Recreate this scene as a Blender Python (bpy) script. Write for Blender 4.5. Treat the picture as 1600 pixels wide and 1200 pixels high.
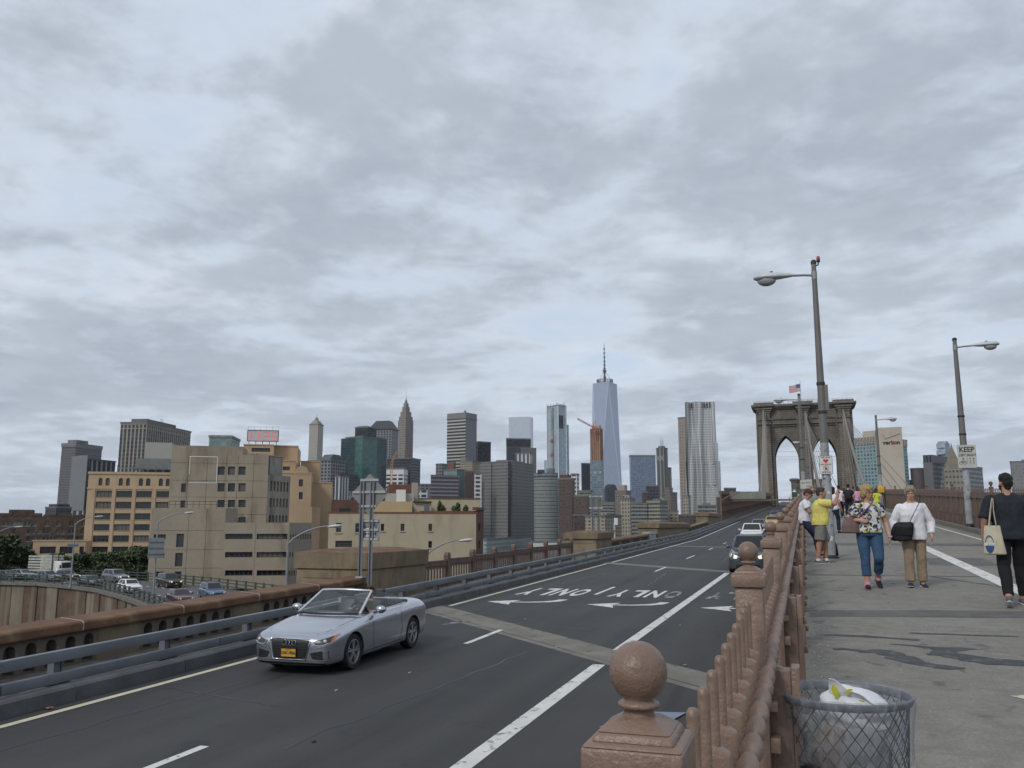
import bpy, bmesh, math, random
import numpy as np
from mathutils import Vector, Matrix
from mathutils.bvhtree import BVHTree
R = math.radians
random.seed(7)
SC = bpy.context.scene
COL = SC.collection
for o in list(bpy.data.objects):
    bpy.data.objects.remove(o, do_unlink=True)
FPX, HZ = 1340.0, 822.0
TH = math.atan((HZ - 600) / FPX)
PSI = math.atan((1260 - 800) * math.cos(TH) / FPX)
CAMP = Vector((0, 0, 1.53))
cam_d = bpy.data.cameras.new('camera')
cam = bpy.data.objects.new('camera', cam_d)
COL.objects.link(cam)
cam.location = CAMP
cam.rotation_euler = (R(90) + TH, 0, PSI)
cam_d.sensor_width = 36
cam_d.lens = FPX / 1600 * 36
cam_d.clip_start = 0.05
cam_d.clip_end = 30000
SC.camera = cam
SC.view_settings.view_transform = 'Standard'
SC.view_settings.look = 'None'
SC.view_settings.gamma = 1
SC.view_settings.exposure = 0.1
SC.view_settings.use_curve_mapping = False
SC.render.engine = 'CYCLES'
SC.cycles.use_denoising = True
SC.cycles.max_bounces = 6
SC.cycles.diffuse_bounces = 3
SC.cycles.glossy_bounces = 3
SC.cycles.transmission_bounces = 4
SC.cycles.transparent_max_bounces = 24
SC.cycles.volume_bounces = 1
SC.cycles.caustics_reflective = False
SC.cycles.caustics_refractive = False
class NT:
    def __init__(s, tree):
        s.t = tree; s.n = tree.nodes; s.l = tree.links
    def add(s, typ, **kw):
        n = s.n.new(typ)
        for k, v in kw.items():
            if k.startswith('i_'):
                n.inputs[k[2:].replace('_', ' ')].default_value = v
            else:
                setattr(n, k, v)
        return n
    def put(s, sock, v):
        if v is None: return
        if isinstance(v, bpy.types.NodeSocket): s.l.new(v, sock)
        else: sock.default_value = v
    def math(s, op, a, b=None, c=None, clamp=False):
        n = s.n.new('ShaderNodeMath'); n.operation = op; n.use_clamp = clamp
        for i, v in enumerate((a, b, c)):
            if v is not None: s.put(n.inputs[i], v)
        return n.outputs[0]
    def mix(s, fac, a, b, blend='MIX'):
        n = s.n.new('ShaderNodeMix'); n.data_type = 'RGBA'; n.blend_type = blend
        s.put(n.inputs[0], fac); s.put(n.inputs[6], a); s.put(n.inputs[7], b)
        return n.outputs[2]
    def noise(s, vec, scale, detail=4, rough=.55, dist=0):
        n = s.n.new('ShaderNodeTexNoise')
        n.inputs['Scale'].default_value = scale; n.inputs['Detail'].default_value = detail
        n.inputs['Roughness'].default_value = rough; n.inputs['Distortion'].default_value = dist
        if vec is not None: s.l.new(vec, n.inputs['Vector'])
        return n.outputs[0]
    def ramp(s, fac, lo, hi, a=0.0, b=1.0):
        n = s.n.new('ShaderNodeMapRange'); n.clamp = True; n.interpolation_type = 'SMOOTHSTEP'
        s.put(n.inputs[0], fac)
        n.inputs[1].default_value = lo; n.inputs[2].default_value = hi
        n.inputs[3].default_value = a; n.inputs[4].default_value = b
        return n.outputs[0]
    def scaled(s, vec, sc, loc=(0, 0, 0)):
        n = s.n.new('ShaderNodeMapping')
        n.inputs['Scale'].default_value = sc; n.inputs['Location'].default_value = loc
        s.l.new(vec, n.inputs['Vector'])
        return n.outputs[0]
SUN_EL, SUN_AZ = R(40), R(200)          # azimuth from +Y, clockwise: high, behind and to the left of the camera
W = bpy.data.worlds.new('World'); SC.world = W; W.use_nodes = True
w = NT(W.node_tree); w.n.clear()
out = w.add('ShaderNodeOutputWorld'); bg = w.add('ShaderNodeBackground'); bg.inputs['Strength'].default_value = 0.1
w.l.new(bg.outputs[0], out.inputs[0])
sky = w.add('ShaderNodeTexSky', sky_type='NISHITA', sun_disc=False, sun_elevation=SUN_EL, sun_rotation=SUN_AZ)
sky.air_density = 1.0; sky.dust_density = 1.5; sky.ozone_density = 1.5
tc = w.add('ShaderNodeTexCoord'); sp = w.add('ShaderNodeSeparateXYZ'); w.l.new(tc.outputs['Generated'], sp.inputs[0])
zz = w.math('ADD', w.math('MAXIMUM', sp.outputs[2], 0.0), 0.13)
cb = w.add('ShaderNodeCombineXYZ')
w.l.new(w.math('DIVIDE', sp.outputs[0], zz), cb.inputs[0]); w.l.new(w.math('DIVIDE', sp.outputs[1], zz), cb.inputs[1])
CV = w.scaled(cb.outputs[0], (1, 1, 1), (-6.2, 11.4, 2))
n_big = w.noise(CV, 1.05, 7, .55, .35)
n_med = w.noise(w.scaled(cb.outputs[0], (1, 1, 1), (18.3, -7.2, 4)), 2.9, 8, .58, .3)
n_fin = w.noise(w.scaled(cb.outputs[0], (1, 1, 1), (-5, 7, 9)), 9.0, 6, .62, .3)
dens = w.math('ADD', w.math('MULTIPLY', n_big, .50), w.math('MULTIPLY', n_med, .50))
cover = w.ramp(dens, .34, .47)                         # where there is any cloud at all
thick = w.ramp(w.math('ADD', dens, w.math('MULTIPLY', n_fin, .10)), .468, .628)   # grey undersides
veil = w.ramp(n_med, .3, .7)
K = 10.0
def kc(r, g, b): return (r * K, g * K, b * K, 1)
white = w.mix(veil, kc(.575, .648, .755), kc(.70, .757, .835))
grey = w.mix(veil, kc(.325, .37, .445), kc(.445, .495, .575))
cloud = w.mix(thick, white, grey)
low = w.ramp(sp.outputs[2], .0, .42, 1.0, 0.0)
cloud = w.mix(w.math('MULTIPLY', low, .16), cloud, kc(.64, .71, .79))
blue = w.mix(.85, sky.outputs[0], kc(.58, .68, .82))
w.l.new(w.mix(cover, blue, cloud), bg.inputs['Color'])
sd = bpy.data.lights.new('sun', 'SUN'); sd.energy = 1.5; sd.angle = R(14); sd.color = (1.0, .96, .9)
so = bpy.data.objects.new('sun', sd); COL.objects.link(so)
sdir = Vector((math.sin(SUN_AZ) * math.cos(SUN_EL), math.cos(SUN_AZ) * math.cos(SUN_EL), math.sin(SUN_EL)))
so.rotation_euler = (-sdir).to_track_quat('-Z', 'Y').to_euler()
so.location = sdir * 200
FW = Vector((-math.sin(PSI) * math.cos(TH), math.cos(PSI) * math.cos(TH), math.sin(TH)))
RT = Vector((math.cos(PSI), math.sin(PSI), 0)); UP = RT.cross(FW)
def ray(x, y): return FW * FPX + RT * (x - 800) - UP * (y - 600)
def at_plane(x, y, z0, s=0.0):
    d = ray(x, y); return CAMP + d * ((z0 - CAMP.z) / (d.z - s * d.y))
def at_X(x, y, X): d = ray(x, y); return CAMP + d * (X / d.x)
def at_Y(x, y, Y): d = ray(x, y); return CAMP + d * (Y / d.y)
def at_D(x, y, D): d = ray(x, y); return CAMP + d * (D / math.hypot(d.x, d.y))
def rz(y):                                    # road level along the bridge
    return -1.32 + .017 * y + (0 if y < 90 else (y - 90) * .018)
def wz(y):                                    # walkway level
    return .039 * y
def tag(o, label, cat=None, group=None, kind=None):
    if label: o['label'] = label
    if cat: o['category'] = cat
    if group: o['group'] = group
    if kind: o['kind'] = kind
    return o
def empty(name, loc=(0, 0, 0), rotz=0, label=None, cat=None, group=None):
    o = bpy.data.objects.new(name, None); COL.objects.link(o)
    o.location = loc; o.rotation_euler = (0, 0, rotz); o.empty_display_size = .2
    return tag(o, label, cat, group)
def link(name, me, parent=None, loc=None, rot=None):
    o = bpy.data.objects.new(name, me); COL.objects.link(o)
    if parent is not None: o.parent = parent
    if loc is not None: o.location = loc
    if rot is not None: o.rotation_euler = rot
    return o
def copy_tree(o, parent=None):
    c = o.copy(); COL.objects.link(c)
    if parent is not None: c.parent = parent
    for ch in list(o.children): copy_tree(ch, c)
    return c
class MB:
    """collects simple shapes into one mesh"""
    def __init__(s): s.v = []; s.f = []; s.m = []; s.mi = 0
    def add(s, vs, fs):
        b = len(s.v); s.v += [tuple(p) for p in vs]
        s.f += [tuple(i + b for i in f) for f in fs]; s.m += [s.mi] * len(fs); return s
    def mat(s, i): s.mi = i; return s
    def box(s, c, d, rz=0, rx=0, ry=0):
        x, y, z = d[0] / 2, d[1] / 2, d[2] / 2
        M = Matrix.Translation(c) @ Matrix.Rotation(rz, 4, 'Z') @ Matrix.Rotation(ry, 4, 'Y') @ Matrix.Rotation(rx, 4, 'X')
        vs = [M @ Vector(p) for p in ((-x,-y,-z),(x,-y,-z),(x,y,-z),(-x,y,-z),(-x,-y,z),(x,-y,z),(x,y,z),(-x,y,z))]
        return s.add(vs, ((0,3,2,1),(4,5,6,7),(0,1,5,4),(1,2,6,5),(2,3,7,6),(3,0,4,7)))
    def bb(s, a, b):
        return s.box([(a[i] + b[i]) / 2 for i in range(3)], [abs(b[i] - a[i]) for i in range(3)])
    def hexa(s, p):          # 8 points, bottom 4 ccw then top 4
        return s.add(p, ((0,3,2,1),(4,5,6,7),(0,1,5,4),(1,2,6,5),(2,3,7,6),(3,0,4,7)))
    def beam(s, p0, p1, wd, ht, up=(0, 0, 1)):
        p0, p1 = Vector(p0), Vector(p1); d = (p1 - p0).normalized(); u = Vector(up)
        sd = d.cross(u).normalized(); u = sd.cross(d)
        a, b = sd * wd / 2, u * ht / 2
        return s.hexa([p0-a-b, p0+a-b, p1+a-b, p1-a-b, p0-a+b, p0+a+b, p1+a+b, p1-a+b])
    def prism(s, poly, ax, a, b):   # poly: 2-D points (ccw), extruded on axis ax from a to b
        def P(p, t):
            return (t, p[0], p[1]) if ax == 'x' else (p[0], t, p[1]) if ax == 'y' else (p[0], p[1], t)
        n = len(poly); vs = [P(p, a) for p in poly] + [P(p, b) for p in poly]
        return s.add(vs, [tuple(range(n - 1, -1, -1)), tuple(range(n, 2 * n))] + [(i, (i + 1) % n, n + (i + 1) % n, n + i) for i in range(n)])
    def cyl(s, p0, p1, r0, r1=None, n=12, caps=True):
        r1 = r0 if r1 is None else r1
        p0, p1 = Vector(p0), Vector(p1); d = (p1 - p0).normalized()
        u = d.orthogonal().normalized(); v = d.cross(u)
        vs = []
        for p, r in ((p0, r0), (p1, r1)):
            for i in range(n):
                a = 2 * math.pi * i / n; vs.append(p + u * (r * math.cos(a)) + v * (r * math.sin(a)))
        fs = [(i, (i + 1) % n, n + (i + 1) % n, n + i) for i in range(n)]
        if caps: fs += [tuple(range(n - 1, -1, -1)), tuple(range(n, 2 * n))]
        return s.add(vs, fs)
    def tube(s, pts, r, n=8, closed=False):
        pts = [Vector(p) for p in pts]; N = len(pts); rr = r if isinstance(r, (list, tuple)) else [r] * N
        vs = []; ref = None
        for i in range(N):
            a = pts[(i - 1) % N] if (i > 0 or closed) else pts[i]; b = pts[(i + 1) % N] if (i < N - 1 or closed) else pts[i]
            d = (b - a).normalized()
            if ref is None: ref = d.orthogonal().normalized()
            u = (ref - d * ref.dot(d)).normalized(); ref = u; v = d.cross(u)
            for k in range(n):
                t = 2 * math.pi * k / n; vs.append(pts[i] + u * (rr[i] * math.cos(t)) + v * (rr[i] * math.sin(t)))
        fs = []
        for i in range(N if closed else N - 1):
            j = (i + 1) % N
            fs += [(i*n+k, i*n+(k+1)%n, j*n+(k+1)%n, j*n+k) for k in range(n)]
        if not closed: fs += [tuple(range(n - 1, -1, -1)), tuple(range((N-1)*n, N*n))]
        return s.add(vs, fs)
    def lathe(s, prof, n=24, o=(0, 0, 0), sx=1, sy=1):
        o = Vector(o); vs = []
        for r, z in prof:
            for i in range(n):
                a = 2 * math.pi * i / n; vs.append((o.x + r * math.cos(a) * sx, o.y + r * math.sin(a) * sy, o.z + z))
        fs = []
        for j in range(len(prof) - 1):
            fs += [(j*n+i, j*n+(i+1)%n, (j+1)*n+(i+1)%n, (j+1)*n+i) for i in range(n)]
        ring = prof[0] == prof[-1]
        if prof[0][0] > 1e-6 and not ring: fs.append(tuple(range(n - 1, -1, -1)))
        if prof[-1][0] > 1e-6 and not ring: fs.append(tuple(range((len(prof)-1)*n, len(prof)*n)))
        return s.add(vs, fs)
    def ball(s, c, r, nu=16, nv=10, rot=None):
        rr = r if isinstance(r, (list, tuple)) else (r, r, r); c = Vector(c); vs = []
        M = rot if rot is not None else Matrix.Identity(3)
        vs.append(c + M @ Vector((0, 0, -rr[2])))
        for j in range(1, nv):
            t = -math.pi / 2 + math.pi * j / nv
            for i in range(nu):
                a = 2 * math.pi * i / nu
                vs.append(c + M @ Vector((rr[0]*math.cos(t)*math.cos(a), rr[1]*math.cos(t)*math.sin(a), rr[2]*math.sin(t))))
        vs.append(c + M @ Vector((0, 0, rr[2])))
        fs = [(0, 1 + (i + 1) % nu, 1 + i) for i in range(nu)]
        for j in range(nv - 2):
            a = 1 + j * nu; b = a + nu
            fs += [(a + i, a + (i + 1) % nu, b + (i + 1) % nu, b + i) for i in range(nu)]
        L = len(vs) - 1; a = 1 + (nv - 2) * nu
        fs += [(a + i, a + (i + 1) % nu, L) for i in range(nu)]
        return s.add(vs, fs)
    def caps(s, p0, p1, r0, r1, n=12):     # capsule with taper
        s.cyl(p0, p1, r0, r1, n); s.ball(p0, r0, n, 8); s.ball(p1, r1, n, 8); return s
    def quad(s, *p): return s.add(p, (tuple(range(len(p))),))
    def mesh(s, name='mesh', mats=(), smooth=None):
        me = bpy.data.meshes.new(name); me.from_pydata([tuple(p) for p in s.v], [], s.f)
        if isinstance(mats, bpy.types.Material): mats = (mats,)
        for m in mats: me.materials.append(m)
        if len(mats) > 1: me.polygons.foreach_set('material_index', s.m)
        me.update()
        if smooth is not None: shade(me, smooth)
        return me
    def build(s, name, mats, parent=None, smooth=None, loc=None, rot=None):
        return link(name, s.mesh(name, mats, smooth), parent, loc, rot)
def shade(me, ang):
    me.polygons.foreach_set('use_smooth', [True] * len(me.polygons))
    if ang < 179: me.set_sharp_from_angle(angle=R(ang))
    me.update()
WS = bpy.data.scenes.new('workshop')        # scratch scene: shapes are worked out here, away from the big one
def bake(o):
    vl = WS.view_layers[0]; vl.update(); dg = vl.depsgraph; dg.update()
    return bpy.data.meshes.new_from_object(o.evaluated_get(dg))
def evaluated(me, mods, smooth=None):
    """mesh -> new mesh with modifiers applied; mods: (type, {props})"""
    o = bpy.data.objects.new('tmp', me); WS.collection.objects.link(o)
    for t, kw in mods:
        m = o.modifiers.new('m', t)
        for k, v in kw.items(): setattr(m, k, v)
    nm = bake(o)
    bpy.data.objects.remove(o, do_unlink=True)
    if smooth is not None: shade(nm, smooth)
    return nm
_TXT = {}
def text_mesh(txt, size=1.0, ext=.01, align='CENTER', bold=0.0):
    k = (txt, size, ext, align, bold)
    if k not in _TXT:
        cu = bpy.data.curves.new('txt', 'FONT'); cu.body = txt; cu.size = size; cu.extrude = ext
        cu.align_x = align; cu.align_y = 'CENTER'; cu.resolution_u = 3; cu.offset = bold
        o = bpy.data.objects.new('txt', cu); WS.collection.objects.link(o)
        me = bake(o)
        bpy.data.objects.remove(o, do_unlink=True); _TXT[k] = me
    return _TXT[k]
def text(name, txt, mat, parent, loc, rot, size, ext=.004, sx=1.0, bold=0.0):
    me = text_mesh(txt, size, ext, 'CENTER', bold).copy(); me.materials.clear(); me.materials.append(mat)
    o = link(name, me, parent, loc, rot); o.scale = (sx, 1, 1); return o
MATS = {}
def newmat(name):
    m = bpy.data.materials.new(name); m.use_nodes = True
    t = NT(m.node_tree); b = m.node_tree.nodes['Principled BSDF']; MATS[name] = m
    return m, t, b
def rgb(c): return (c[0], c[1], c[2], 1)
def M(name, col, rough=.75, var=.18, scale=4.0, bump=0.0, bscale=40.0, metal=0.0, col2=None, thr=(.52, .68), s2=2.0,
      stretch=None, spec=.5, coat=0.0, emit=None, fine=.0):
    """base colour with uneven tone, an optional second tone in patches (wear, rust, dirt) and fine relief"""
    if name in MATS: return MATS[name]
    m, t, b = newmat(name)
    c = t.add('ShaderNodeTexCoord').outputs['Object']
    n1 = t.noise(c, scale, 5, .6)
    lo = tuple(x * (1 - var) for x in col); hi = tuple(min(1, x * (1 + var)) for x in col)
    cc = t.mix(t.ramp(n1, .3, .7), rgb(lo), rgb(hi))
    if fine: cc = t.mix(t.ramp(t.noise(c, scale * 30, 3, .7), .35, .65, 0, fine), cc, rgb(tuple(x * .55 for x in col)))
    if col2 is not None:
        v = t.scaled(c, stretch) if stretch else c
        msk = t.ramp(t.noise(v, s2, 6, .62, .2), thr[0], thr[1])
        cc = t.mix(msk, cc, rgb(col2))
    t.l.new(cc, b.inputs['Base Color'])
    b.inputs['Roughness'].default_value = rough; b.inputs['Metallic'].default_value = metal
    b.inputs['Specular IOR Level'].default_value = spec
    b.inputs['Coat Weight'].default_value = coat
    if coat: b.inputs['Coat Roughness'].default_value = .06
    if emit:
        b.inputs['Emission Color'].default_value = rgb(emit[:3]); b.inputs['Emission Strength'].default_value = emit[3]
    if bump:
        bp = t.add('ShaderNodeBump'); bp.inputs['Strength'].default_value = bump; bp.inputs['Distance'].default_value = .02
        t.l.new(t.noise(c, bscale, 5, .65), bp.inputs['Height']); t.l.new(bp.outputs[0], b.inputs['Normal'])
    return m
def glass_mat(name, col=(.03, .04, .05), rough=.06, alpha=1.0, spec=.6):
    if name in MATS: return MATS[name]
    m, t, b = newmat(name)
    b.inputs['Base Color'].default_value = rgb(col); b.inputs['Roughness'].default_value = rough
    b.inputs['Specular IOR Level'].default_value = spec
    if alpha < 1:
        b.inputs['Alpha'].default_value = alpha
    return m
def facade(name, wall, glass, cw, ch, fw=.6, fh=.6, rough=.3, var=.5, spec=.5, wvar=.1, ox=0.0, oz=0.0, lit=None, band=None, metal=0.0, wrough=.8, wave=0.0):
    """curtain of windows for a far tower: cell cw x ch metres, window share fw x fh; every pane its own tone"""
    if name in MATS: return MATS[name]
    m, t, b = newmat(name)
    tcn = t.add('ShaderNodeTexCoord'); s = t.add('ShaderNodeSeparateXYZ'); t.l.new(tcn.outputs['Object'], s.inputs[0])
    sn = t.add('ShaderNodeSeparateXYZ'); t.l.new(tcn.outputs['Normal'], sn.inputs[0])
    ax = t.math('ABSOLUTE', sn.outputs[0]); ay = t.math('ABSOLUTE', sn.outputs[1]); az = t.math('ABSOLUTE', sn.outputs[2])
    sel = t.math('GREATER_THAN', ax, ay)
    u = t.math('ADD', t.math('MULTIPLY', sel, s.outputs[1]), t.math('MULTIPLY', t.math('SUBTRACT', 1.0, sel), s.outputs[0]))
    U = t.math('ADD', t.math('DIVIDE', u, cw), 1000.0 + ox); V = t.math('ADD', t.math('DIVIDE', s.outputs[2], ch), 1000.0 + oz)
    fu = t.math('FRACT', U); fv = t.math('FRACT', V)
    wu = t.math('LESS_THAN', t.math('ABSOLUTE', t.math('SUBTRACT', fu, .5)), fw / 2)
    wv = t.math('LESS_THAN', t.math('ABSOLUTE', t.math('SUBTRACT', fv, .5)), fh / 2)
    win = t.math('MULTIPLY', t.math('MULTIPLY', wu, wv), t.math('LESS_THAN', az, .5))
    cell = t.add('ShaderNodeCombineXYZ'); t.l.new(t.math('FLOOR', U), cell.inputs[0]); t.l.new(t.math('FLOOR', V), cell.inputs[1]); t.l.new(sel, cell.inputs[2])
    wn = t.add('ShaderNodeTexWhiteNoise'); t.l.new(cell.outputs[0], wn.inputs['Vector'])
    g = t.mix(t.math('POWER', wn.outputs[0], 1.5), rgb(tuple(x * (1 - var) for x in glass)), rgb(tuple(min(1, x * (1 + var)) for x in glass)))
    if lit: g = t.mix(t.math('GREATER_THAN', wn.outputs[0], 1 - lit[0]), g, rgb(lit[1]))
    n1 = t.noise(tcn.outputs['Object'], .035, 6, .6)
    st = t.noise(t.scaled(tcn.outputs['Object'], (.3, .3, .02)), 1.0, 5, .6)
    nn = t.math('ADD', t.math('MULTIPLY', n1, .5), t.math('MULTIPLY', st, .5))
    wc = t.mix(t.ramp(nn, .3, .7), rgb(tuple(x * (1 - wvar) for x in wall)), rgb(tuple(min(1, x * (1 + wvar)) for x in wall)))
    if band:      # darker or lighter mechanical bands: (period in cells, share, colour)
        bv = t.math('LESS_THAN', t.math('FRACT', t.math('DIVIDE', t.math('FLOOR', V), band[0])), band[1])
        wc = t.mix(bv, wc, rgb(band[2]))
    t.l.new(t.mix(win, wc, g), b.inputs['Base Color'])
    t.l.new(t.math('ADD', t.math('MULTIPLY', win, rough - wrough), wrough), b.inputs['Roughness'])
    b.inputs['Specular IOR Level'].default_value = spec
    if metal: t.l.new(t.math('MULTIPLY', win, metal), b.inputs['Metallic'])
    bp = t.add('ShaderNodeBump'); bp.invert = True; bp.inputs['Strength'].default_value = .5; bp.inputs['Distance'].default_value = .3
    t.l.new(win, bp.inputs['Height'])
    if wave:
        b2 = t.add('ShaderNodeBump'); b2.inputs['Strength'].default_value = wave; b2.inputs['Distance'].default_value = 1.0
        t.l.new(t.noise(tcn.outputs['Object'], .12, 3, .5), b2.inputs['Height']); t.l.new(b2.outputs[0], bp.inputs['Normal'])
    t.l.new(bp.outputs[0], b.inputs['Normal'])
    return m
# palette of shared materials
ASPH = None
def make_asphalt():
    m, t, b = newmat('asphalt')
    c = t.add('ShaderNodeTexCoord').outputs['Object']
    lane = t.noise(t.scaled(c, (.9, .035, 1)), 1.0, 5, .6, .3)
    big = t.noise(c, .35, 6, .62)
    fine = t.noise(c, 60, 3, .7)
    cc = t.mix(t.ramp(t.math('ADD', t.math('MULTIPLY', lane, .6), t.math('MULTIPLY', big, .4)), .36, .64), (.027, .0272, .028, 1), (.049, .0485, .0475, 1))
    cc = t.mix(t.ramp(fine, .3, .75, 0, .5), cc, (.065, .0635, .061, 1))
    sx = t.add('ShaderNodeSeparateXYZ'); t.l.new(c, sx.inputs[0])
    trk = t.math('COSINE', t.math('MULTIPLY', t.math('ADD', sx.outputs[0], 8.0), 2 * math.pi / 1.675))
    wob = t.noise(t.scaled(c, (.6, .12, 1)), 1.0, 4, .6)
    cc = t.mix(t.math('MULTIPLY', t.ramp(trk, -.2, 1.0), t.ramp(wob, .35, .65, .12, .42)), cc, (.066, .065, .063, 1))
    oil = t.ramp(t.noise(t.scaled(c, (2.2, .10, 1)), 1.0, 5, .6), .52, .68)
    cc = t.mix(t.math('MULTIPLY', t.math('MULTIPLY', t.ramp(trk, -1.0, -.3, 1, 0), oil), .6), cc, (.018, .018, .019, 1))
    spots = t.ramp(t.noise(c, 1.7, 3, .5, .6), .64, .74)
    cc = t.mix(t.math('MULTIPLY', spots, .5), cc, (.022, .022, .024, 1))
    t.l.new(cc, b.inputs['Base Color']); b.inputs['Roughness'].default_value = .78; b.inputs['Specular IOR Level'].default_value = .4
    bp = t.add('ShaderNodeBump'); bp.inputs['Strength'].default_value = .35; bp.inputs['Distance'].default_value = .01
    t.l.new(t.noise(c, 120, 3, .7), bp.inputs['Height']); t.l.new(bp.outputs[0], b.inputs['Normal'])
    return m
ASPH = make_asphalt()
def make_walk():
    m, t, b = newmat('walkway_concrete')
    c = t.add('ShaderNodeTexCoord').outputs['Object']
    big = t.noise(c, .5, 6, .6); mid = t.noise(c, 5, 5, .65); fine = t.noise(c, 48, 4, .78)
    cc = t.mix(t.ramp(t.math('ADD', t.math('MULTIPLY', big, .45), t.math('MULTIPLY', mid, .55)), .33, .66), (.178, .168, .149, 1), (.255, .241, .213, 1))
    cc = t.mix(t.ramp(fine, .42, .7, 0, .55), cc, (.10, .097, .09, 1))
    cc = t.mix(t.ramp(t.noise(c, 38, 2, .5), .62, .75, 0, .5), cc, (.40, .39, .36, 1))
    spots = t.ramp(t.noise(t.scaled(c, (1, .8, 1)), 3.6, 3, .5, .5), .63, .7)
    cc = t.mix(t.math('MULTIPLY', spots, .5), cc, (.065, .0635, .061, 1))
    streak = t.ramp(t.noise(t.scaled(c, (.25, 3.2, 1)), 1.3, 5, .6, .3), .58, .68)
    cc = t.mix(t.math('MULTIPLY', streak, .35), cc, (.12, .118, .11, 1))
    t.l.new(cc, b.inputs['Base Color']); b.inputs['Roughness'].default_value = .88; b.inputs['Specular IOR Level'].default_value = .3
    bp = t.add('ShaderNodeBump'); bp.inputs['Strength'].default_value = .4; bp.inputs['Distance'].default_value = .008
    t.l.new(fine, bp.inputs['Height']); t.l.new(bp.outputs[0], b.inputs['Normal'])
    return m
WALK = make_walk()
PAINT = M('road_paint', (.70, .69, .65), .7, .1, 3, .15, 60, col2=(.16, .16, .155), thr=(.53, .68), s2=6, fine=.4)
PAINT_Y = M('aged_paint', (.60, .55, .42), .7, .1, 3, .1, 60, col2=(.22, .21, .18), thr=(.60, .72), s2=9, fine=.3)
PAINT_W = M('worn_paint', (.34, .34, .33), .75, .2, 5, .1, 60, col2=(.06, .06, .06), thr=(.42, .56), s2=4)
JOINT = M('joint_concrete', (.195, .183, .155), .85, .22, 1.3, .3, 40, col2=(.07, .068, .065), thr=(.58, .68), s2=3.0, fine=.4)
RUBBER = M('joint_rubber', (.02, .02, .021), .8)
KERBM = M('kerb_stone', (.085, .088, .095), .7, .25, 2.0, .3, 30, col2=(.16, .155, .145), thr=(.6, .75), s2=1.5, fine=.3)
DUSTC = M('dusty_concrete', (.17, .155, .135), .9, .25, 2.5, .3, 30, col2=(.06, .055, .05), thr=(.55, .7), s2=2.2, fine=.4)
GREYP = M('grey_rail_paint', (.155, .17, .19), .55, .15, 1.2, .08, 20, col2=(.085, .075, .07), thr=(.64, .76), s2=1.8, fine=.15)
DARKM = M('dark_iron', (.03, .03, .032), .6, .3, 6, .2)
BROWN = M('brown_bridge_paint', (.215, .142, .105), .38, .12, 5, .38, 26, col2=(.12, .068, .048), thr=(.60, .76), s2=7, fine=.12)
BROWN2 = M('weathered_brown_paint', (.15, .10, .078), .7, .2, 2.5, .3, 25, col2=(.075, .05, .04), thr=(.55, .7), s2=2.0, fine=.2)
SAND = M('stained_sandstone', (.215, .172, .112), .9, .22, 1.2, .5, 14, col2=(.145, .11, .066), thr=(.50, .70), s2=1.5, stretch=(1.2, 1.2, .3), fine=.35)
RUSTCAP = M('rust_stained_cap', (.155, .082, .046), .9, .28, 1.4, .5, 18, col2=(.22, .155, .085), thr=(.50, .66), s2=1.1, fine=.35)
NICHE = M('old_balustrade_stone', (.135, .12, .095), .9, .25, 2.2, .5, 18, col2=(.25, .225, .185), thr=(.54, .7), s2=1.8, fine=.4)
MORTAR = M('pale_mortar', (.36, .31, .26), .9, .2)
# ground, river, deck
def sheet(name, x0, x1, ys, zf, mat, dz=0.0, thick=0.0, nx=1, parent=None):
    mb = MB(); cols = [x0 + (x1 - x0) * i / nx for i in range(nx + 1)]
    for y in ys:
        for x in cols: mb.v.append((x, y, zf(y) + dz))
    n = nx + 1
    for j in range(len(ys) - 1):
        for i in range(nx): mb.f.append((j*n+i, j*n+i+1, (j+1)*n+i+1, (j+1)*n+i)); mb.m.append(0)
    if thick:
        b = len(mb.v)
        for y in ys:
            for x in (x0, x1): mb.v.append((x, y, zf(y) + dz - thick))
        for j in range(len(ys) - 1):
            mb.f += [(j*n, (j+1)*n, b+2*(j+1), b+2*j), (j*n+nx, b+2*j+1, b+2*(j+1)+1, (j+1)*n+nx), (b+2*j, b+2*(j+1), b+2*(j+1)+1, b+2*j+1)]; mb.m += [0]*3
        mb.f.append((0, b, b + 1, nx)); mb.m.append(0)
    return mb.build(name, mat, parent)
GROUND = M('town_ground', (.11, .108, .10), .95, .35, .02, col2=(.05, .06, .035), thr=(.5, .6), s2=.012)
g = MB().quad((-6500, -1500, -22), (6500, -1500, -22), (6500, 7000, -22), (-6500, 7000, -22)).build('ground', GROUND)
tag(g, 'flat built-up ground far below the bridge', kind='structure')
m, t, b = newmat('river_water'); b.inputs['Base Color'].default_value = (.03, .045, .05, 1); b.inputs['Roughness'].default_value = .12
bp = t.add('ShaderNodeBump'); bp.inputs['Strength'].default_value = .3; t.l.new(t.noise(t.add('ShaderNodeTexCoord').outputs['Object'], .15, 5), bp.inputs['Height']); t.l.new(bp.outputs[0], b.inputs['Normal'])
RIV = m
rv = MB().quad((-6300, 330, -21.9), (6300, 330, -21.9), (6300, 830, -21.9), (-6300, 830, -21.9)).build('river', RIV)
tag(rv, 'grey river crossed by the bridge', kind='structure')
ys = [-40, -20, -10, 0, 5, 10, 15, 20, 25, 30, 35, 40, 50, 60, 70, 80, 90, 100, 110, 120, 140, 160, 200, 250, 300, 340, 420, 520]
ROAD = sheet('road', -10.9, -.30, ys, rz, ASPH, 0, .6, 4)
tag(ROAD, 'dark asphalt roadway coming off the bridge', kind='structure')
WK = sheet('walkway', -.30, 5.95, ys, wz, WALK, 0, .5, 4)
tag(WK, 'raised concrete footway and cycle way up to the bridge', kind='structure')
r2 = sheet('far_road', 5.95, 17.2, ys, rz, ASPH, -.02, .6, 2)
tag(r2, 'roadway on the far side of the footway', kind='structure')
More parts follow.
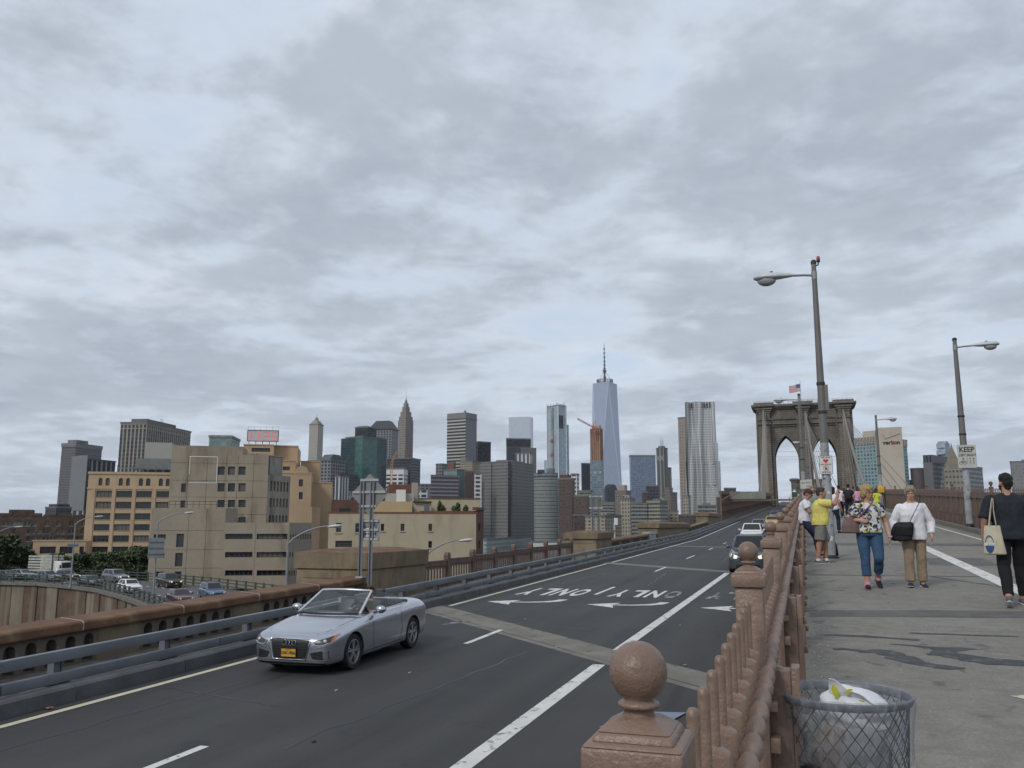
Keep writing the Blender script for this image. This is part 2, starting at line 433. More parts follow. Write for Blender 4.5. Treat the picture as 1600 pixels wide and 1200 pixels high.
ST = sheet('side_strip', -12.6, -10.87, ys, rz, DUSTC, .18, .6, 2)
tag(ST, 'dusty concrete strip between kerb and parapet', kind='structure')
PIERM = M('viaduct_masonry', (.20, .17, .13), .9, .2, .6, .4, 6, col2=(.09, .075, .055), thr=(.5, .68), s2=.5, stretch=(1, 1, .25))
vm = MB()
vm.hexa([(-14.8, -40, -22), (18.4, -40, -22), (18.4, 128, -22), (-14.8, 128, -22), (-14.8, -40, rz(-40)-.75), (18.4, -40, rz(-40)-.75), (18.4, 128, rz(128)-.9), (-14.8, 128, rz(128)-.9)])
tag(vm.build('viaduct', PIERM), 'masonry viaduct carrying the roadway and footway', 'viaduct', kind='structure')
dk = MB()
for y0, y1 in zip(ys[-9:-1], ys[-8:]):
    dk.hexa([(-14, y0, rz(y0)-2.2), (18, y0, rz(y0)-2.2), (18, y1, rz(y1)-2.2), (-14, y1, rz(y1)-2.2), (-14, y0, rz(y0)-.62), (18, y0, rz(y0)-.62), (18, y1, rz(y1)-.62), (-14, y1, rz(y1)-.62)])
tag(dk.build('bridge_deck', BROWN2), 'brown steel deck of the suspension span', kind='structure')
kerbm = MB().prism([(-.14, -.1), (.16, -.1), (.13, .2), (.09, .235), (-.14, .235)], 'y', .006, 2.494).mesh('kerb_stone', KERBM)
def on_road(o, x, y):
    s = .017 if y < 90 else .035
    o.location = (x, y, rz(y)); o.rotation_euler = (math.atan(s), 0, 0); return o
for i in range(64):
    on_road(link('kerb_stone', kerbm, ST), -11.0, -4 + 2.5 * i)
def flat(name, poly, mat, dz=.004, parent=ROAD, zf=rz):
    mb = MB(); mb.add([(x, y, zf(y) + dz) for x, y in poly], [tuple(range(len(poly)))])
    o = mb.build(name, mat, parent)
    if o.data.polygons[0].normal.z < 0: o.data.flip_normals()
    return o
def strip(name, x, y0, y1, wd, mat, dz=.004, parent=ROAD, zf=rz, step=10, dx=0.0):
    n = max(1, int((y1 - y0) / step)); mb = MB()
    for i in range(n + 1):
        y = y0 + (y1 - y0) * i / n; xx = x + dx * i / n
        mb.v += [(xx - wd/2, y, zf(y) + dz), (xx + wd/2, y, zf(y) + dz)]
    for i in range(n): mb.f.append((2*i, 2*i+1, 2*i+3, 2*i+2)); mb.m.append(0)
    return mb.build(name, mat, parent)
def jy(x): return 24.2 + (x + 10.6) * -1.0          # first expansion joint, skewed across the lanes
def jy2(x): return 47.6 + (x + 10.2) * -.78
strip('lane_line', -3.83, -8, jy(-3.83) - 1.02, .24, PAINT)
strip('lane_line', -3.83, jy(-3.83) + .75, jy2(-3.83) - 1.0, .24, PAINT, dx=.25)
strip('edge_line', -10.5, -8, jy(-10.5) - .9, .14, PAINT_Y)
strip('edge_line', -10.52, jy(-10.5) + 1.0, jy2(-10.5) - .6, .14, PAINT_Y)
strip('edge_line', -10.5, jy2(-10.5) + .8, 150, .14, PAINT)
for a, b_ in ((1.0, 2.4), (6.6, 9.4), (18.1, 20.45), (41.8, 45.2), (53.4, 57.3), (66, 69), (78, 81), (90, 93), (102, 105), (114, 117), (126, 129)):
    strip('lane_dash', -7.2 + (a > 30) * .25, a, b_, .13, PAINT)
for a in (53.4, 66, 78, 90, 102, 114, 126): strip('lane_dash', -3.6, a, a + 3, .13, PAINT)
def joint(jf, nm, wa, wb, x0=-10.85, x1=-.32):
    mb = MB(); N = 14
    for lo, hi, mi, dz in ((-wb - .22, -wb + .06, 0, .003), (-wb + .10, wa, 0, .003), (-wb + .05, -wb + .11, 1, .0015)):
        mb.mat(mi); b0 = len(mb.v)
        for i in range(N + 1):
            x = x0 + (x1 - x0) * i / N; j = random.uniform(-.02, .02) if mi == 0 else 0
            ya, yb = jf(x) + lo + j, jf(x) + hi + j
            mb.v += [(x, ya, rz(ya) + dz), (x, yb, rz(yb) + dz)]
        for i in range(N): mb.f.append((b0+2*i, b0+2*i+2, b0+2*i+3, b0+2*i+1)); mb.m.append(mi)
    return mb.build(nm, (JOINT, RUBBER), ROAD)
joint(jy, 'expansion_joint', .72, .62)
joint(jy2, 'expansion_joint', .7, .4)
joint(lambda x: 72 - (x + 10) * .35, 'expansion_joint', .8, .3)
flat('metal_plate', [(-2.75, 11.7), (-2.0, 11.9), (-1.75, 12.9), (-2.5, 12.75)], M('galvanised_plate', (.20, .235, .28), .45, .15, 2, metal=.5), .02)
for px, py in ((525, 1080), (820, 968), (1062, 978), (1070, 1040), (490, 1160), (640, 1052), (870, 1012)):
    p = at_plane(px, py, -1.32, .017); a = random.uniform(0, 3)
    mb = MB(); mb.box((0, 0, .012), (.05, .03, .012), a, .3); mb.box((.015, .01, .02), (.03, .02, .008), a + 1, -.4)
    o = mb.build('paper_scrap', MORTAR if px > 500 else DARKM, None, loc=(p.x, p.y, rz(p.y)))
    tag(o, 'tiny scrap of rubbish on the asphalt ' + {525: 'in front of the silver convertible', 820: 'beyond the first joint by the dashed line', 1062: 'left of the solid line past the joint', 1070: 'just right of the nearest ball finial', 490: 'in the empty near lane, dark', 640: 'behind the convertible near the short dash', 870: 'on the concrete joint strip'}[px], 'litter', 'scraps of litter on the road')
leaf = at_plane(72, 1108, -1.32, .017)
mb = MB()
for k in range(5): mb.box((k * .03 - .06, random.uniform(-.02, .02), .012 + .006 * k), (.06, .045, .006), k * .8, .25 * (k % 3 - 1))
tag(mb.build('crumpled_wrapper', M('rusty_scrap', (.35, .13, .07), .8), None, loc=(-10.75, leaf.y, rz(leaf.y))), 'reddish crumpled scrap against the kerb', 'litter')
def word(txt, cx, y0, y1, wd, mats, worn=()):
    """road lettering, read by oncoming drivers"""
    n = len(txt); cw = wd / n
    for i, ch in enumerate(txt):
        me = text_mesh(ch, 1.0, .0, 'CENTER', .032).copy(); me.materials.clear(); me.materials.append(mats[1] if i in worn else mats[0])
        xs = [v.co.x for v in me.vertices]; zs = [v.co.y for v in me.vertices]
        sx = cw * .78 / (max(xs) - min(xs)); sy = (y1 - y0) / (max(zs) - min(zs))
        mx = (max(xs) + min(xs)) / 2; mz = min(zs)
        X = cx + wd / 2 - cw * (i + .5)
        for v in me.vertices:
            xx = X - (v.co.x - mx) * sx; yy = y1 - (v.co.y - mz) * sy
            v.co = (xx, yy, rz(yy) + .004)
        me.update()
        if me.polygons[0].normal.z < 0: me.flip_normals()
        link('road_letter', me, ROAD)
word('ONLY', -8.65, 29.15, 31.75, 2.45, (PAINT, PAINT_W))
word('ONLY', -5.4, 29.3, 31.85, 2.45, (PAINT, PAINT_W), worn=(0,))
word('ONLY', -2.15, 29.4, 31.9, 2.4, (PAINT, PAINT_W), worn=(2, 3))
strip('lane_dash', -7.05, 29.8, 33.0, .13, PAINT)
def arrow(cx):
    sh = [(cx + .95, 28.9), (cx + .88, 28.2), (cx + .62, 27.55), (cx + .2, 27.15), (cx - .3, 26.98)]
    sl = [(cx - .3, 26.62), (cx + .3, 26.78), (cx + .85, 27.2), (cx + 1.15, 27.85), (cx + 1.25, 28.9)]
    flat('turn_arrow', [(x, 26.2 + (y - 25.9) * .56) for x, y in sh + [(cx - .2, 28.0), (cx - 1.12, 26.72), (cx - .15, 25.45)] + sl], PAINT)
for c in (-8.75, -5.45, -2.0): arrow(c)
flat('ground_off_marking', [(-9.0, 20.9), (-8.75, 21.2), (-8.6, 21.9), (-8.85, 21.8)], PAINT_W, .003)
flat('ground_off_marking', [(-3.3, 29.6), (-2.9, 30.0), (-2.85, 30.4), (-3.2, 30.3)], PAINT_W, .003)
SEAL = M('crack_sealant', (.014, .014, .015), .45, .2, 8)
rs = random.Random(21)
for x0, y0, x1, y1 in ((-9.6, 4, -9.3, 13), (-6.2, 9.5, -5.6, 17.5), (-8.4, 22, -5.1, 21.1), (-5.9, 33.5, -6.3, 41), (-9.4, 34, -8.9, 42), (-10.3, 12.2, -7.6, 11.6), (-4.6, 50, -4.9, 64)):
    nn_ = 16; L_, R_ = [], []
    for k in range(nn_ + 1):
        u = k / nn_; x = x0 + (x1 - x0) * u + rs.gauss(0, .035); y = y0 + (y1 - y0) * u + rs.gauss(0, .035); wv_ = rs.uniform(.012, .03)
        dx_, dy_ = (1, 0) if abs(y1 - y0) > abs(x1 - x0) else (0, 1); L_.append((x - wv_ * dx_, y - wv_ * dy_)); R_.append((x + wv_ * dx_, y + wv_ * dy_))
    mb = MB(); n_ = nn_ + 1; mb.v = [(x, y, rz(y) + .003) for x, y in L_ + R_]
    for k in range(nn_): mb.f.append((k, n_ + k, n_ + k + 1, k + 1)); mb.m.append(0)
    mb.build('crack_seal', SEAL, ROAD)
TAR = M('tar_repair', (.035, .035, .037), .6, .3, 6, .3, 40, col2=(.10, .098, .092), thr=(.52, .66), s2=9)
PATCH = M('older_asphalt_patch', (.115, .112, .105), .85, .25, 3, .3, 50, fine=.4)
strip('cycle_lane_line', 2.98, 11.6, 26.2, .27, PAINT, parent=WK, zf=wz, dx=-.1)
strip('cycle_lane_line', 2.88, 29.5, 34, .27, PAINT, parent=WK, zf=wz)
strip('cycle_lane_line', 2.85, 38, 110, .2, PAINT, parent=WK, zf=wz)
strip('edge_line', 4.9, 12, 120, .10, PAINT, parent=WK, zf=wz)
flat('arrow_head', [(1.36, 7.45), (1.75, 7.0), (2.4, 7.6), (1.9, 7.75)], PAINT_Y, .004, WK, wz)
def ragged(name, pts, mat, amp, dz, sub=6):
    P = []
    for i in range(len(pts)):
        a, b_ = Vector(pts[i]), Vector(pts[(i + 1) % len(pts)])
        for k in range(sub):
            q = a.lerp(b_, k / sub); P.append((q.x + random.uniform(-amp, amp), q.y + random.uniform(-amp, amp)))
    return flat(name, P, mat, dz, WK, wz)
ragged('tar_repair', [(.05, 9.98), (1.0, 9.85), (1.05, 9.95), (.3, 10.08)], TAR, .03, .003)
ragged('tar_repair', [(.2, 9.2), (.75, 9.18), (.9, 8.75), (1.2, 8.45), (1.05, 8.35), (.72, 8.6), (.55, 9.0), (.2, 9.1)], TAR, .035, .003)
ragged('tar_repair', [(.7, 9.55), (1.5, 9.5), (1.25, 9.2), (1.6, 8.95), (2.6, 8.8), (2.6, 8.62), (1.4, 8.72), (1.02, 9.05), (1.1, 9.4)], TAR, .035, .0035)
ragged('tar_repair', [(1.0, 10.35), (2.0, 10.4), (2.0, 10.32), (1.0, 10.27)], TAR, .02, .003)
ragged('asphalt_patch', [(-.02, 11.35), (4.9, 12.3), (4.9, 12.75), (1.5, 12.3), (-.02, 11.95)], PATCH, .03, .002)
ragged('asphalt_patch', [(2.3, 19.4), (3.6, 19.4), (3.6, 21.4), (2.45, 21.4)], PATCH, .03, .002)
ragged('asphalt_patch', [(-.02, 25.8), (5.4, 25.8), (5.4, 26.9), (-.02, 26.9)], PATCH, .02, .002)
for y in (16.8, 33, 48.5, 64): ragged('seam', [(-.02, y), (5.4, y + .3), (5.4, y + .42), (-.02, y + .1)], TAR, .015, .002, 12)
ragged('seam', [(1.9, 17), (4.3, 12.6), (4.36, 12.62), (1.96, 17.05)], TAR, .015, .003, 10)
mb = MB()
for i in range(420):
    y = 3 + 22 * random.random() ** 1.3; x = -.02 + abs(random.gauss(0, .09))
    s_ = random.uniform(.003, .011)
    mb.box((x, y, wz(y) + s_ * .3), (s_ * 1.6, s_ * 1.2, s_), random.uniform(0, 3), random.uniform(-.6, .6))
tag(mb.build('grit', M('pale_grit', (.36, .33, .29), .9, .4, 30)), 'pale paint flakes and grit along the railing foot', 'grit', kind='stuff')
kb = MB().box((0, 1.3, .07), (.22, 2.59, .16)).mesh('kerb_block', DUSTC)
for i in range(56):
    o = link('kerb_block', kb, WK); y = 8 + 2.6 * i; o.location = (5.47, y, wz(y)); o.rotation_euler = (math.atan(.039), 0, 0)
# guardrail
gr = empty('guardrail', (-11.32, 0, 0), 0, 'grey two-rail steel guardrail along the kerb', 'guardrail')
railm = {}
for z0, z1 in ((.55, .72), (.22, .38)):
    railm[z0] = evaluated(MB().bb((-.06, .012, z0), (.06, 4.988, z1)).mesh('rail', GREYP), [('BEVEL', dict(width=.012, segments=2))], 40)
splice = MB().bb((-.07, -.16, .54), (-.061, .16, .73)).bb((.061, -.10, .56), (.068, .10, .71))
for y in (-.07, .07):
    for z in (.60, .67): splice.ball((.07, y, z), .014, 8, 5)
splice = splice.mesh('splice_plate', GREYP)
gpost = MB().box((-.11, 0, .42), (.09, .12, .5)).box((-.11, .075, .42), (.13, .012, .5)).box((-.11, -.075, .42), (.13, .012, .5))
gpost = gpost.mesh('post', GREYP)
gbase = MB().box((-.1, 0, .20), (.30, .34, .03))
for sx in (-1, 1):
    for sy in (-1, 1): gbase.cyl((-.1 + sx * .11, sy * .12, .2), (-.1 + sx * .11, sy * .12, .26), .018, n=6)
gbase.hexa([(-.2, -.12, .21), (.0, -.12, .21), (.0, .12, .21), (-.2, .12, .21), (-.15, -.08, .29), (-.06, -.08, .29), (-.06, .08, .29), (-.15, .08, .29)])
gbase = gbase.mesh('post_base', DARKM)
def gslope(y): return math.atan(.017 if y < 90 else .035)
for i in range(31):
    y = -5 + 5.0 * i
    for z0 in railm:
        o = link('rail', railm[z0], gr); o.location = (0, y, rz(y)); o.rotation_euler = (gslope(y + 1), 0, 0)
    o = link('splice_plate', splice, gr); o.location = (0, y + 4.9, rz(y + 4.9))
for i in range(60):
    y = -4 + 2.5 * i + .1
    o = link('post', gpost, gr); o.location = (0, y, rz(y))
    o = link('post_base', gbase, gr); o.location = (0, y, rz(y))
# left parapets, piers and iron fence
def Yof(px, X, py=850): d = ray(px, py); return X * d.y / d.x
def arch_plate(mb, W, H, wd, z0, zs, y0, y1, n=10, x=0.0):
    """upright plate W x H with one round-headed opening, between y0 and y1"""
    r = wd / 2; arc = [(-r * math.cos(math.pi * i / n), zs + r * math.sin(math.pi * i / n)) for i in range(n + 1)]
    k = n // 2
    L = [(-W/2, 0), (0, 0), (0, z0), (-r, z0)] + arc[:k + 1] + [(0, H), (-W/2, H)]
    Rr = [(0, 0), (W/2, 0), (W/2, H), (0, H)] + arc[k:] + [(r, z0), (0, z0)]
    for poly in (L, Rr): mb.prism([(p[0] + x, p[1]) for p in poly], 'y', y0, y1)
def parapet(label, X, y0, y1, group_n=7, wn=.42, cap_len=2.6, capmat=RUSTCAP, wallmat=NICHE):
    root = empty('parapet', (X, y0, 0), 0, label, 'parapet')
    am = MB(); arch_plate(am, wn, .60, .235, .04, .40, 0, .20)
    am.bb((-wn/2, .20, 0), (wn/2, .26, .60))
    mesh = am.mesh('arch_panel', wallmat)
    solid = evaluated(MB().bb((-.55, -.012, 0), (.55, .26, .60)).mesh('pier_panel', SAND), [('BEVEL', dict(width=.01, segments=1))])
    base = MB(); capm = MB(); n = max(1, round((y1 - y0) / cap_len)); cl = (y1 - y0) / n
    capmesh = evaluated(MB().prism([(-.42, .0), (.13, .0), (.15, .03), (.15, .15), (.11, .185), (-.40, .225)], 'y', .008, cl - .008).mesh('cap_stone', (capmat,)),
                        [('BEVEL', dict(width=.012, segments=1))])
    mort = MB().prism([(-.40, -.002), (.12, -.002), (.157, .03), (.157, .152), (.11, .19), (-.39, .23)], 'y', -.012, .012).mesh('mortar_joint', MORTAR)
    for i in range(n):
        y = y0 + i * cl
        o = link('cap_stone', capmesh, root, (0, y - y0, rz(y) + .76)); o.rotation_euler = (math.atan(.017), 0, 0)
        o = link('mortar_joint', mort, root, (0, y - y0, rz(y) + .76))
    y = y0 + .3; k = 0
    while y < y1 - .3:
        if k % (group_n + 1) == group_n:
            o = link('pier_panel', solid, root, (0, y + .55 - y0 - wn/2, rz(y) + .17), (0, 0, R(90))); y += 1.1
        else:
            o = link('arch_panel', mesh, root, (0, y - y0, rz(y) + .17), (0, 0, R(90))); y += wn
        k += 1
    bk = MB(); bk.hexa([(-.40, 0, rz(y0) - .2), (-.27, 0, rz(y0) - .2), (-.27, y1 - y0, rz(y1) - .2), (-.40, y1 - y0, rz(y1) - .2),
                        (-.40, 0, rz(y0) + .76), (-.27, 0, rz(y0) + .76), (-.27, y1 - y0, rz(y1) + .76), (-.40, y1 - y0, rz(y1) + .76)])
    bk.build('back_wall', wallmat, root)
    return root
def pier(label, x0, x1, y0, y1, h, cap_h=.42, over=.14, fr_=.72):
    yc = (y0 + y1) / 2; z = rz(yc)
    root = empty('parapet_pier', ((x0 + x1) / 2, yc, z), 0, label, 'pier', 'stone piers in the parapet')
    a, b_ = (x1 - x0) / 2, (y1 - y0) / 2
    evaluated_body = evaluated(MB().bb((-a, -b_, -1), (a, b_, h - cap_h)).mesh('shaft', SAND), [('BEVEL', dict(width=.03, segments=2))], 40)
    link('shaft', evaluated_body, root)
    rec = MB().bb((-a + .25, -b_ - .02, h - cap_h - .28), (a - .1, -b_ + .01, h - cap_h - .10)); rec.build('moulding', SAND, root)
    o = over; c = MB()
    zt = h - cap_h
    c.hexa([(-a - o, -b_ - o, zt), (a + o, -b_ - o, zt), (a + o, b_ + o, zt), (-a - o, b_ + o, zt), (-a - o * 1.3, -b_ - o * 1.3, zt + cap_h * fr_), (a + o * 1.3, -b_ - o * 1.3, zt + cap_h * fr_), (a + o * 1.3, b_ + o * 1.3, zt + cap_h * fr_), (-a - o * 1.3, b_ + o * 1.3, zt + cap_h * fr_)])
    c.build('cap_block', SAND, root)
    c = MB(); q = zt + cap_h * fr_ + .003; s = min(a, b_) * .55
    c.hexa([(-a - o * 1.3, -b_ - o * 1.3, q), (a + o * 1.3, -b_ - o * 1.3, q), (a + o * 1.3, b_ + o * 1.3, q), (-a - o * 1.3, b_ + o * 1.3, q), (-a + s, -b_ + s, q + cap_h * (1 - fr_)), (a - s, -b_ + s, q + cap_h * (1 - fr_)), (a - s, b_ - s, q + cap_h * (1 - fr_)), (-a + s, b_ - s, q + cap_h * (1 - fr_))])
    c.build('cap_slope', RUSTCAP, root)
    return root
XP = -12.62
parapet('concrete balustrade with arched niches and a rust-stained cap, nearest on the left', XP, -6, 23.35)
Y1a = Yof(582, -12.4); Y1b = Yof(668, -12.4)
pier('broad sandstone pier behind the diamond sign', -15.0, -12.45, Y1a, Y1b, 1.72, .58, .06, .82)
fy0, fy1 = Y1b + .1, Yof(893, -12.8)
fe = empty('iron_fence', (-12.8, fy0, 0), 0, 'brown cast-iron fence with arched slots and round finials', 'fence')
npan = 8; pl = (fy1 - fy0) / npan
pm = MB(); ns = 9; cw = pl * .9 / ns
for i in range(ns):
    arch_plate(pm, cw, .78, cw * .52, .22, .64, -.012, .012, 6, x=(i - (ns - 1) / 2) * cw)
pm.bb((-pl * .45, -.05, .78), (pl * .45, .05, .92)).bb((-pl * .45, -.06, -.1), (pl * .45, .06, .0))
pm.bb((-pl * .45, -.07, .92), (pl * .45, .07, .97))
pmesh = pm.mesh('panel', BROWN2)
fpost = MB().box((0, 0, .44), (.16, .2, 1.12)).box((0, 0, .98), (.2, .25, .05))
fpost = fpost.mesh('post', BROWN2)
fin = evaluated(MB().cyl((-.09, 0, 1.07), (.09, 0, 1.07), .14, n=20).cyl((-.1, 0, 1.07), (.1, 0, 1.07), .085, n=16).mesh('finial', BROWN2), [('BEVEL', dict(width=.015, segments=1))], 40)
for i in range(npan + 1):
    y = fy0 + pl * i; z = rz(y) + .17
    o = link('post', fpost, fe, (0, y - fy0, z)); link('finial', fin, o)
    if i < npan: o = link('panel', pmesh, fe, (0, y - fy0 + pl / 2, z), (0, 0, R(90)))
Y2a = Yof(933, -12.4); Y2b = Yof(957, -12.4)
pier('sandstone pier beside the pair of thin sign posts', -14.4, -12.45, Y2a, Y2b, 1.62, .5, .12)
Y3a = Yof(1040, -12.4); Y3b = Yof(1078, -12.4)
parapet('rusty capped balustrade between the two middle piers', XP, Y2b + .1, Y3a - 1.2, 7)
gb = MB().bb((-.3, -1.6, -.2), (.3, 1.6, .95)).prism([(-.36, .95), (.36, .95), (.3, 1.12), (-.3, 1.12)], 'y', -1.7, 1.7)
ygb = Yof(1017, -12.6)
tag(gb.build('concrete_block', M('new_concrete', (.32, .33, .33), .8, .12, 1), None, loc=(-12.7, ygb, rz(ygb))), 'pale grey concrete block set in the rusty balustrade', 'block')
pier('long low sandstone pier with a rusty cap, farther along', -14.2, -12.45, Y3a - 4, Y3b, 1.75, .55, .15)
Y4a = Yof(1108, -12.4); Y4b = 137
parapet('weathered stone parapet before the steel truss', XP, Y3b + .2, Y4a, 7)
pier('sandstone pier against the end of the steel truss', -14.0, -12.45, Y4a, Y4b, 1.9, .6, .15)
# near railing between road and walkway
FX = -.245; S0 = 1.3; SP = 2.6
ra = empty('railing', (FX, 0, 0), 0, 'brown iron railing with ball-topped posts beside the footway', 'railing')
bev = lambda me, w_=.006, seg=2: evaluated(me, [('BEVEL', dict(width=w_, segments=seg, limit_method='ANGLE'))], 45)
post = bev(MB().bb((-.058, -.058, -1.3), (.058, .058, 1.125)).mesh('post', BROWN), .008)
cap = MB(); cap.bb((-.071, -.071, 1.122), (.071, .071, 1.174))
def frust(mb, a, b, z0, z1):
    mb.hexa([(-a, -a, z0), (a, -a, z0), (a, a, z0), (-a, a, z0), (-b, -b, z1), (b, -b, z1), (b, b, z1), (-b, b, z1)])
frust(cap, .071, .063, 1.174, 1.1805); frust(cap, .059, .053, 1.180, 1.192); frust(cap, .053, .027, 1.192, 1.208)
cap = bev(cap.mesh('post_cap', BROWN), .004)
prof = [(.026, 1.195), (.024, 1.205), (.0215, 1.214), (.0225, 1.2185), (.029, 1.220), (.031, 1.2235), (.029, 1.227), (.022, 1.231)]
cz, rb = 1.269, .0425
for i in range(13):
    a = -math.pi / 2 + .52 + (math.pi - .52) * i / 12
    prof.append((max(rb * math.cos(a), 0.0) if i < 12 else 0.0, cz + rb * math.sin(a) * 1.02))
ballm = MB().lathe(prof, 36).mesh('ball_finial', BROWN, 179)
picket = MB().lathe([(.0145, -1.0), (.0145, 1.065), (.013, 1.074), (.009, 1.0805), (0, 1.083)], 12)
picket = picket.mesh('picket', BROWN, 60)
lug = bev(MB().hexa([(-.018, -.030, .815), (.046, -.026, .80), (.046, .026, .80), (-.018, .030, .815), (-.018, -.028, .915), (.040, -.022, .885), (.040, .022, .885), (-.018, .028, .915)]).mesh('lug', BROWN), .007)
def knot_rail(L, step):
    prof = []; n = int(L / step) * 8
    for i in range(n + 1):
        y = L * i / n; s = .5 + .5 * math.cos(2 * math.pi * y / step)
        prof.append((.013 + .022 * s ** 1.5, y))
    mb = MB(); N = 14; vs = []
    for r_, y in prof:
        for k in range(N):
            a = 2 * math.pi * k / N; vs.append((.066 + r_ * math.cos(a) * .95, y + .025 * math.sin(a), .80 + r_ * 1.1 * math.sin(a)))
    fs = []
    for j in range(len(prof) - 1): fs += [(j*N+k, (j+1)*N+k, (j+1)*N+(k+1)%N, j*N+(k+1)%N) for k in range(N)]
    mb.add(vs, fs); return mb.mesh('knotted_rail', BROWN, 179)
NP = 13; step = SP / NP
krail = knot_rail(SP, step)
low = bev(MB().bb((-.03, .06, .08), (.05, SP - .06, .2)).mesh('lower_rail', BROWN), .006)
butt = MB()
butt.hexa([(.058, -.022, -.6), (.172, -.022, -.6), (.172, .022, -.6), (.058, .022, -.6), (.058, -.022, .80), (.172, -.022, .76), (.172, .022, .76), (.058, .022, .80)])
butt.bb((.150, -.056, -.5), (.186, .056, .79)).bb((.058, -.05, -.55), (.150, .05, .775))
butt = bev(butt.mesh('buttress', BROWN), .004)
bolt = bev(MB().bb((.184, -.018, -.024), (.212, .024, .024)).mesh('bolt_block', BROWN), .004)
side = bev(MB().bb((.058, -.05, .46), (.10, .05, .52)).bb((.058, -.045, .62), (.095, .045, .66)).mesh('bracket', BROWN), .005)
for i in range(46):
    y = S0 + SP * i; z = wz(y)
    p = link('post', post, ra, (0, y, z)); link('post_cap', cap, p); link('ball_finial', ballm, p)
    link('buttress', butt, ra, (0, y + .1, z))
    if i < 14:
        link('bracket', side, ra, (0, y, z))
        for h in (.18, .42, .62): link('bolt_block', bolt, ra, (0, y + .1, z + h))
    sl = math.atan(.039)
    if i < 40:
        o = link('knotted_rail', krail, ra, (0, y, z), (sl, 0, 0)); o2 = link('lower_rail', low, ra, (0, y, z), (sl, 0, 0))
    if i < 16:
        for k in range(1, NP):
            yy = y + step * k
            link('picket', picket, ra, (0, yy, wz(yy))); link('lug', lug, ra, (.0, yy, wz(yy)))
for k in range(1, 7):
    yy = S0 - step * k * 1.0
    if k <= 3:
        link('picket', picket, ra, (0, yy, wz(yy))); link('lug', lug, ra, (0, yy, wz(yy)))
mb = MB()
for i in range(16, 44):
    for k in range(1, NP):
        yy = S0 + SP * i + step * k; mb.bb((-.014, yy - .014, wz(yy) - .6), (.014, yy + .014, wz(yy) + 1.08))
o = mb.build('far_pickets', BROWN, ra); o['kind'] = 'stuff'
# right-hand plate railing
pr = empty('plate_railing', (5.72, 0, 0), 0, 'brown riveted plate railing with spiked top on the far side of the footway', 'railing')
L = 2.6
pan = MB().bb((-.006, .01, .05), (.006, L - .01, 1.18)).bb((-.05, 0, 1.18), (.04, L, 1.24)).bb((-.05, 0, .0), (.05, L, .08)).bb((-.03, 0, .52), (.006, L, .58))
pan.bb((-.012, .01, 1.24), (.012, L - .01, 1.38))
pan = pan.mesh('plate_panel', BROWN2)
stf = MB().bb((-.055, -.05, .0), (-.006, .05, 1.22)).bb((-.07, -.012, .0), (-.055, .012, 1.2))
for h in (.15, .35, .75, .95, 1.12):
    stf.ball((-.058, .03, h), .014, 6, 4).ball((-.058, -.03, h), .014, 6, 4)
stf = stf.mesh('stiffener', BROWN2)
rod = MB().cyl((0, 0, 1.36), (0, 0, 1.46), .016, .016, 8).cyl((0, 0, 1.46), (0, 0, 1.52), .026, .004, 8).mesh('spike', BROWN2)
knob = MB().lathe([(.05, 1.2), (.05, 1.5), (.075, 1.5), (.075, 1.55), (.03, 1.57), (.03, 1.6), (.055, 1.63), (.065, 1.67), (.05, 1.72), (0, 1.74)], 12).mesh('ball_finial', BROWN2, 40)
for i in range(56):
    y = 8 + L * i; z = wz(y); sl = math.atan(.039)
    link('plate_panel', pan, pr, (0, y, z), (sl, 0, 0))
    for k in range(2): link('stiffener', stf, pr, (0, y + k * L / 2, z + .0507 * k))
    if i < 24:
        for k in range(10): yy = y + L * (k + .5) / 10; link('spike', rod, pr, (0, yy, wz(yy)))
    if i % 3 == 0: link('ball_finial', knob, pr, (0, y, z))
mb = MB()
for i in range(24 * 10, 56 * 10):
    yy = 8 + L * i / 10; mb.bb((-.018, yy - .018, wz(yy) + 1.36), (.018, yy + .018, wz(yy) + 1.5))
o = mb.build('far_spikes', BROWN2, pr); o['kind'] = 'stuff'
# steel truss along the left edge of the main span
tz0 = lambda y: rz(y) + .1
tr = empty('steel_truss', (-12.6, 140, 0), 0, 'long brown steel stiffening truss along the road', 'truss')
Ya, Yb = 140.0, 345.0
HT = 4.7
def tline(h0, wd, ht, nm):
    mb = MB(); N = 8
    for i in range(N):
        a = Ya + (Yb - Ya) * i / N; b_ = Ya + (Yb - Ya) * (i + 1) / N
        mb.beam((0, a - 140, tz0(a) + h0), (0, b_ - 140, tz0(b_) + h0), wd, ht)
    return mb.build(nm, BROWN2, tr)
tline(HT, .5, .55, 'top_chord'); tline(.25, .5, .6, 'bottom_chord'); tline(1.75, .22, .26, 'middle_rail'); tline(2.9, .16, .2, 'middle_rail')
vert = MB().bb((-.14, -.16, 0), (.14, .16, HT)).mesh('upright', BROWN2)
diag = MB().beam((0, 0, .3), (0, 2.28, HT), .1, .16).beam((.1, 2.28, .3), (.1, 0, HT), .1, .16).mesh('diagonal_brace', BROWN2)
pk = MB()
for k in range(11): pk.bb((-.03, .1 + k * .2, .3), (.03, .14 + k * .2, 1.75))
pk = pk.mesh('picket_panel', BROWN2)
knee = MB().beam((0, 0, HT - 1.3), (2.2, 0, HT + .1), .14, .16).mesh('knee_brace', BROWN2)
y = Ya
while y < Yb:
    z = tz0(y)
    link('upright', vert, tr, (0, y - 140, z)); link('diagonal_brace', diag, tr, (0, y - 140, z))
    o = link('picket_panel', pk, tr, (.15, y - 140, z)); o['kind'] = 'stuff'
    if int((y - Ya) / 2.28 + .5) % 4 == 0: link('knee_brace', knee, tr, (0, y - 140, z))
    y += 2.28
